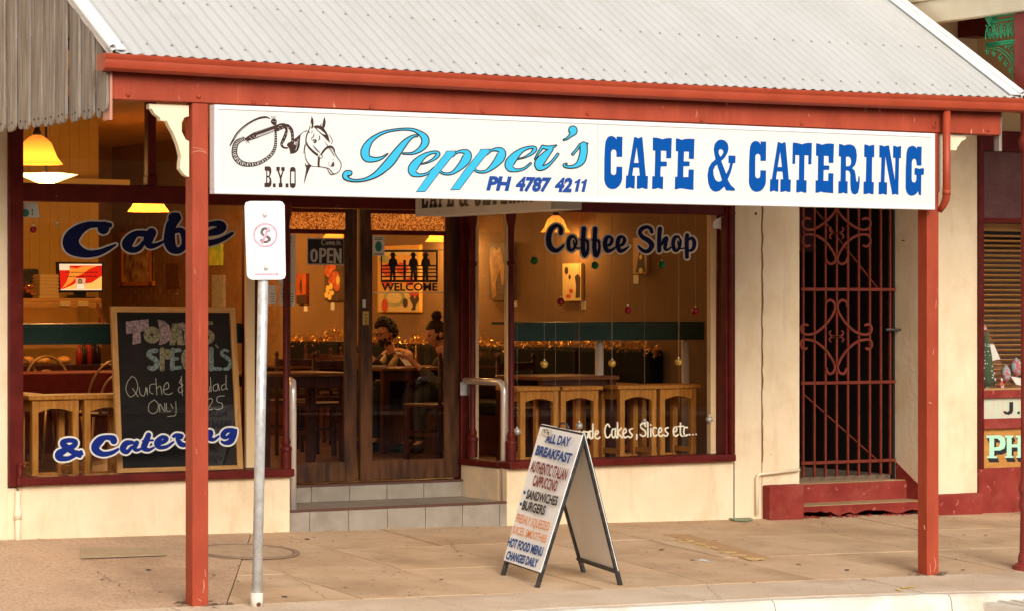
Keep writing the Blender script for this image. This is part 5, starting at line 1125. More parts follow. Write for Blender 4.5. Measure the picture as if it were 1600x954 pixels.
mb.build('dot', white, ft); MB().box(c.x - .02, c.x + .02, 17.50, 17.54, sz_, sz_ + .02).build('base', white, ft)
c = dsp(1533, 512); o = MB().prism([dsp(1532, 497), dsp(1544, 514), dsp(1531, 514)], (0, .01, 0)).build('paper_star', mat('patterned_paper', (.65, .45, .4), .8, (.3, .12, .15), 60), nb)
kb = mat('brown_felt', (.22, .10, .045), .9, (.28, .13, .06), 20)
q = [dsp(1534, 520, 17.7), dsp(1545, 516, 17.7), dsp(1562, 560, 17.7), dsp(1580, 600, 17.7), dsp(1582, 607, 17.7), dsp(1534, 607, 17.7)]
o = MB().prism(q, (0, .12, 0)).build('gift_bag', kb); tag(o, 'crumpled brown gift bag leaning behind the felt tree', 'bag'); recentre(o, q[-1])
q = [dsp(1540, 537), dsp(1553, 537), dsp(1563, 560), dsp(1551, 563)]; o = MB().prism(q, (0, .004, 0)).build('greeting_card', paper); tag(o, 'tilted white greeting card above the felt tree', 'card')
q = [dsp(1579, 587), dsp(1597, 590), dsp(1597, 602), dsp(1588, 600)]; o = MB().prism(q, (0, .004, 0)).build('greeting_card', paper); tag(o, 'white card lying beneath the patterned cushions', 'card')
cush = mat('patterned_cushion', (.52, .10, .10), .85, (.30, .42, .42), 38, lo=.45, hi=.55)
for (px, py, rx, rz_, lab) in ((1572, 583, 8, 15, 'pointed red patterned cushion left of its pair'), (1588, 573, 10, 16, 'pointed red patterned cushion right of its pair')):
    c = dsp(px, py); s_ = 21.9 / FPX; mb = MB(); mb.lathe((c.x, c.y, c.z - rz_ * s_), [(.002, 0), (rx * s_ * .8, rz_ * s_ * .5), (rx * s_, rz_ * s_), (rx * s_ * .8, rz_ * s_ * 1.5), (.002, rz_ * s_ * 2)], 12)
    o = mb.build('cushion', cush, smooth=True); tag(o, lab, 'cushion', 'patterned cushions in the next window'); recentre(o, (c.x, c.y, c.z - rz_ * s_))
c = dsp(1565, 607); o = MB().lathe((c.x, c.y, sz_), [(.022, 0), (.018, .03), (.010, .05), (.012, .06), (.004, .08)], 10).build('figurine', mat('red_white_fig', (.6, .08, .05), .6, (.75, .7, .6), 30, lo=.48, hi=.52), smooth=True)
tag(o, 'tiny red and white figurine standing on the display shelf', 'figurine'); recentre(o, (c.x, c.y, sz_))

nv = thing('neighbour_verandah', 'neighbouring verandah with cream beams, a dark red column and green cast iron lace', 'verandah', (14, 15.5, 0))
VP_ = PX(12.66); zb = VP_(1591, 18).z
MB().box(12.66, 12.74, 14.45, 17.40, zb, zb + .16).build('beam', cream_trim, nv, bevel=.006)
MB().box(12.64, 12.76, 14.42, 17.40, zb + .162, zb + .60).build('fascia_board', cream_trim, nv, bevel=.006)
MB().box(12.625, 12.66, 14.42, 17.40, zb + .19, zb + .215).build('moulding', cream_trim, nv, bevel=.005)
MB().box(12.77, 19, 14.45, 17.40, zb + .30, zb + .34).build('ceiling', mat('soffit', (.42, .30, .17), .8), nv)
a = PY(17.3)(1508, 58); b_ = PY(17.3)(1536, 30); MB().box(a.x, b_.x, 17.2, 17.39, a.z, b_.z).build('dark_opening_box', dkred, nv)  # dark box added in place of a dark opening, not a timber
MB().box(12.9, 19, 14.46, 14.56, zb, zb + .3).build('beam', cream_trim, nv)
redcol = mat('column_red', (.22, .028, .022), .45, (.27, .045, .035), 8, bump=.15, bscale=50)
MB().box(12.70, 12.82, 14.49, 14.61, 3.10, zb - .002).build('post', redcol, nv, bevel=.008)
cxn = 12.765; cyn = 14.55; g0 = G(cxn, cyn)
prof = [(.10, 0), (.10, .03), (.062, .05), (.062, .09), (.052, .12), (.046, .40), (.055, .42), (.060, .44), (.055, .46), (.045, .49), (.055, .53), (.062, .55), (.055, .58), (.044, .62), (.040, 2.85), (.048, 2.86), (.062, 2.90), (.062, 2.93), (.045, 2.96), (.045, 3.10), (.07, 3.14), (.08, 3.2)]
o = MB().lathe((cxn, cyn, g0), prof, 18).build('column', redcol, nv); autosmooth(o, 40)
# cast lace in the plane of the end beam
LP_ = PX(12.72); lt = lambda x, y: LP_(1400 + x / 4.335, y / 4.335)
def lace(strokes, r, name):
    for s in strokes:
        P = [lt(*p) for p in s]; P = [Vector(p) for p in catmull([tuple(p) for p in P], 4)] if len(P) > 2 else P
        MB().tube(P, r, 6).build(name, ironlace, nv, smooth=True)
lace([[(655, 148), (840, 122)], [(612, 300), (845, 268)], [(612, 315), (845, 283)]], .009, 'lace_rail')
MB().prism([lt(592, 110), lt(650, 105), (lt(638, 178)), lt(628, 172)], (.05, 0, 0)).build('lace_corner', ironlace, nv)
MB().bar(lt(655, 112), lt(845, 90), .02, .012).build('lace_rail', ironlace, nv)
arcs = []; lv = []
for k in range(5):
    x0 = 612 + k * 50; dy = -k * 7
    arcs.append([(x0 - 5, 275 + dy), (x0 - 2, 215 + dy), (x0 + 22, 175 + dy), (x0 + 48, 205 + dy), (x0 + 52, 268 + dy)])
    arcs.append([(x0 + 2, 180 + dy), (x0 + 12, 230 + dy), (x0 + 25, 262 + dy), (x0 + 38, 230 + dy), (x0 + 48, 175 + dy)])
    arcs.append([(x0 + 24, 272 + dy), (x0 + 24, 200 + dy)])
    lv += [(x0 + 24, 200 + dy, .010), (x0 + 12, 240 + dy, .009), (x0 + 36, 238 + dy, .009), (x0, 175 + dy, .009), (x0 + 24, 155 + dy, .008)]
arcs += [[(612, 318), (680, 322), (740, 350), (790, 410), (822, 480), (836, 540)], [(620, 328), (680, 338), (730, 365), (775, 420), (808, 490), (824, 545)],
         [(770, 345), (800, 330), (838, 330)], [(780, 370), (810, 390), (838, 440)], [(838, 350), (800, 370), (800, 410), (838, 420)], [(830, 300), (780, 310), (760, 340)], [(720, 300), (750, 318), (790, 305)]]
lace(arcs, .0042, 'lace_arch')
for x, y in ((618, 330), (662, 345), (705, 375), (742, 415), (775, 460), (800, 500), (822, 555), (832, 600)):
    arcs2 = [[(x + 6, y - 8), (x - 6, y + 14), (x + 2, y + 26)]]; lace(arcs2, .005, 'lace_drop')
    lv += [(x - 10, y + 18, .009), (x + 10, y + 20, .009), (x, y + 34, .010)]
lv += [(790, 360, .012), (815, 350, .010), (820, 385, .011), (800, 395, .010), (830, 460, .010), (745, 325, .009), (770, 318, .009), (835, 320, .010)]
mb = MB()
for x, y, r in lv: mb.ball(lt(x, y), r * .8, 7, 5)
mb.build('lace_leaf', ironlace, nv, smooth=True)

# ================================================================== THE OTHER SIDE OF THE STREET (only mirrored in the glass)
sheet('far_footpath', -30, 45, -17.5, -14.0, lambda x, y: Gc(x, 13.9) - .05, kerbm, 3, 1)
op = thing('opposite_shops', 'low row of plain shops with an awning across the street', 'shop building', (7, -18, 0))
MB().box(-28, 43, -24, -17.5, -.6, 6.6).build('wall', mat('opposite_wall', (.035, .026, .018), .8, (.08, .06, .04), .6), op)
MB().box(-28, 43, -17.5, -14.3, 3.0, 3.25).build('awning', mat('opposite_awning', (.22, .16, .12), .7), op, bevel=.03)
for k in range(14):
    x = -26 + k * 5; MB().box(x, x + 3.6, -17.5, -17.44, .3, 2.7).build('shop_window', mat('opposite_glass', (.02, .02, .022), .15), op)
    MB().box(x - .6, x - .48, -14.5, -14.38, -.5, 3.0).build('post', dkred, op)

# ================================================================== INSIDE THE CAFE
YW = 17.60
# breakfast bars along the windows
def barcounter(x0, x1, lab, legs):
    t = thing('bar_counter', lab, 'bar counter', ((x0 + x1) / 2, 18.35, FZ), 'green bar counters behind the windows')
    MB().box(x0, x1, 18.20, 18.225, 1.432, 1.555).build('front_panel', green, t); MB().box(x0 - .003, x1, 18.19, 18.55, 1.556, 1.575).build('counter_top', green, t)
    for px in legs:
        x = fx_(px, 18.33); MB().lathe((x, 18.33, FZ), [(.033, 0), (.033, 1.555 - FZ - .003)], 14).build('leg', mat('white_leg', (.62, .50, .38), .5), t, smooth=True)
    return t
barcounter(fx_(805, 18.2), 12.62, 'green bar counter on two pale legs behind the right window', (936.5, 1071.5))
barcounter(6.48, fx_(396, 18.2), 'green bar counter behind the left window and the blackboard', (300,))
# stools
def make_stool():
    t = thing('bar_stool', '', 'stool', (0, 0, 0), 'timber bar stools behind the windows')
    W, Dp, H = .335, .30, .685; l = .045
    MB().box(-W / 2 - .03, W / 2 + .03, -Dp / 2 - .02, Dp / 2 + .02, H - .032, H).build('seat', stoolw, t, bevel=.008)
    for sx in (-1, 1):
        for sy in (-1, 1):
            x0 = sx * (W / 2) - (l if sx > 0 else 0); y0 = sy * (Dp / 2) - (l if sy > 0 else 0); MB().box(x0, x0 + l, y0, y0 + l, 0, H - .033).build('leg', stoolw, t, bevel=.004)
    xi0, xi1 = -W / 2 + l, W / 2 - l
    for yy in (-Dp / 2 + .006, Dp / 2 - .030):
        pts = [(xi0, yy, H - .034), (xi1, yy, H - .034), (xi1, yy, H - .115)] + [(xi1 + (xi0 - xi1) * k / 8, yy, H - .115 + .026 * math.sin(math.pi * k / 8)) for k in range(1, 8)] + [(xi0, yy, H - .115)]
        MB().prism(pts, (0, .024, 0)).build('apron', stoolw, t)
        MB().box(xi0, xi1, yy, yy + .022, .10, .145).build('stretcher', stoolw, t, bevel=.003)
    for xx in (-W / 2 + .010, W / 2 - .034):
        MB().box(xx, xx + .024, -Dp / 2 + l, Dp / 2 - l, H - .11, H - .034).build('apron', stoolw, t)
        MB().box(xx, xx + .022, -Dp / 2 + l, Dp / 2 - l, .16, .20).build('stretcher', stoolw, t, bevel=.003)
    return t
st0 = make_stool(); yS = 17.85
for i, (a_, b_, yy, lab) in enumerate(((815, 871, yS, 'timber bar stool standing nearest the entry in the right window'), (880, 932, yS, 'second timber bar stool from the entry, left of the pale counter leg'),
        (970, 1025, yS, 'timber bar stool behind the words Slices etc in the right window'), (1034, 1086, yS, 'rightmost timber bar stool in the right window beside the counter leg'),
        (936, 992, 18.28, 'timber bar stool half hidden behind another under the green counter'), (53.6, 120.5, yS, 'timber bar stool above the blue ampersand in the left window'),
        (135, 201, yS, 'timber bar stool half hidden behind the blackboard'), (0, 46, 18.3, 'timber bar stool at the far left end of the left window'))):
    s = st0 if i == 0 else copy_tree(st0)
    x = (fx_(a_, yy) + fx_(b_, yy)) / 2; s.location = (x, yy + .15, FZ); s['label'] = lab
ROOTLOC[st0.name] = Vector()

# blackboard menu leaning in the left window
BPl = Pl((0, 17.60, .56), (0, -1, .045))
bb = thing('specials_board', 'timber framed blackboard chalked with todays specials leaning inside the left window', 'blackboard', BPl(280, 738))
o4 = [(173.6, 478), (367.6, 479.3), (380.5, 734), (183.8, 740)]
def quadpt(u, v, q=o4): a = (q[0][0] + (q[1][0] - q[0][0]) * u, q[0][1] + (q[1][1] - q[0][1]) * u); b = (q[3][0] + (q[2][0] - q[3][0]) * u, q[3][1] + (q[2][1] - q[3][1]) * u); return (a[0] + (b[0] - a[0]) * v, a[1] + (b[1] - a[1]) * v)
fu, fv = .044, .034
for nm, us, m_ in (('l', [(0, 0), (fu, fv), (fu, 1 - fv), (0, 1)], pine), ('r', [(1 - fu, fv), (1, 0), (1, 1), (1 - fu, 1 - fv)], pine), ('t', [(0, 0), (1, 0), (1 - fu, fv), (fu, fv)], pine_x), ('b', [(fu, 1 - fv), (1 - fu, 1 - fv), (1, 1), (0, 1)], pine_x)):
    MB().prism([BPl(*quadpt(*u), .014) for u in us], BPl.n * -.028).build('frame', m_, bb, bevel=.004)
MB().prism([BPl(*quadpt(*u)) for u in ((fu * .8, fv * .8), (1 - fu * .8, fv * .8), (1 - fu * .8, 1 - fv * .8), (fu * .8, 1 - fv * .8))], BPl.n * -.008).build('board', blackboard, bb)
BI = BPl.moved(.001)
pinkc = mat('pink_chalk', (.36, .25, .24), .9, (.17, .115, .11), 60, lo=.4, hi=.6); yelc = mat('yellow_chalk', (.28, .25, .14), .9, (.13, .11, .06), 60, lo=.4, hi=.6); grc = mat('green_chalk', (.22, .28, .25), .9, (.10, .13, .115), 60, lo=.4, hi=.6); whc = mat('white_chalk', (.45, .45, .34), .9)
A5 = ((170, 475), 6.957)
ik = Ink(BI, *A5); ik.fill([(185, 185), (430, 158), (437, 280), (340, 295), (352, 415), (258, 435), (262, 310), (190, 320)])
ik.fill([(530, 165), (600, 175), (655, 225), (680, 310), (660, 390), (610, 425), (545, 440), (562, 330)], [(598, 290), (614, 300), (600, 318)])
ik.stroke([(800, 220, 28), (850, 300, 26)]); ik.stroke([(915, 205, 28), (850, 310, 28), (850, 420, 28)]); ik.build('chalk_lettering', pinkc, bb)
ik = Ink(BI.moved(.0004), *A5); ik.ring(470, 330, 16, 92, 20)
ik.fill([(690, 205), (775, 200), (822, 440), (745, 440), (735, 375), (715, 440), (660, 440)], [(730, 270), (745, 300), (728, 300)])
ik.stroke([(1115, 200, 20), (1060, 205, 24), (1030, 260, 24), (1090, 300, 26), (1125, 350, 26), (1090, 405, 24), (1020, 415, 20)]); ik.build('chalk_lettering', yelc, bb)
ik = Ink(BI.moved(.0008), *A5); ik.stroke([(515, 500, 24), (455, 510, 26), (435, 550, 26), (500, 595, 28), (525, 650, 30), (480, 695, 26), (440, 685, 22)])
ik.stroke([(690, 490, 22), (690, 695, 26)], n=1); ik.stroke([(690, 500, 22), (770, 495, 22)]); ik.stroke([(690, 590, 18), (745, 588, 18)]); ik.stroke([(690, 690, 20), (775, 685, 20)])
ik.stroke([(1112, 485, 26), (1112, 700, 26)]); ik.stroke([(1110, 695, 20), (1212, 700, 20)]); ik.stroke([(1295, 505, 14), (1250, 495, 16), (1225, 535, 18), (1280, 575, 20), (1325, 625, 22), (1300, 690, 20), (1255, 700, 16)]); ik.build('chalk_lettering', grc, bb)
ik = Ink(BI.moved(.0012), *A5); ik.stroke([(580, 485, 26), (580, 700, 26)]); ik.ring(635, 540, 10, 58, 20)
ik.stroke([(880, 490, 20), (825, 520, 24), (812, 600, 24), (835, 680, 22), (885, 700, 18)]); ik.stroke([(930, 490, 18), (930, 700, 18)]); ik.stroke([(1010, 485, 20), (975, 700, 20)]); ik.stroke([(1010, 485, 20), (1060, 700, 20)]); ik.stroke([(990, 620, 14), (1040, 620, 14)])
ik.stroke([(1165, 440, 10), (1188, 470, 8)]); ik.build('chalk_lettering', yelc, bb)
ik = Ink(BI, (170, 580), 5.783)
for s in ([(210, 40), (170, 90), (155, 160), (190, 225), (240, 200), (262, 130), (240, 60), (205, 42)], [(215, 150), (265, 225)], [(275, 140), (285, 200), (320, 215), (335, 140)], [(335, 140), (350, 205)], [(345, 145), (350, 210)], [(420, 110), (375, 120), (370, 180), (400, 200)], [(425, 60), (435, 210)], [(435, 150), (465, 130), (480, 205)],
          [(490, 165), (540, 145), (530, 95), (500, 130), (500, 190), (540, 205), (575, 190)], [(655, 60), (640, 100), (670, 120), (630, 150), (640, 190), (670, 170)], [(655, 40), (665, 215)],
          [(770, 80), (720, 90), (740, 130), (775, 150), (760, 195), (715, 190)], [(840, 120), (800, 130), (795, 175), (835, 175), (845, 120), (850, 180)], [(895, 130), (875, 170), (905, 180), (915, 130)], [(918, 50), (925, 180)], [(975, 110), (945, 130), (950, 170), (985, 160), (985, 105), (1000, 170)], [(1050, 110), (1020, 130), (1025, 165), (1055, 150)], [(1060, 30), (1060, 140), (1075, 160)],
          [(410, 255), (365, 290), (360, 350), (400, 378), (440, 350), (445, 290), (410, 252)], [(460, 360), (462, 290), (505, 360), (505, 285)], [(520, 285), (525, 355), (560, 352)], [(560, 290), (580, 330)], [(605, 270), (605, 385), (560, 400), (530, 405)],
          [(770, 240), (740, 270), (775, 300), (740, 340)], [(757, 225), (757, 360)], [(830, 250), (820, 340)], [(900, 250), (925, 240), (935, 270), (895, 340), (940, 335)], [(1045, 218), (985, 225), (980, 270), (1020, 285), (1025, 325), (985, 340), (960, 335)]):
    ik.stroke([(x, y, 2.6) for x, y in s])
ik.build('chalk_lettering', whc, bb)

# baubles on threads in the windows
glit = lambda n, c: mat(n, c, .35, tuple(min(1, k * 1.7) for k in c), 160, metal=.4)
cols = {'green': glit('bauble_green', (.01, .12, .035)), 'red': glit('bauble_red', (.22, .012, .018)), 'gold': glit('bauble_gold', (.50, .32, .06)), 'silver': glit('bauble_silver', (.42, .40, .36))}
stringm = mat('thread', (.34, .25, .15), .7)
BA = [(834.5, 407.5, 'green', 'leftmost of the green baubles below the words Coffee Shop'), (929.5, 415, 'green', 'middle green bauble under the double f of Coffee'), (1034, 414, 'green', 'rightmost green bauble below the h of Shop'),
      (876, 471, 'red', 'leftmost red bauble beside the yellow painting'), (981, 483.5, 'red', 'middle red bauble above the green counter in the right window'), (1086.5, 485.5, 'red', 'rightmost red bauble near the right window frame'),
      (850.5, 568, 'gold', 'leftmost gold bauble above the first bar stool'), (956.5, 566.7, 'gold', 'middle gold bauble between the two counter legs'), (1060, 564.5, 'gold', 'rightmost gold bauble beside the right counter leg'),
      (808, 673.5, 'silver', 'silver bauble hanging next to the sandwich board'), (905, 664.8, 'silver', 'silver bauble hanging just above the sandwich board'), (1007, 661, 'silver', 'silver bauble hanging in front of the S of Slices'), (1108, 654.5, 'silver', 'rightmost silver bauble low by the window corner'),
      (52, 359, 'red', 'dark red bauble below the corner sticker of the left window'), (89.5, 353.5, 'gold', 'small gold bauble in the left window above the monitor')]
bl0 = None
for px, py, cn, lab in BA:
    y = 17.50; c = PY(y)(px, py); r = .0285 if px > 100 else (.023 if cn == 'red' else .017)
    t = thing('bauble', cn + ' glitter ball: ' + lab if False else lab, 'bauble', c, 'christmas baubles on threads in the windows')
    MB().ball(c, r, 16, 10).build('ball', cols[cn], t, smooth=True)
    MB().lathe(c + Vector((0, 0, r - .002)), [(.007, 0), (.007, .009), (.002, .012)], 8).build('cap', steel, t)
    MB().tube([c + Vector((0, 0, r + .008)), Vector((c.x, y, ZH0 + .02))], .0012, 4).build('thread', stringm, t)
for px, lb_ in ((868, 'bare thread hanging past the C of Coffee'), (956, 'bare thread hanging between the words Coffee and Shop'), (1061, 'bare thread hanging past the o of Shop'), (1108.5, 'bare thread hanging nearest the right window frame')):
    c = PY(17.515)(px, 340); d_ = PY(17.515)(px, 640); o = MB().tube([c, d_], .0012, 4).build('thread', stringm); tag(o, lb_, 'thread', 'bare threads in the right window'); recentre(o, d_)

# pendant lamps
def pendant(px, py, y, r, lab, energy, hot=False):
    c = PY(y)(px, py); t = thing('pendant_lamp', lab, 'lamp', c, 'glass bell pendant lamps in the cafe')
    prof = [(r, 0), (r * .93, r * .10), (r * .78, r * .28), (r * .68, r * .55), (r * .55, r * .85), (r * .30, r * 1.08), (r * .16, r * 1.15)]
    o = MB().lathe(c, prof, 28); o.f = [f for f in o.f if len(f) == 4]; sh_ = o.build('lamp_shade', bulb, t, smooth=True)
    MB().ball(c + Vector((0, 0, r * .42)), r * .33, 12, 8).build('bulb', bulbhot, t, smooth=True)
    MB().lathe(c + Vector((0, 0, r * 1.12)), [(.025, 0), (.032, .02), (.02, .05), (.012, .09)], 12).build('lamp_holder', blkmetal, t, smooth=True)
    if c.z + r * 1.15 + .1 < CZ: MB().tube([c + Vector((0, 0, r * 1.15 + .07)), Vector((c.x, c.y, CZ))], .006, 6).build('rod', blkmetal, t)
    ld = bpy.data.lights.new('lamp_light', 'POINT'); ld.energy = energy; ld.color = (1.0, .50, .14); ld.shadow_soft_size = .07
    lo = bpy.data.objects.new('lamp_light', ld); COL.objects.link(lo); lo.parent = t; lo.location = (0, 0, -.02)
    return t
pendant(58, 257, 19.2, .185, 'glowing bell lamp at the top left of the left window', 55)
pendant(232, 331, 25.6, .205, 'glowing bell lamp just below the transom above the word Cafe', 150)
pendant(868, 363, 20.2, .125, 'glowing bell lamp behind the C of Coffee', 14)
pendant(690, 378, 22.3, .15, 'glowing bell lamp seen through the right door leaf', 40)
pendant(527, 374, 22.6, .14, 'glowing bell lamp behind the open sign', 18)
c = PY(21.5)(72, 291); dl = thing('dish_light', 'bright square glass ceiling dish behind the left transom window', 'lamp', c)
r = .28; q = [(c.x - r, c.y, c.z + .10), (c.x, c.y - r, c.z + .10), (c.x + r, c.y, c.z + .10), (c.x, c.y + r, c.z + .10)]
MB().add([c] + q, [(0, 1, 2), (0, 2, 3), (0, 3, 4), (0, 4, 1), (4, 3, 2, 1)]).build('dish', mat('dish_glass_lit', (1, .8, .5), .4, emit=(1.0, .74, .36), estr=1.7), dl); MB().tube([c + Vector((0, 0, .1)), (c.x, c.y, CZ)], .01, 6).build('rod', blkmetal, dl)
ld = bpy.data.lights.new('lamp_light', 'POINT'); ld.energy = 75; ld.color = (1, .52, .16); ld.shadow_soft_size = .1; lo = bpy.data.objects.new('lamp_light', ld); COL.objects.link(lo); lo.parent = dl; lo.location = (0, 0, -.1)

# pictures on the side wall
WPN = PX(XW - .035)
def picture(name, px0, px1, py0, py1, m, lab, cat='painting', depth=.034, frame=None, art=None, tagpx=None, skew=0):
    q = [WPN(px0, py0 + skew), WPN(px1, py0), WPN(px1, py1), WPN(px0, py1)]; y0 = q[0].y; y1 = q[1].y; z1 = (q[0].z + q[1].z) / 2; z0 = (q[2].z + q[3].z) / 2; x = XW - .035
    t = thing(name, lab, cat, (XW, (y0 + y1) / 2, z0), 'pictures on the cafe side wall')
    MB().box(x, XW - .001, y0, y1, z0, z1).build('canvas', m, t)
    if frame:
        w = .05
        for b_ in ((x - .012, x + .02, y0 + w, y1 - w, z1 - w, z1), (x - .012, x + .02, y0 + w, y1 - w, z0, z0 + w), (x - .012, x + .02, y0, y0 - w, z0, z1), (x - .012, x + .02, y1 + w, y1, z0, z1)): MB().box(*b_).build('frame', frame, t)
    if art:
        for nm, mm, shapes in art:
            ik = Ink(Pl((x, 0, 0), (-1, 0, 0)).moved(.001 + .0008 * art.index((nm, mm, shapes))), (0, 0), 1.0, .0001)
            for s in shapes:
                if s[0] == 'd': ik.h += .0001; ik.disc(s[1], s[2], s[3], 16, s[4])
                elif s[0] == 's': ik.stroke(s[1])
                else: ik.fill(s[1])
            ik.build(nm, mm, t)
    if tagpx:
        p = Pl((XW - .002, 0, 0), (-1, 0, 0))(*tagpx); MB().box(XW - .004, XW - .001, p.y - .04, p.y + .04, p.z - .05, p.z + .02).build('price_tag', paper, t)
    return t
pa = lambda n, c, c2=None, s=9: mat(n, c, .7, c2, s)
picture('still_life', 590, 655, 384, 487, pa('art_orange', (.80, .33, .05), (.75, .48, .10)), 'large orange still life of plates and fruit behind the seated people', art=[
    ('yellow_cloth', pa('art_yellow', (.72, .55, .22)), [('f', [(592, 455), (654, 455), (654, 486), (592, 486)]), ('f', [(592, 392), (652, 388), (652, 398), (592, 402)])]),
    ('green_plate', pa('art_green', (.30, .36, .13), (.45, .45, .2)), [('d', 616, 466, 17, 13), ('d', 600, 405, 8, 6)]), ('plate', pa('art_cream', (.72, .60, .30)), [('d', 616, 465, 12, 9)]),
    ('fruit', pa('art_red', (.62, .06, .03)), [('d', 601, 477, 5, 10), ('d', 606, 422, 9, 10), ('d', 628, 420, 9, 10), ('d', 647, 460, 8, 4), ('d', 604, 443, 8, 6), ('d', 640, 440, 7, 6)]), ('pattern', pa('art_dark', (.06, .03, .02)), [('f', [(640, 466), (644, 460), (648, 467), (652, 460), (655, 468), (649, 478), (649, 484), (642, 484), (645, 478)]), ('d', 633, 473, 4, 7)])])
picture('flower_painting', 507, 537, 412, 470, pa('art_brown', (.07, .035, .015), (.13, .07, .03)), 'dark canvas of orange and yellow flowers below the open sign', art=[
    ('orange_bloom', pa('art_bloom', (.72, .20, .03), (.45, .06, .02), 20), [('d', 513, 424, 6, 9), ('d', 524, 432, 6, 8), ('d', 518, 440, 5, 7), ('d', 526, 447, 5, 8), ('d', 517, 418, 8, 6)]), ('yellow_bloom', pa('art_ybloom', (.85, .62, .15)), [('d', 512, 452, 3, 6), ('d', 517, 448, 3, 5), ('d', 518, 458, 4, 4), ('d', 510, 461, 3, 5), ('d', 515, 464, 3, 5), ('d', 528, 438, 3, 7)])], tagpx=(520, 476))
picture('sunset_painting', 463, 478, 428, 475, pa('art_sunset', (.60, .13, .02), (.20, .03, .01), 3), 'narrow red sunset painting with dark silhouettes beside the posted menus', art=[('silhouette', pa('art_dark', (.06, .03, .02)), [('d', 470, 448, 1.6, 12), ('f', [(463, 462), (478, 460), (478, 475), (463, 475)])])], tagpx=(478, 478))
picture('horse_painting', 764, 803, 380, 469, pa('art_bg', (.10, .055, .02), (.16, .09, .03)), 'brown painting of pale golden horses at the left of the right window', art=[('horses', pa('art_gold', (.62, .36, .10), (.35, .17, .04), 14), [('f', [(766, 388), (771, 384), (776, 392), (782, 385), (784, 400), (788, 415), (787, 445), (784, 446), (781, 420), (775, 440), (775, 462), (770, 466), (767, 440), (765, 410)])])], tagpx=(804, 470))
picture('figure_painting', 879, 908, 412, 470, pa('art_pale', (.80, .62, .25), (.75, .50, .2)), 'bright yellow painting of two figures in the middle of the right window', art=[('figures', pa('art_dark', (.06, .03, .02)), [('f', [(898, 432), (903, 428), (907, 434), (906, 465), (899, 466), (900, 448)]), ('d', 885, 423, 3, 6), ('d', 890, 433, 2, 4)]), ('red_dress', pa('art_red', (.62, .06, .03)), [('d', 892, 455, 3, 4), ('d', 888, 463, 4, 3)])], tagpx=(912, 474), depth=.03)
picture('framed_print', 989, 1010, 372, 428, pa('art_skin', (.62, .38, .16), (.5, .3, .12)), 'framed print of a dark figure behind the S of Shop', art=[('figure', pa('art_dark', (.06, .03, .02)), [('f', [(993, 426), (998, 398), (1000, 385), (1006, 396), (1009, 426)])]), ('face', pa('art_ybloom', (.85, .62, .15)), [('d', 1001, 402, 2.2, 4), ('d', 1001, 423, 3, 4)])], tagpx=(994, 434))
picture('framed_photo', 190, 237, 363, 447, pa('art_sepia', (.80, .52, .18), (.20, .09, .03), 9), 'orange framed street photograph on the far left part of the side wall', frame=mat('orange_frame', (.65, .22, .04), .5))
picture('small_carving', 259, 279, 412, 450, pa('art_brown2', (.22, .08, .03), (.08, .03, .012), 30), 'small dark red carving hanging right of the framed photograph', tagpx=(277, 453))
t = picture('green_hanging', 326, 345, 368, 415, pa('art_lime', (.34, .58, .07), (.85, .68, .12), 7), 'green and yellow hanging cloth right of the left verandah post')  # flat panel in a random mix of green and yellow
picture('notice_sheet', 331, 349, 430, 480, pa('notice_pale', (.42, .38, .30), (.25, .25, .26), 40), 'pale lined notice sheet behind the left window near the verandah post', 'notice')

# notices, open sign and cut metal sign on the doors
DN = PY(YD + .0165)
def sheet_on(plane, q, m, name, lab, cat, prn=None, group=None, th_=.0015):
    P = [plane(*p, .001) for p in q]; t = thing(name, lab, cat, P[-1], group); MB().prism(P, plane.n * th_).build('sheet', m, t)
    if prn:
        ik = Ink(plane.moved(.001 + th_ + .0006), (0, 0), 1.0, .00005)
        for s in prn: ik.fill(s)
        ik.build('print', ink, t)
    return t
rows = lambda x0, x1, ys, h=.7: [[(x0, y), (x1, y), (x1, y + h), (x0, y + h)] for y in ys]
sheet_on(DN, [(436, 366), (461.5, 367), (462, 445), (434, 445)], paper, 'menu_sheet', 'tall paper menu taped inside the left door glass', 'notice', rows(439, 457, (370, 373, 378)) + rows(446, 453, (386, 391, 397, 403, 409, 415, 421)))
sheet_on(DN, [(437, 446.5), (461, 447), (460.5, 478), (437, 477)], paper, 'notice_sheet', 'lower paper notice with a bold heading taped inside the left door', 'notice', rows(441, 452, (451, 452.2), 1.2) + rows(440, 458, (459, 463, 467, 471), 1))
sheet_on(PY(17.60), [(419.5, 446), (431, 446), (431, 476), (419.5, 476)], paper, 'notice_sheet', 'narrow notice on the splayed glass beside the street pole', 'notice', rows(422, 429, (459, 463, 467, 471), .8))
op_ = thing('open_sign', 'black and white come in open sign hanging in the left door glass', 'sign', DN(509, 414))
P = [DN(*p, .001) for p in ((479.8, 372), (538, 372.5), (538, 414.5), (479.8, 414))]; MB().prism(P, DN.n * .003).build('sign_edge', mat('open_white', (.50, .46, .40), .6), op_)
P = [DN(*p, .004) for p in ((481.3, 373.8), (536.6, 374.3), (536.6, 412.6), (481.3, 412.2))]; MB().prism(P, DN.n * .001).build('sign_face', mat('open_black', (.02, .015, .013), .5), op_)
OP = DN.moved(.006); o1 = ((430, 300), 5.3); ik = Ink(OP, *o1)
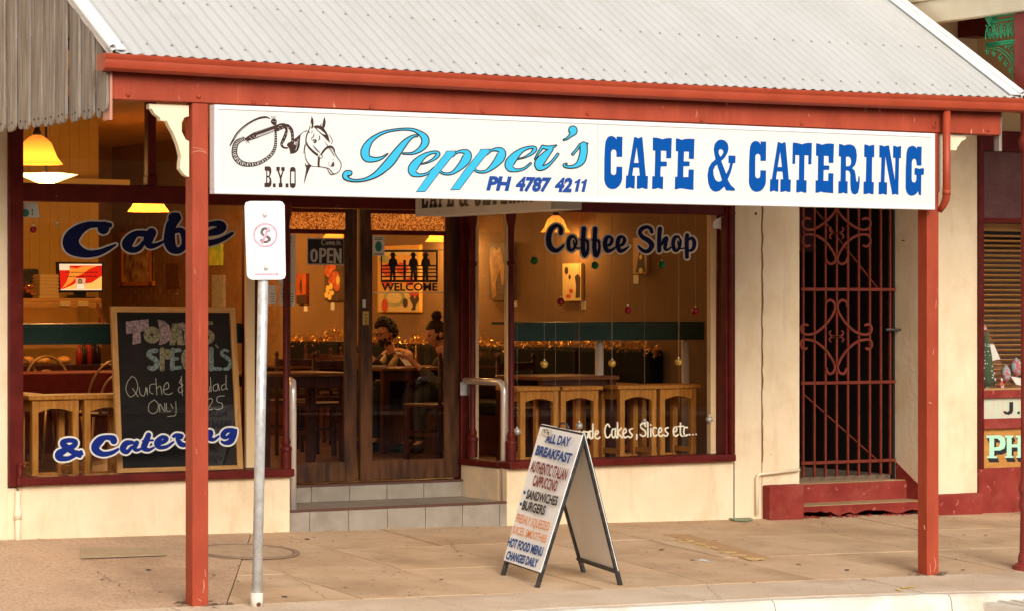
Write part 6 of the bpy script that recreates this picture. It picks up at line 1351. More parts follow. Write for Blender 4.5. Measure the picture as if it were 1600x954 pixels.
for s in ([(320, 480, 9), (303, 500, 10), (303, 555, 10), (320, 575, 9), (340, 555, 10), (340, 500, 10), (320, 480, 9)], [(375, 475, 10), (375, 580, 10)], [(378, 475, 9), (410, 480, 9), (415, 505, 9), (400, 530, 9), (378, 532, 9)],
          [(440, 475, 10), (436, 580, 10)], [(440, 475, 9), (475, 475, 9)], [(438, 525, 9), (470, 525, 9)], [(436, 580, 9), (472, 582, 9)], [(493, 585, 10), (493, 478, 10)], [(493, 478, 10), (540, 585, 10)], [(540, 585, 10), (540, 478, 10)],
          [(412, 400, 3), (395, 398, 3.5), (385, 415, 3.5), (392, 436, 3.5), (412, 436, 3)], [(428, 415, 3), (420, 428, 3), (432, 436, 3), (440, 424, 3), (428, 415, 3)], [(446, 436, 3), (447, 415, 3), (456, 415, 3), (457, 436, 3), (458, 415, 3), (468, 418, 3), (468, 436, 3)],
          [(476, 425, 3), (490, 422, 3), (484, 412, 3), (476, 425, 3), (482, 438, 3), (496, 434, 3)], [(512, 415, 3), (512, 438, 3)], [(513, 402, 3), (514, 405, 3)], [(522, 438, 3), (522, 416, 3), (534, 414, 3), (535, 432, 3), (544, 438, 3)]):
    ik.stroke(s)
ik.build('sign_lettering', mat('open_white', (.5, .46, .4), .6), op_)
for px in (484, 536): MB().tube([DN(px, 373, .003), DN(px, 366, .003)], .002, 5).build('chain', brass, op_)
sheet_on(DN, [(582, 369), (600.5, 369.5), (600.5, 400.5), (582, 399.5)], paper, 'door_sticker', 'white sticker with a green oval high in the right door glass', 'sticker', rows(585, 598, (371.5, 374), 1.2) + rows(584, 599, (396.5,), 1.6)).name
ik = Ink(DN.moved(.0045), (0, 0), 1.0, .0001); ik.disc(591.5, 385.5, 5.3, 20, 8.3); ik.build('green_oval', mat('sticker_green2', (.02, .17, .14), .6), bpy.data.objects['door_sticker'])
wl = thing('welcome_sign', 'black cut metal welcome sign of stockmen on a fence in the right door', 'sign', DN(640, 458))
WZ = PY(YD + .032); ik = Ink(WZ.moved(.004), (380, 300), 3.668, .0001)
def rect(x0, y0, x1, y1): return [(x0, y0), (x1, y0), (x1, y1), (x0, y1)]
for r_ in ((788, 335, 1115, 345), (788, 335, 796, 515), (1105, 335, 1115, 515), (788, 505, 1115, 518), (790, 420, 1110, 428), (790, 440, 1110, 447), (790, 460, 1110, 466), (790, 482, 1110, 490), (918, 390, 932, 515), (860, 430, 868, 515), (990, 430, 998, 515), (1045, 430, 1052, 515)): ik.fill(rect(*r_))
def cowboy(cx, s=1):
    P = [(-14, -60), (-24, -58), (-14, -66), (-9, -78), (9, -78), (14, -66), (24, -58), (12, -60), (10, -45), (22, -35), (28, -5), (16, 5), (14, 30), (16, 80), (4, 80), (0, 40), (-6, 80), (-18, 80), (-14, 30), (-18, 5), (-28, -5), (-22, -35), (-10, -45), (-12, -60)]
    return [(cx + x * s, 425 + y * 1.0) for x, y in P]
for cx in (858, 975, 1045): ik.fill(cowboy(cx))
mb = ik.mb; textpx(mb, 'WELCOME', WZ, (380 + 790 / 3.668, 300 + 566 / 3.668), (380 + 1112 / 3.668, 300 + 566 / 3.668), (380 + 790 / 3.668, 300 + 524 / 3.668), .004, bold=.03)
ik.fix(); o = mb.build('cut_metal', mat('cut_metal', (.018, .014, .012), .5), wl)
for py in (457.5, 391): MB().tube([WZ(581, py), WZ(696.5, py)], .003, 6).build('rod', steel, wl)

# monitor, counter and things on it
YC = 23.25; zc = PY(YC)(100, 466).z
dc = thing('display_cabinet', 'lit cake display counter with glass front behind the left window', 'display cabinet', (8, 23.6, FZ))
xc1 = fx_(157, YC)
MB().box(6.55, xc1, YC - .02, YC + .60, zc - .035, zc).build('counter_top', pine_x, dc, bevel=.006)
MB().box(6.55, xc1 + .10, YC - .20, YC + .6, FZ, 1.18).build('base', dkwood, dc)
for xx in (6.62, xc1 - .04): MB().bar((xx, YC, zc - .04), (xx + .12 if xx > 8 else xx, YC - .28, 1.18), .03, .03).build('side_frame', tabletop, dc)
MB().add([(6.65, YC, zc - .05), (xc1 - .06, YC, zc - .05), (xc1 + .06, YC - .26, 1.19), (6.65, YC - .26, 1.19)], [(0, 1, 2, 3)]).build('glass_front', winglass, dc)
for z_ in (1.36, 1.54): MB().box(6.6, xc1, YC - .02, YC + .5, z_, z_ + .012).build('shelf', pine_x, dc)
MB().box(6.6, xc1, YC + .56, YC + .58, 1.18, zc - .04).build('cabinet_back', yellowb, dc)
MB().box(6.55, xc1, YC - .022, YC - .010, zc - .080, zc - .036).build('counter_lip', pine_x, dc); MB().box(6.6, xc1, YC - .022, YC - .012, 1.325, 1.372).build('shelf_lip', pine_x, dc)  # lips added only to screen the glowing strips from view
MB().box(6.7, xc1 - .1, YC + .02, YC + .05, zc - .055, zc - .04).build('cabinet_lamp', mat('cabinet_lamp_lit', (1, .8, .5), .4, emit=(1, .55, .18), estr=9), dc)
MB().box(6.7, xc1 - .1, YC + .01, YC + .03, 1.342, 1.356).build('cabinet_lamp', MATS['cabinet_lamp_lit'], dc)
cake = mat('pastry', (.62, .36, .10), .7, (.45, .20, .05), 14)
ORD = 'first second third fourth fifth sixth seventh eighth ninth tenth eleventh twelfth thirteenth fourteenth fifteenth sixteenth seventeenth eighteenth nineteenth twentieth'.split()
x = 6.9; k_p = 0
while x < xc1 - .15:
    for z_ in (1.192, 1.372):
        o = MB().lathe((x + random.uniform(-.02, .02), YC + .15, z_), [(.055, 0), (.065, .02), (.06, .045), (.03, .06)], 10).build('pastry', cake, smooth=True)
        tag(o, 'golden pastry on the %s shelf of the display counter, %s from the left' % ('lower' if z_ < 1.3 else 'upper', ORD[min(k_p, 19)]), 'pastry', 'pastries in the display counter'); recentre(o, (x, YC + .15, z_))
    x += .17; k_p += 1
for px in (101, 129): c = PY(YC - .03)(px, 474); MB().box(c.x - .05, c.x + .05, YC - .045, YC - .035, c.z - .02, c.z + .02).build('price_card', mat('yellow_card', (.7, .5, .2), .7), dc)
for k in range(9):
    x_ = 6.75 + k * .33; zz = random.choice((1.20, 1.385)); MB().box(x_, x_ + .09, YC - .010, YC - .004, zz, zz + .055).build('price_card', MATS['yellow_card'], dc)
for k, (px, hgt, mm) in enumerate(((146, .26, 'bottle_dark'), (152, .22, 'bottle_dark'), (139, .24, 'bottle_red'), (131, .20, 'bottle_dark'), (124, .18, 'bottle_red'))):
    p = PY(YC - .12)(px, 560); o = MB().lathe((p.x, YC - .12, 1.182), [(.032, 0), (.034, hgt * .6), (.014, hgt * .78), (.013, hgt)], 12).build('sauce_bottle', mat(mm, (.03, .012, .005) if mm == 'bottle_dark' else (.35, .03, .01), .25), smooth=True)
    tag(o, ('dark sauce bottle at the right end of the counter', 'short dark bottle at the outer right corner of the counter', 'red sauce bottle third from the right on the counter', 'dark sauce bottle fourth from the right on the counter', 'small red sauce bottle leftmost on the counter ledge')[k], 'bottle', 'sauce bottles on the counter ledge'); recentre(o, (p.x, YC - .12, 1.182))
# monitor
MY = YC + .22; MP = PY(MY)
mo = thing('computer_monitor', 'black computer monitor showing a red and orange advert on the counter', 'monitor', MP(127, 463))
P = [MP(*p) for p in ((90, 409.5), (161.5, 410.5), (160.5, 456.5), (92, 457.5))]; MB().prism(P, (0, .05, 0)).build('casing', mat('monitor_black', (.01, .01, .01), .4), mo, bevel=.004)
MB().box(MP(118, 460).x, MP(136, 460).x, MY + .02, MY + .05, zc, MP(120, 456).z).build('stand', MATS['monitor_black'], mo); MB().box(MP(108, 460).x, MP(146, 460).x, MY - .05, MY + .12, zc + .001, zc + .012).build('foot', MATS['monitor_black'], mo)
def emi(n, c, s=1.2): return mat(n, tuple(k * .3 for k in c), .5, emit=c, estr=s)
MQ = MP.moved(.001); o2 = ((30, 400), 9.54)
for i, (nm, c_, shapes) in enumerate((('screen', (.75, .015, .005), [[(596, 120), (1232, 122), (1230, 512), (618, 512)]]), ('screen_wave', (1.0, .28, .03), [[(760, 175), (860, 190), (930, 160), (1180, 145), (1040, 200), (960, 260), (860, 310), (780, 400), (690, 460), (640, 480), (700, 400), (740, 300)]]),
        ('screen_wave', (1.0, .55, .12), [[(790, 440), (880, 380), (960, 420), (1080, 400), (1232, 300), (1231, 500), (800, 500), (640, 500)]]), ('screen_bar', (1.0, .72, .45), [[(596, 120), (1232, 122), (1232, 146), (752, 146), (752, 215), (600, 215)], [(618, 495), (1231, 495), (1230, 512), (618, 512)]]),
        ('portrait', (.75, .42, .2), [[(842, 335), (988, 335), (985, 495), (845, 495)]]), ('portrait_shirt', (1.0, .75, .5), [[(850, 490), (860, 430), (900, 415), (930, 415), (970, 435), (980, 490)]]), ('portrait_hair', (.05, .012, .005), [[(878, 400), (880, 355), (908, 342), (934, 358), (938, 405), (922, 418), (890, 418)]]), ('portrait_face', (.6, .22, .08), [[(892, 395), (893, 368), (910, 358), (922, 370), (922, 398), (908, 412)]]))):
    ik = Ink(MQ.moved(.0006 * i), *o2, .00005)
    for s in shapes: ik.fill(s)
    ik.build(nm, emi('scr_%s_%d' % (nm, i), c_, .9), mo)
ik = Ink(MQ.moved(.006), *o2, .00005)
for x0, x1, y in ((700, 1160, 246), (715, 1110, 308)):
    x = x0
    while x < x1: w = random.uniform(18, 50); ik.fill([(x, y - 7), (x + w, y - 7), (x + w, y + 6), (x, y + 6)]); x += w + 12
ik.build('screen_text', mat('screen_text', (.05, .02, .01), .6), mo)
o = MB().box(MP(97, 460).x, MP(108, 460).x, MY - .17, MY - .10, zc + .001, zc + .028).build('computer_mouse', MATS['monitor_black'], bevel=.01); tag(o, 'black mouse on the counter below the monitor', 'mouse'); recentre(o, (MP(102, 460).x, MY - .13, zc))
# foam boxes
a, b_ = MP(62, 463, .12), MP(92.5, 463, .12); hx = (PY(MY - .12)(70, 429).z - zc) / 7
foam = mat('foam_box', (.62, .42, .16), .6)
for k in range(7):
    z_ = zc + .001 + k * hx; o = MB().box(a.x, b_.x, MY - .12, MY + .06, z_, z_ + hx * .55).box(a.x + .006, b_.x - .006, MY - .114, MY + .054, z_ + hx * .55, z_ + hx - .001).build('takeaway_box', foam, bevel=.003)
    tag(o, ('lowest takeaway box of the stack left of the monitor', 'second takeaway box from the bottom of the stack', 'third takeaway box from the bottom of the stack', 'middle takeaway box of the stack left of the monitor', 'third takeaway box from the top of the stack', 'second takeaway box from the top of the stack', 'topmost takeaway box of the stack left of the monitor')[k] if k != 3 else 'middle takeaway box of the stack left of the monitor', 'takeaway box', 'takeaway boxes stacked on the counter'); recentre(o, ((a.x + b_.x) / 2, MY - .03, z_))
c = MP(45, 463, .1); jr = thing('sweet_jar', 'round glass jar of dark red sweets on the counter edge', 'jar', (c.x, MY - .1, zc)); r = .075
MB().lathe((c.x, MY - .1, zc + .002), [(r * .8, 0), (r, .03), (r, .12), (r * .7, .16), (r * .7, .175)], 16).build('glass', winglass, jr, smooth=True)
for k in range(16): MB().ball((c.x + random.uniform(-.045, .045), MY - .1 + random.uniform(-.045, .045), zc + .02 + random.uniform(0, .09)), .017, 7, 5).build('sweet', mat('sweet_red', (.30, .03, .012), .4, (.5, .2, .03), 30), jr)
o = MB().box(MP(30, 430).x, MP(68, 430).x, MY + .1, MY + .4, zc, MP(50, 420).z).build('coffee_machine', blkmetal, bevel=.02); tag(o, 'black coffee machine behind the sweet jar and takeaway boxes', 'coffee machine'); recentre(o, (MP(50, 430).x, MY + .25, zc))
o = MB().box(6.6, fx_(190, 24.2), 24.0, 24.03, 2.78, 2.86).build('cornice_strip', mat('cornice', (.7, .5, .2), .6), cafe)

# tables
def table(px, dist, w, d, lab, top=tabletop, cloth=None, grp='dining tables in the cafe'):
    c = atD(px, 500, dist); c.z = FZ; t = thing('dining_table', lab, 'table', c, grp); H = .755
    MB().box(c.x - w / 2, c.x + w / 2, c.y - d / 2, c.y + d / 2, FZ + H - .03, FZ + H).build('table_top', top, t, bevel=.005)
    for sx in (-1, 1):
        for sy in (-1, 1): MB().box(c.x + sx * (w / 2 - .05) - .03, c.x + sx * (w / 2 - .05) + .03, c.y + sy * (d / 2 - .05) - .03, c.y + sy * (d / 2 - .05) + .03, FZ, FZ + H - .031).build('leg', dkwood, t)
    for sy in (-1, 1): MB().box(c.x - w / 2 + .08, c.x + w / 2 - .08, c.y + sy * (d / 2 - .05) - .012, c.y + sy * (d / 2 - .05) + .012, FZ + H - .12, FZ + H - .031).build('apron', dkwood, t)
    return t, c
tb1, tc1 = table(640, 24.8, .95, .75, 'dark timber table where the man and woman sit')
tb2, tc2 = table(95, 22.4, 1.7, .8, 'table under a dark red cloth behind the left window')
cl = MB().box(tc2.x - .88, tc2.x + .88, tc2.y - .43, tc2.y + .43, FZ + .756, FZ + .760).box(tc2.x - .88, tc2.x + .88, tc2.y - .434, tc2.y - .430, FZ + .50, FZ + .760).box(tc2.x + .88, tc2.x + .884, tc2.y - .43, tc2.y + .43, FZ + .5, FZ + .76).build('tablecloth', redcloth)
tag(cl, 'dark red cloth over the long table behind the left window', 'tablecloth'); recentre(cl, (tc2.x, tc2.y, FZ + .756))
tb3, tc3 = table(500, 25.6, .9, .7, 'dark timber table behind the left door leaf')
tb4, tc4 = table(870, 21.6, .7, .7, 'small dark timber table behind the right window near the entry')
tb5, tc5 = table(450, 22.6, .8, .7, 'dark timber table seen past the left handrail')

# ladder back chairs
def make_chair():
    t = thing('ladder_back_chair', '', 'chair', (0, 0, 0), 'dark ladder back chairs in the cafe'); W = .19
    for s in (-1, 1):
        MB().lathe((s * W, .19, 0), [(.018, 0), (.018, .84), (.011, .85), (.020, .87), (.018, .89), (.006, .905)], 10).build('back_post', dkwood, t, smooth=True)
        MB().box(s * W - .018, s * W + .018, -.20, -.164, 0, .44).build('leg', dkwood, t, bevel=.003)
        MB().box(s * W - .008, s * W + .008, -.165, .175, .20, .23).build('stretcher', dkwood, t)
    for z0, z1 in ((.77, .83), (.66, .73), (.50, .53)): MB().box(-W + .012, W - .012, .18, .20, z0, z1).build('back_slat', dkwood, t, bevel=.003)
    MB().box(-W - .015, W + .015, -.205, .17, .441, .475).build('seat', dkwood, t, bevel=.008)
    MB().box(-W + .01, W - .01, -.19, -.174, .22, .25).build('stretcher', dkwood, t)
    return t
ch0 = make_chair()
for i, (px, dist, rz_, lab) in enumerate(((506, 23.7, 180, 'ladder back chair standing nearest behind the left door glass'), (452, 24.4, 175, 'ladder back chair left of another behind the left door glass'), (520, 26.6, 0, 'ladder back chair on the far side of the table behind the left door'),
        (684, 23.4, 200, 'ladder back chair drawn up in front of the seated woman'), (830, 22.6, 10, 'ladder back chair behind the slim window column at the entry'), (560, 25.9, 90, 'ladder back chair in shadow beyond the door stile'))):
    s = ch0 if i == 0 else copy_tree(ch0); c = atD(px, 500, dist); s.location = (c.x, c.y, FZ); s.rotation_euler = (0, 0, R_(rz_)); s['label'] = lab
# bow back chairs
steelbow = mat('tan_tube', (.36, .22, .10), .35, metal=.3)
def make_bow():
    t = thing('bow_back_chair', '', 'chair', (0, 0, 0), 'bow backed chairs at the cloth covered table')
    for w, h in ((.21, .42), (.11, .30)): MB().tube([(-w, .19, .45)] + [(w * -math.cos(math.pi * k / 12), .19 + .04 * math.sin(math.pi * k / 12), .45 + .12 + (h - .12) * math.sin(math.pi * k / 12)) for k in range(13)] + [(w, .19, .45)], .011, 8).build('back_hoop', steelbow, t, smooth=True)
    MB().lathe((0, 0, .44), [(.20, 0), (.215, .012), (.20, .03)], 24).build('seat', dkwood, t, smooth=True)
    for sx in (-1, 1):
        for sy in (-1, 1): MB().tube([(sx * .15, sy * .15, .44), (sx * .20, sy * .20, 0)], .012, 8).build('leg', steelbow, t, smooth=True)
    return t
bo0 = make_bow()
for i, (px, dist, rz_, lab) in enumerate(((88, 23.2, 0, 'bow backed chair behind the red cloth left of the blackboard'), (40, 23.1, 0, 'bow backed chair at the far left behind the red cloth'), (163, 21.6, 180, 'bow backed chair in front of the red cloth beside the blackboard'), (300, 22.5, 160, 'bow backed chair behind the blackboard'))):
    s = bo0 if i == 0 else copy_tree(bo0); c = atD(px, 500, dist); s.location = (c.x, c.y, FZ); s.rotation_euler = (0, 0, R_(rz_)); s['label'] = lab

# booth bench and tinsel
bt = thing('booth_bench', 'long black upholstered bench along the side wall with tinsel above it', 'bench', (12.4, 21.5, FZ))
MB().box(12.22, XW - .002, 18.9, 25.5, FZ, FZ + .34).build('bench_base', dkwood, bt)
MB().box(12.18, XW - .10, 18.9, 25.5, FZ + .345, FZ + .46).build('seat_cushion', blackuph, bt, bevel=.03)
y = 18.9
while y < 25.4: MB().box(XW - .16, XW - .003, y + .004, y + 1.09, FZ + .465, 1.345).build('back_cushion', blackuph, bt, bevel=.03); y += 1.1
pts = []
mb = MB(); mb.flat = 1; y = 18.8
while y < 25.6:
    z_ = 1.375 + .035 * math.sin(y * 2.9) + .015 * math.sin(y * 7)
    for k in range(26):
        p = Vector((XW - .13 + random.gauss(0, .026), y + random.uniform(0, .05), z_ + random.gauss(0, .028))); a = Vector([random.gauss(0, 1) for _ in range(3)]).normalized() * .022; b2 = Vector([random.gauss(0, 1) for _ in range(3)]).normalized() * .006
        mb.add([p - a, p + b2, p + a], [(0, 1, 2)])
    y += .035
o = mb.build('tinsel_garland', mat('gold_tinsel', (1.0, .58, .16), .3, metal=1.0, spec=.5)); tag(o, 'long gold tinsel garland draped along the top of the black bench', 'tinsel'); recentre(o, (12.55, 22, 1.35))

# glass, slim tree and card on the table
zt = FZ + .756
def onTable(px, py=573): d = ray(px, py); return Vector((EYEV + d * ((zt - EYE) / d.z)))
g_ = onTable(683, 571.5); gl = thing('wine_glass', 'stemmed wine glass on the table beside the woman', 'wine glass', g_)
MB().lathe(g_, [(.034, 0), (.034, .002), (.004, .006), (.0035, .075), (.012, .085), (.034, .115), (.040, .15), (.035, .20)], 18).build('bowl', glass_mat('drink_glass', (.95, .9, .8), 1.6), gl, smooth=True)
g_ = onTable(650, 571); o = MB().lathe(g_, [(.022, 0), (.014, .08), (.008, .16), (.002, .22)], 10).build('gold_cone', mat('gold_cone', (.8, .5, .14), .25, metal=.8), smooth=True); tag(o, 'slim gold table decoration cone between the two diners', 'table decoration'); recentre(o, g_)
g_ = onTable(590, 574); o = MB().box(g_.x - .09, g_.x + .07, g_.y - .05, g_.y + .06, zt, zt + .02).build('folded_napkin', mat('napkin', (.55, .42, .24), .8), bevel=.006); tag(o, 'folded napkin on the table in front of the man', 'napkin'); recentre(o, g_)

# ================================================================== PEOPLE
def skin_graph(nodes, edges, name, m, sub=2):
    me = bpy.data.meshes.new(name); me.from_pydata([n[0] for n in nodes], edges, []); ob = bpy.data.objects.new(name, me); COL.objects.link(ob)
    sk = ob.modifiers.new('s', 'SKIN'); sk.use_smooth_shade = True; sk.branch_smoothing = .6
    for i, n in enumerate(nodes):
        d = me.skin_vertices[0].data[i]; r = n[1]; d.radius = (r, r) if not isinstance(r, tuple) else r; d.use_root = (i == 0)
    sb_ = ob.modifiers.new('b', 'SUBSURF'); sb_.levels = sub; sb_.render_levels = sub
    dg = bpy.context.evaluated_depsgraph_get(); dg.update(); out = bpy.data.meshes.new_from_object(ob.evaluated_get(dg)); vs = [v.co.copy() for v in out.vertices]; fs = [tuple(p.vertices) for p in out.polygons]
    bpy.data.objects.remove(ob); bpy.data.meshes.remove(me); bpy.data.meshes.remove(out); return vs, fs
def head_geo(c, f, u, s=1.0):
    l = u.cross(f).normalized(); vs = []; fs = []; nu, nv_ = 28, 20
    for j in range(nv_ + 1):
        ph = math.pi * j / nv_ - math.pi / 2
        for i in range(nu):
            th_ = 2 * math.pi * i / nu; x = math.cos(ph) * math.cos(th_); y = math.cos(ph) * math.sin(th_); z = math.sin(ph)
            X = .094 * x; Y = .072 * y; Z = .115 * z
            if z < 0: Y *= 1 + .35 * z; X *= 1 + .12 * z; X += .012 * (-z) * (1 if x > 0 else -.6)
            fr_ = max(0, x); b_ = math.exp(-((y / .14) ** 2)) * fr_
            X += .024 * b_ * math.exp(-((z + .20) / .16) ** 2) + .010 * b_ * math.exp(-((z + .02) / .2) ** 2)
            for sy in (-1, 1): X -= .012 * fr_ * math.exp(-(((y - sy * .38) / .2) ** 2 + ((z - .05) / .12) ** 2))
            X += .010 * b_ * math.exp(-((z + .52) / .08) ** 2) * 1.2 + .008 * fr_ * math.exp(-((y / .3) ** 2 + ((z + .85) / .15) ** 2))
            vs.append(c + (f * X + l * Y + u * Z) * s)
    for j in range(nv_):
        for i in range(nu): a = j * nu + i; b_ = j * nu + (i + 1) % nu; fs.append((a, b_, b_ + nu, a + nu))
    return vs, fs
def person(lab, hc, yaw_deg, tilt, cloth_m, sleeve_m, pose, hairfn, extra=None, loc_seat=None):
    f0 = Vector((math.cos(R_(yaw_deg)), math.sin(R_(yaw_deg)), 0)); Z = Vector((0, 0, 1)); l0 = Z.cross(f0)
    def W(a, b_, c_): return hc + f0 * a + l0 * b_ + Z * c_
    t = thing('person', lab, 'person', (hc.x, hc.y, FZ)); nodes = []; edges = []
    def N(p, r, par=None): nodes.append((tuple(p), r)); (edges.append((par, len(nodes) - 1)) if par is not None else None); return len(nodes) - 1
    seatz = FZ + .47 - hc.z
    pel = N(W(-.22, 0, seatz + .10), .135); sp = N(W(-.19, 0, seatz + .27), .115, pel); chs = N(W(-.12, 0, -.29), .128, sp); nk = N(W(-.06, 0, -.165), .060, chs); nh = N(W(-.015, 0, -.09), .052, nk)
    joints = {}
    for s in (-1, 1):
        hip = N(W(-.20, s * .10, seatz + .06), .09, pel); kn = N(W(.22, s * .13, seatz + .05), .062, hip); an = N(W(.20, s * .13, FZ + .10 - hc.z), .03, kn); ft = N(W(.30, s * .14, FZ + .045 - hc.z), .018, an)
        shd = N(W(-.13, s * .165, -.205), .064, chs); el = N(pose(W, s)[0], .043, shd); wr = N(pose(W, s)[1], .027, el); joints[s] = (shd, el, wr)
        d = (Vector(nodes[wr][0]) - Vector(nodes[el][0])).normalized(); side = d.cross(Z).normalized()
        pm = N(Vector(nodes[wr][0]) + d * .045, .026, wr)
        for k, (o_, ln) in enumerate(((-.030, .055), (-.011, .068), (.009, .064), (.027, .05))):
            a = N(Vector(nodes[pm][0]) + d * .035 + side * o_, .0095, pm); b_ = N(Vector(nodes[a][0]) + d * ln * .5 - Z * .006, .0085, a); N(Vector(nodes[b_][0]) + d * ln * .4 - Z * .018, .007, b_)
        a = N(Vector(nodes[wr][0]) + d * .03 + side * (.032 * s), .011, wr); N(Vector(nodes[a][0]) + d * .035 + side * (.012 * s) - Z * .008, .008, a)
    vs, fs = skin_graph(nodes, edges, 'body', skin)
    u = (Z * math.cos(R_(tilt)) + f0 * math.sin(R_(tilt))).normalized(); fh = (f0 * math.cos(R_(tilt)) - Z * math.sin(R_(tilt))).normalized()
    hv, hf = head_geo(hc, fh, u); mb = MB(); mb.add(vs, fs); mb.add(hv, hf); lh = u.cross(fh)
    for s in (-1, 1): mb.ball(hc + lh * s * .073 - fh * .008 - u * .01, .021, 10, 7, 1.4)
    mb.build('body', skin, t, smooth=True)
    # clothes follow the body with a larger radius
    keep = [i for i in range(len(nodes)) if i in (pel, sp, chs)] ; cn = []; mp = {}
    for i in keep: mp[i] = len(cn); cn.append((nodes[i][0], nodes[i][1] * 1.13))
    ce = [(mp[a], mp[b_]) for a, b_ in edges if a in mp and b_ in mp]
    for s in (-1, 1): cn.append((nodes[joints[s][0]][0], .078)); ce.append((mp[chs], len(cn) - 1))
    cn.append((tuple(W(-.075, 0, -.185)), .072)); ce.append((mp[chs], len(cn) - 1))
    v2, f2 = skin_graph(cn, ce, 'top', cloth_m); MB().add(v2, f2).build('top', cloth_m, t, smooth=True)
    for s in (-1, 1):
        a, b_, c_ = [Vector(nodes[i][0]) for i in joints[s]]; v3, f3 = skin_graph([(tuple(a), .074), (tuple(b_), .056), (tuple(b_ + (c_ - b_) * .82), .042)], [(0, 1), (1, 2)], 'sleeve', sleeve_m); MB().add(v3, f3).build('sleeve', sleeve_m, t, smooth=True)
    tr = mat('dark_trousers', (.02, .02, .025), .8); pn = []; pe = []
    for s, st_ in ((-1, 0), (1, 0)):
        b0_ = len(pn); pn += [(tuple(W(-.22, s * .07, seatz + .08)), .12), (tuple(W(.22, s * .13, seatz + .05)), .078), (tuple(W(.20, s * .13, FZ + .10 - hc.z)), .055)]; pe += [(b0_, b0_ + 1), (b0_ + 1, b0_ + 2)]
    for s in (-1, 1):
        v5, f5 = skin_graph([(tuple(W(.17, s * .13, FZ + .045 - hc.z)), .05), (tuple(W(.30, s * .138, FZ + .04 - hc.z)), (.05, .042)), (tuple(W(.40, s * .142, FZ + .035 - hc.z)), (.042, .032))], [(0, 1), (1, 2)], 'shoe', dark); MB().add(v5, f5).build('shoe', mat('shoe_leather', (.012, .010, .010), .5), t, smooth=True)
    for q in (0, 3):
        v4, f4 = skin_graph(pn[q:q + 3], [(0, 1), (1, 2)], 'trousers', tr); MB().add(v4, f4).build('trouser_leg', tr, t, smooth=True)
    hairfn(t, hc, fh, lh, u); 
    for s in (-1, 1): MB().ball(hc + fh * .079 + lh * s * .028 + u * .006, .011, 10, 7).build('eye', mat('eye', (.10, .06, .04), .2), t, smooth=True)
    MB().tube([hc + fh * .091 - u * .060 + lh * -.022, hc + fh * .098 - u * .060, hc + fh * .091 - u * .060 + lh * .022], .0035, 6).build('mouth', mat('lip', (.35, .10, .08), .5), t, smooth=True)
    if extra: extra(t, hc, fh, lh, u, W)
    return t
def curls(t, hc, f, l, u, zc0=.0, n=150, r=.020, back=.03, top=.02, thick=1.12):
    mb = MB()
    k = 0
    while k < n:
        v = Vector([random.gauss(0, 1) for _ in range(3)]).normalized(); x, y, z = v
        if z < -.45 or (x > .22 and z < .62) or (x > -.05 and z < 0): continue
        mb.ball(hc + (f * x * .094 + l * y * .074 + u * z * .115) * thick, r * random.uniform(.8, 1.25), 6, 4); k += 1
    mb.build('hair', hairm, t, smooth=True)
def man_hair(t, hc, f, l, u):
    curls(t, hc, f, l, u, n=260, r=.019, thick=1.10); mb = MB()
    for k in range(70):
        a = random.uniform(-1.3, 1.3); z = random.uniform(-.95, -.42); mb.ball(hc + (f * .098 * math.cos(a) * (1 + .1 * z) + l * .066 * math.sin(a) + u * z * .112) * 1.0, .011, 5, 4)
    mb.build('beard', hairm, t, smooth=True)
def woman_hair(t, hc, f, l, u):
    mb = MB(); nu, nv_ = 26, 18; vs = []; fs = []
    for j in range(nv_ + 1):
        ph = math.pi * j / nv_ - math.pi / 2
        for i in range(nu):
            a = 2 * math.pi * i / nu; x = math.cos(ph) * math.cos(a); y = math.cos(ph) * math.sin(a); z = math.sin(ph); k = 1.14 if (x < .35 or z > .45) else .86
            if z < -.35: k = .80
            k += .02 * math.sin(a * 9 + z * 7); vs.append(hc - f * .006 + (f * x * .094 + l * y * .072 + u * z * .115) * k)
    for j in range(nv_):
        for i in range(nu): a = j * nu + i; b_ = j * nu + (i + 1) % nu; fs.append((a, b_, b_ + nu, a + nu))
    mb.add(vs, fs); mb.build('hair', hairm, t, smooth=True)
    mb = MB(); bc = hc + u * .155 - f * .04
    for k in range(60):
        v = Vector([random.gauss(0, 1) for _ in range(3)]).normalized(); mb.ball(bc + v * .034, .016, 6, 4)
    mb.build('hair_bun', hairm, t, smooth=True)
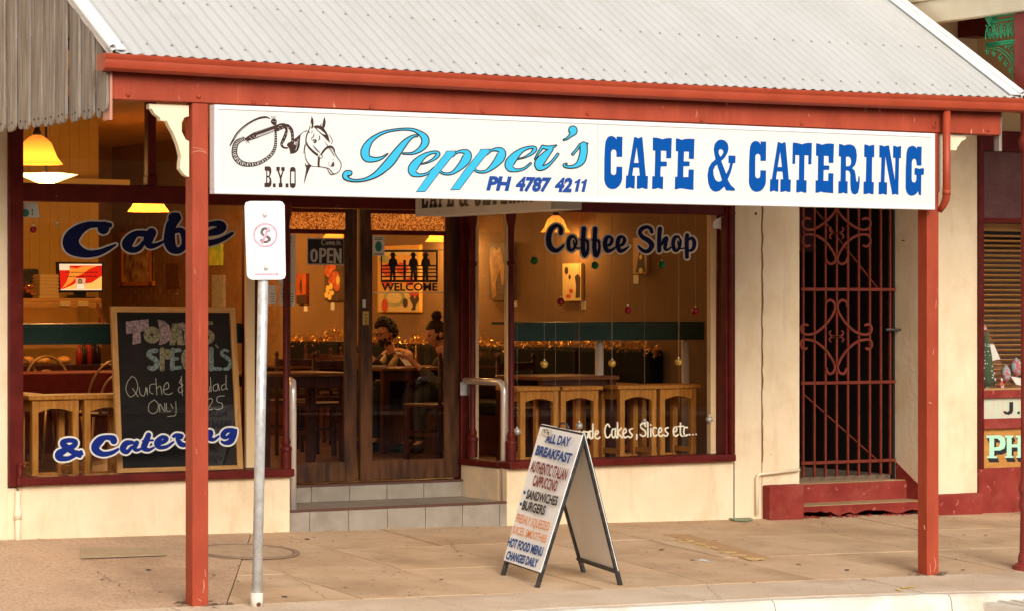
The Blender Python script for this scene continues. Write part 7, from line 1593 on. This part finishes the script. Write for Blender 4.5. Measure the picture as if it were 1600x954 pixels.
hm_ = atD(603, 517, 25.1); hw = atD(682, 521, 24.6)
def pose_m(W, s): return (W(.02, s * .24, -.50), Vector((W(.26, s * .07, 0).x, W(.26, s * .07, 0).y, zt + .045 + (.07 if s > 0 else 0))))
def extra_m(t, hc, f, l, u, W):
    mb = MB()
    for s in (-1, 1):
        c = hc + f * .102 + l * s * .031 + u * .010; ring_ = [c + (l * math.cos(2 * math.pi * k / 14) * .024 + u * math.sin(2 * math.pi * k / 14) * .018) for k in range(15)]; mb.tube(ring_, .0025, 5, caps=False); mb.tube([c + l * s * .024, hc + l * s * .078 + u * .012 - f * .0], .002, 5)
    mb.tube([hc + f * .106 + l * -.008 + u * .012, hc + f * .106 + l * .008 + u * .012], .002, 5); mb.build('glasses', mat('spectacle', (.04, .03, .02), .25), t)
    vm = mat('khaki_vest', (.55, .42, .22), .85, (.62, .50, .28), 30)
    for s in (-1, 1):
        v, fc = skin_graph([(tuple(W(-.10, s * .075, -.20)), .03), (tuple(W(.015, s * .09, -.33)), (.035, .05)), (tuple(W(-.03, s * .085, -.52)), (.04, .06))], [(0, 1), (1, 2)], 'vest', vm); MB().add(v, fc).build('vest_front', vm, t, smooth=True)
person('bearded man in glasses and khaki vest over a dark jumper reading at the table', hm_, 188, 22, mat('dark_jumper', (.025, .02, .022), .9), MATS.get('dark_jumper'), pose_m, man_hair, extra_m)
def pose_w(W, s): return (W(.0, s * .23, -.50), Vector((W(.25, s * .10, 0).x, W(.25, s * .10, 0).y, zt + .04)))
person('woman with a high hair bun and patterned dark top looking down at the table', hw, 172, 14, mat('lace_top', (.10, .085, .06), .9, (.03, .025, .02), 120, lo=.45, hi=.55), MATS.get('lace_top'), pose_w, woman_hair)
# paper in the man's hand
a = onTable(622, 560); P = [atD(617, 548, 24.6), atD(625, 548.5, 24.6), atD(644, 570, 24.5), atD(634, 571, 24.5)]
o = MB().prism(P, (0, .004, 0)).build('paper_sheet', mat('bright_paper', (.8, .78, .74), .7)); tag(o, 'white folded paper held by the man over the table', 'paper'); recentre(o, P[-1])
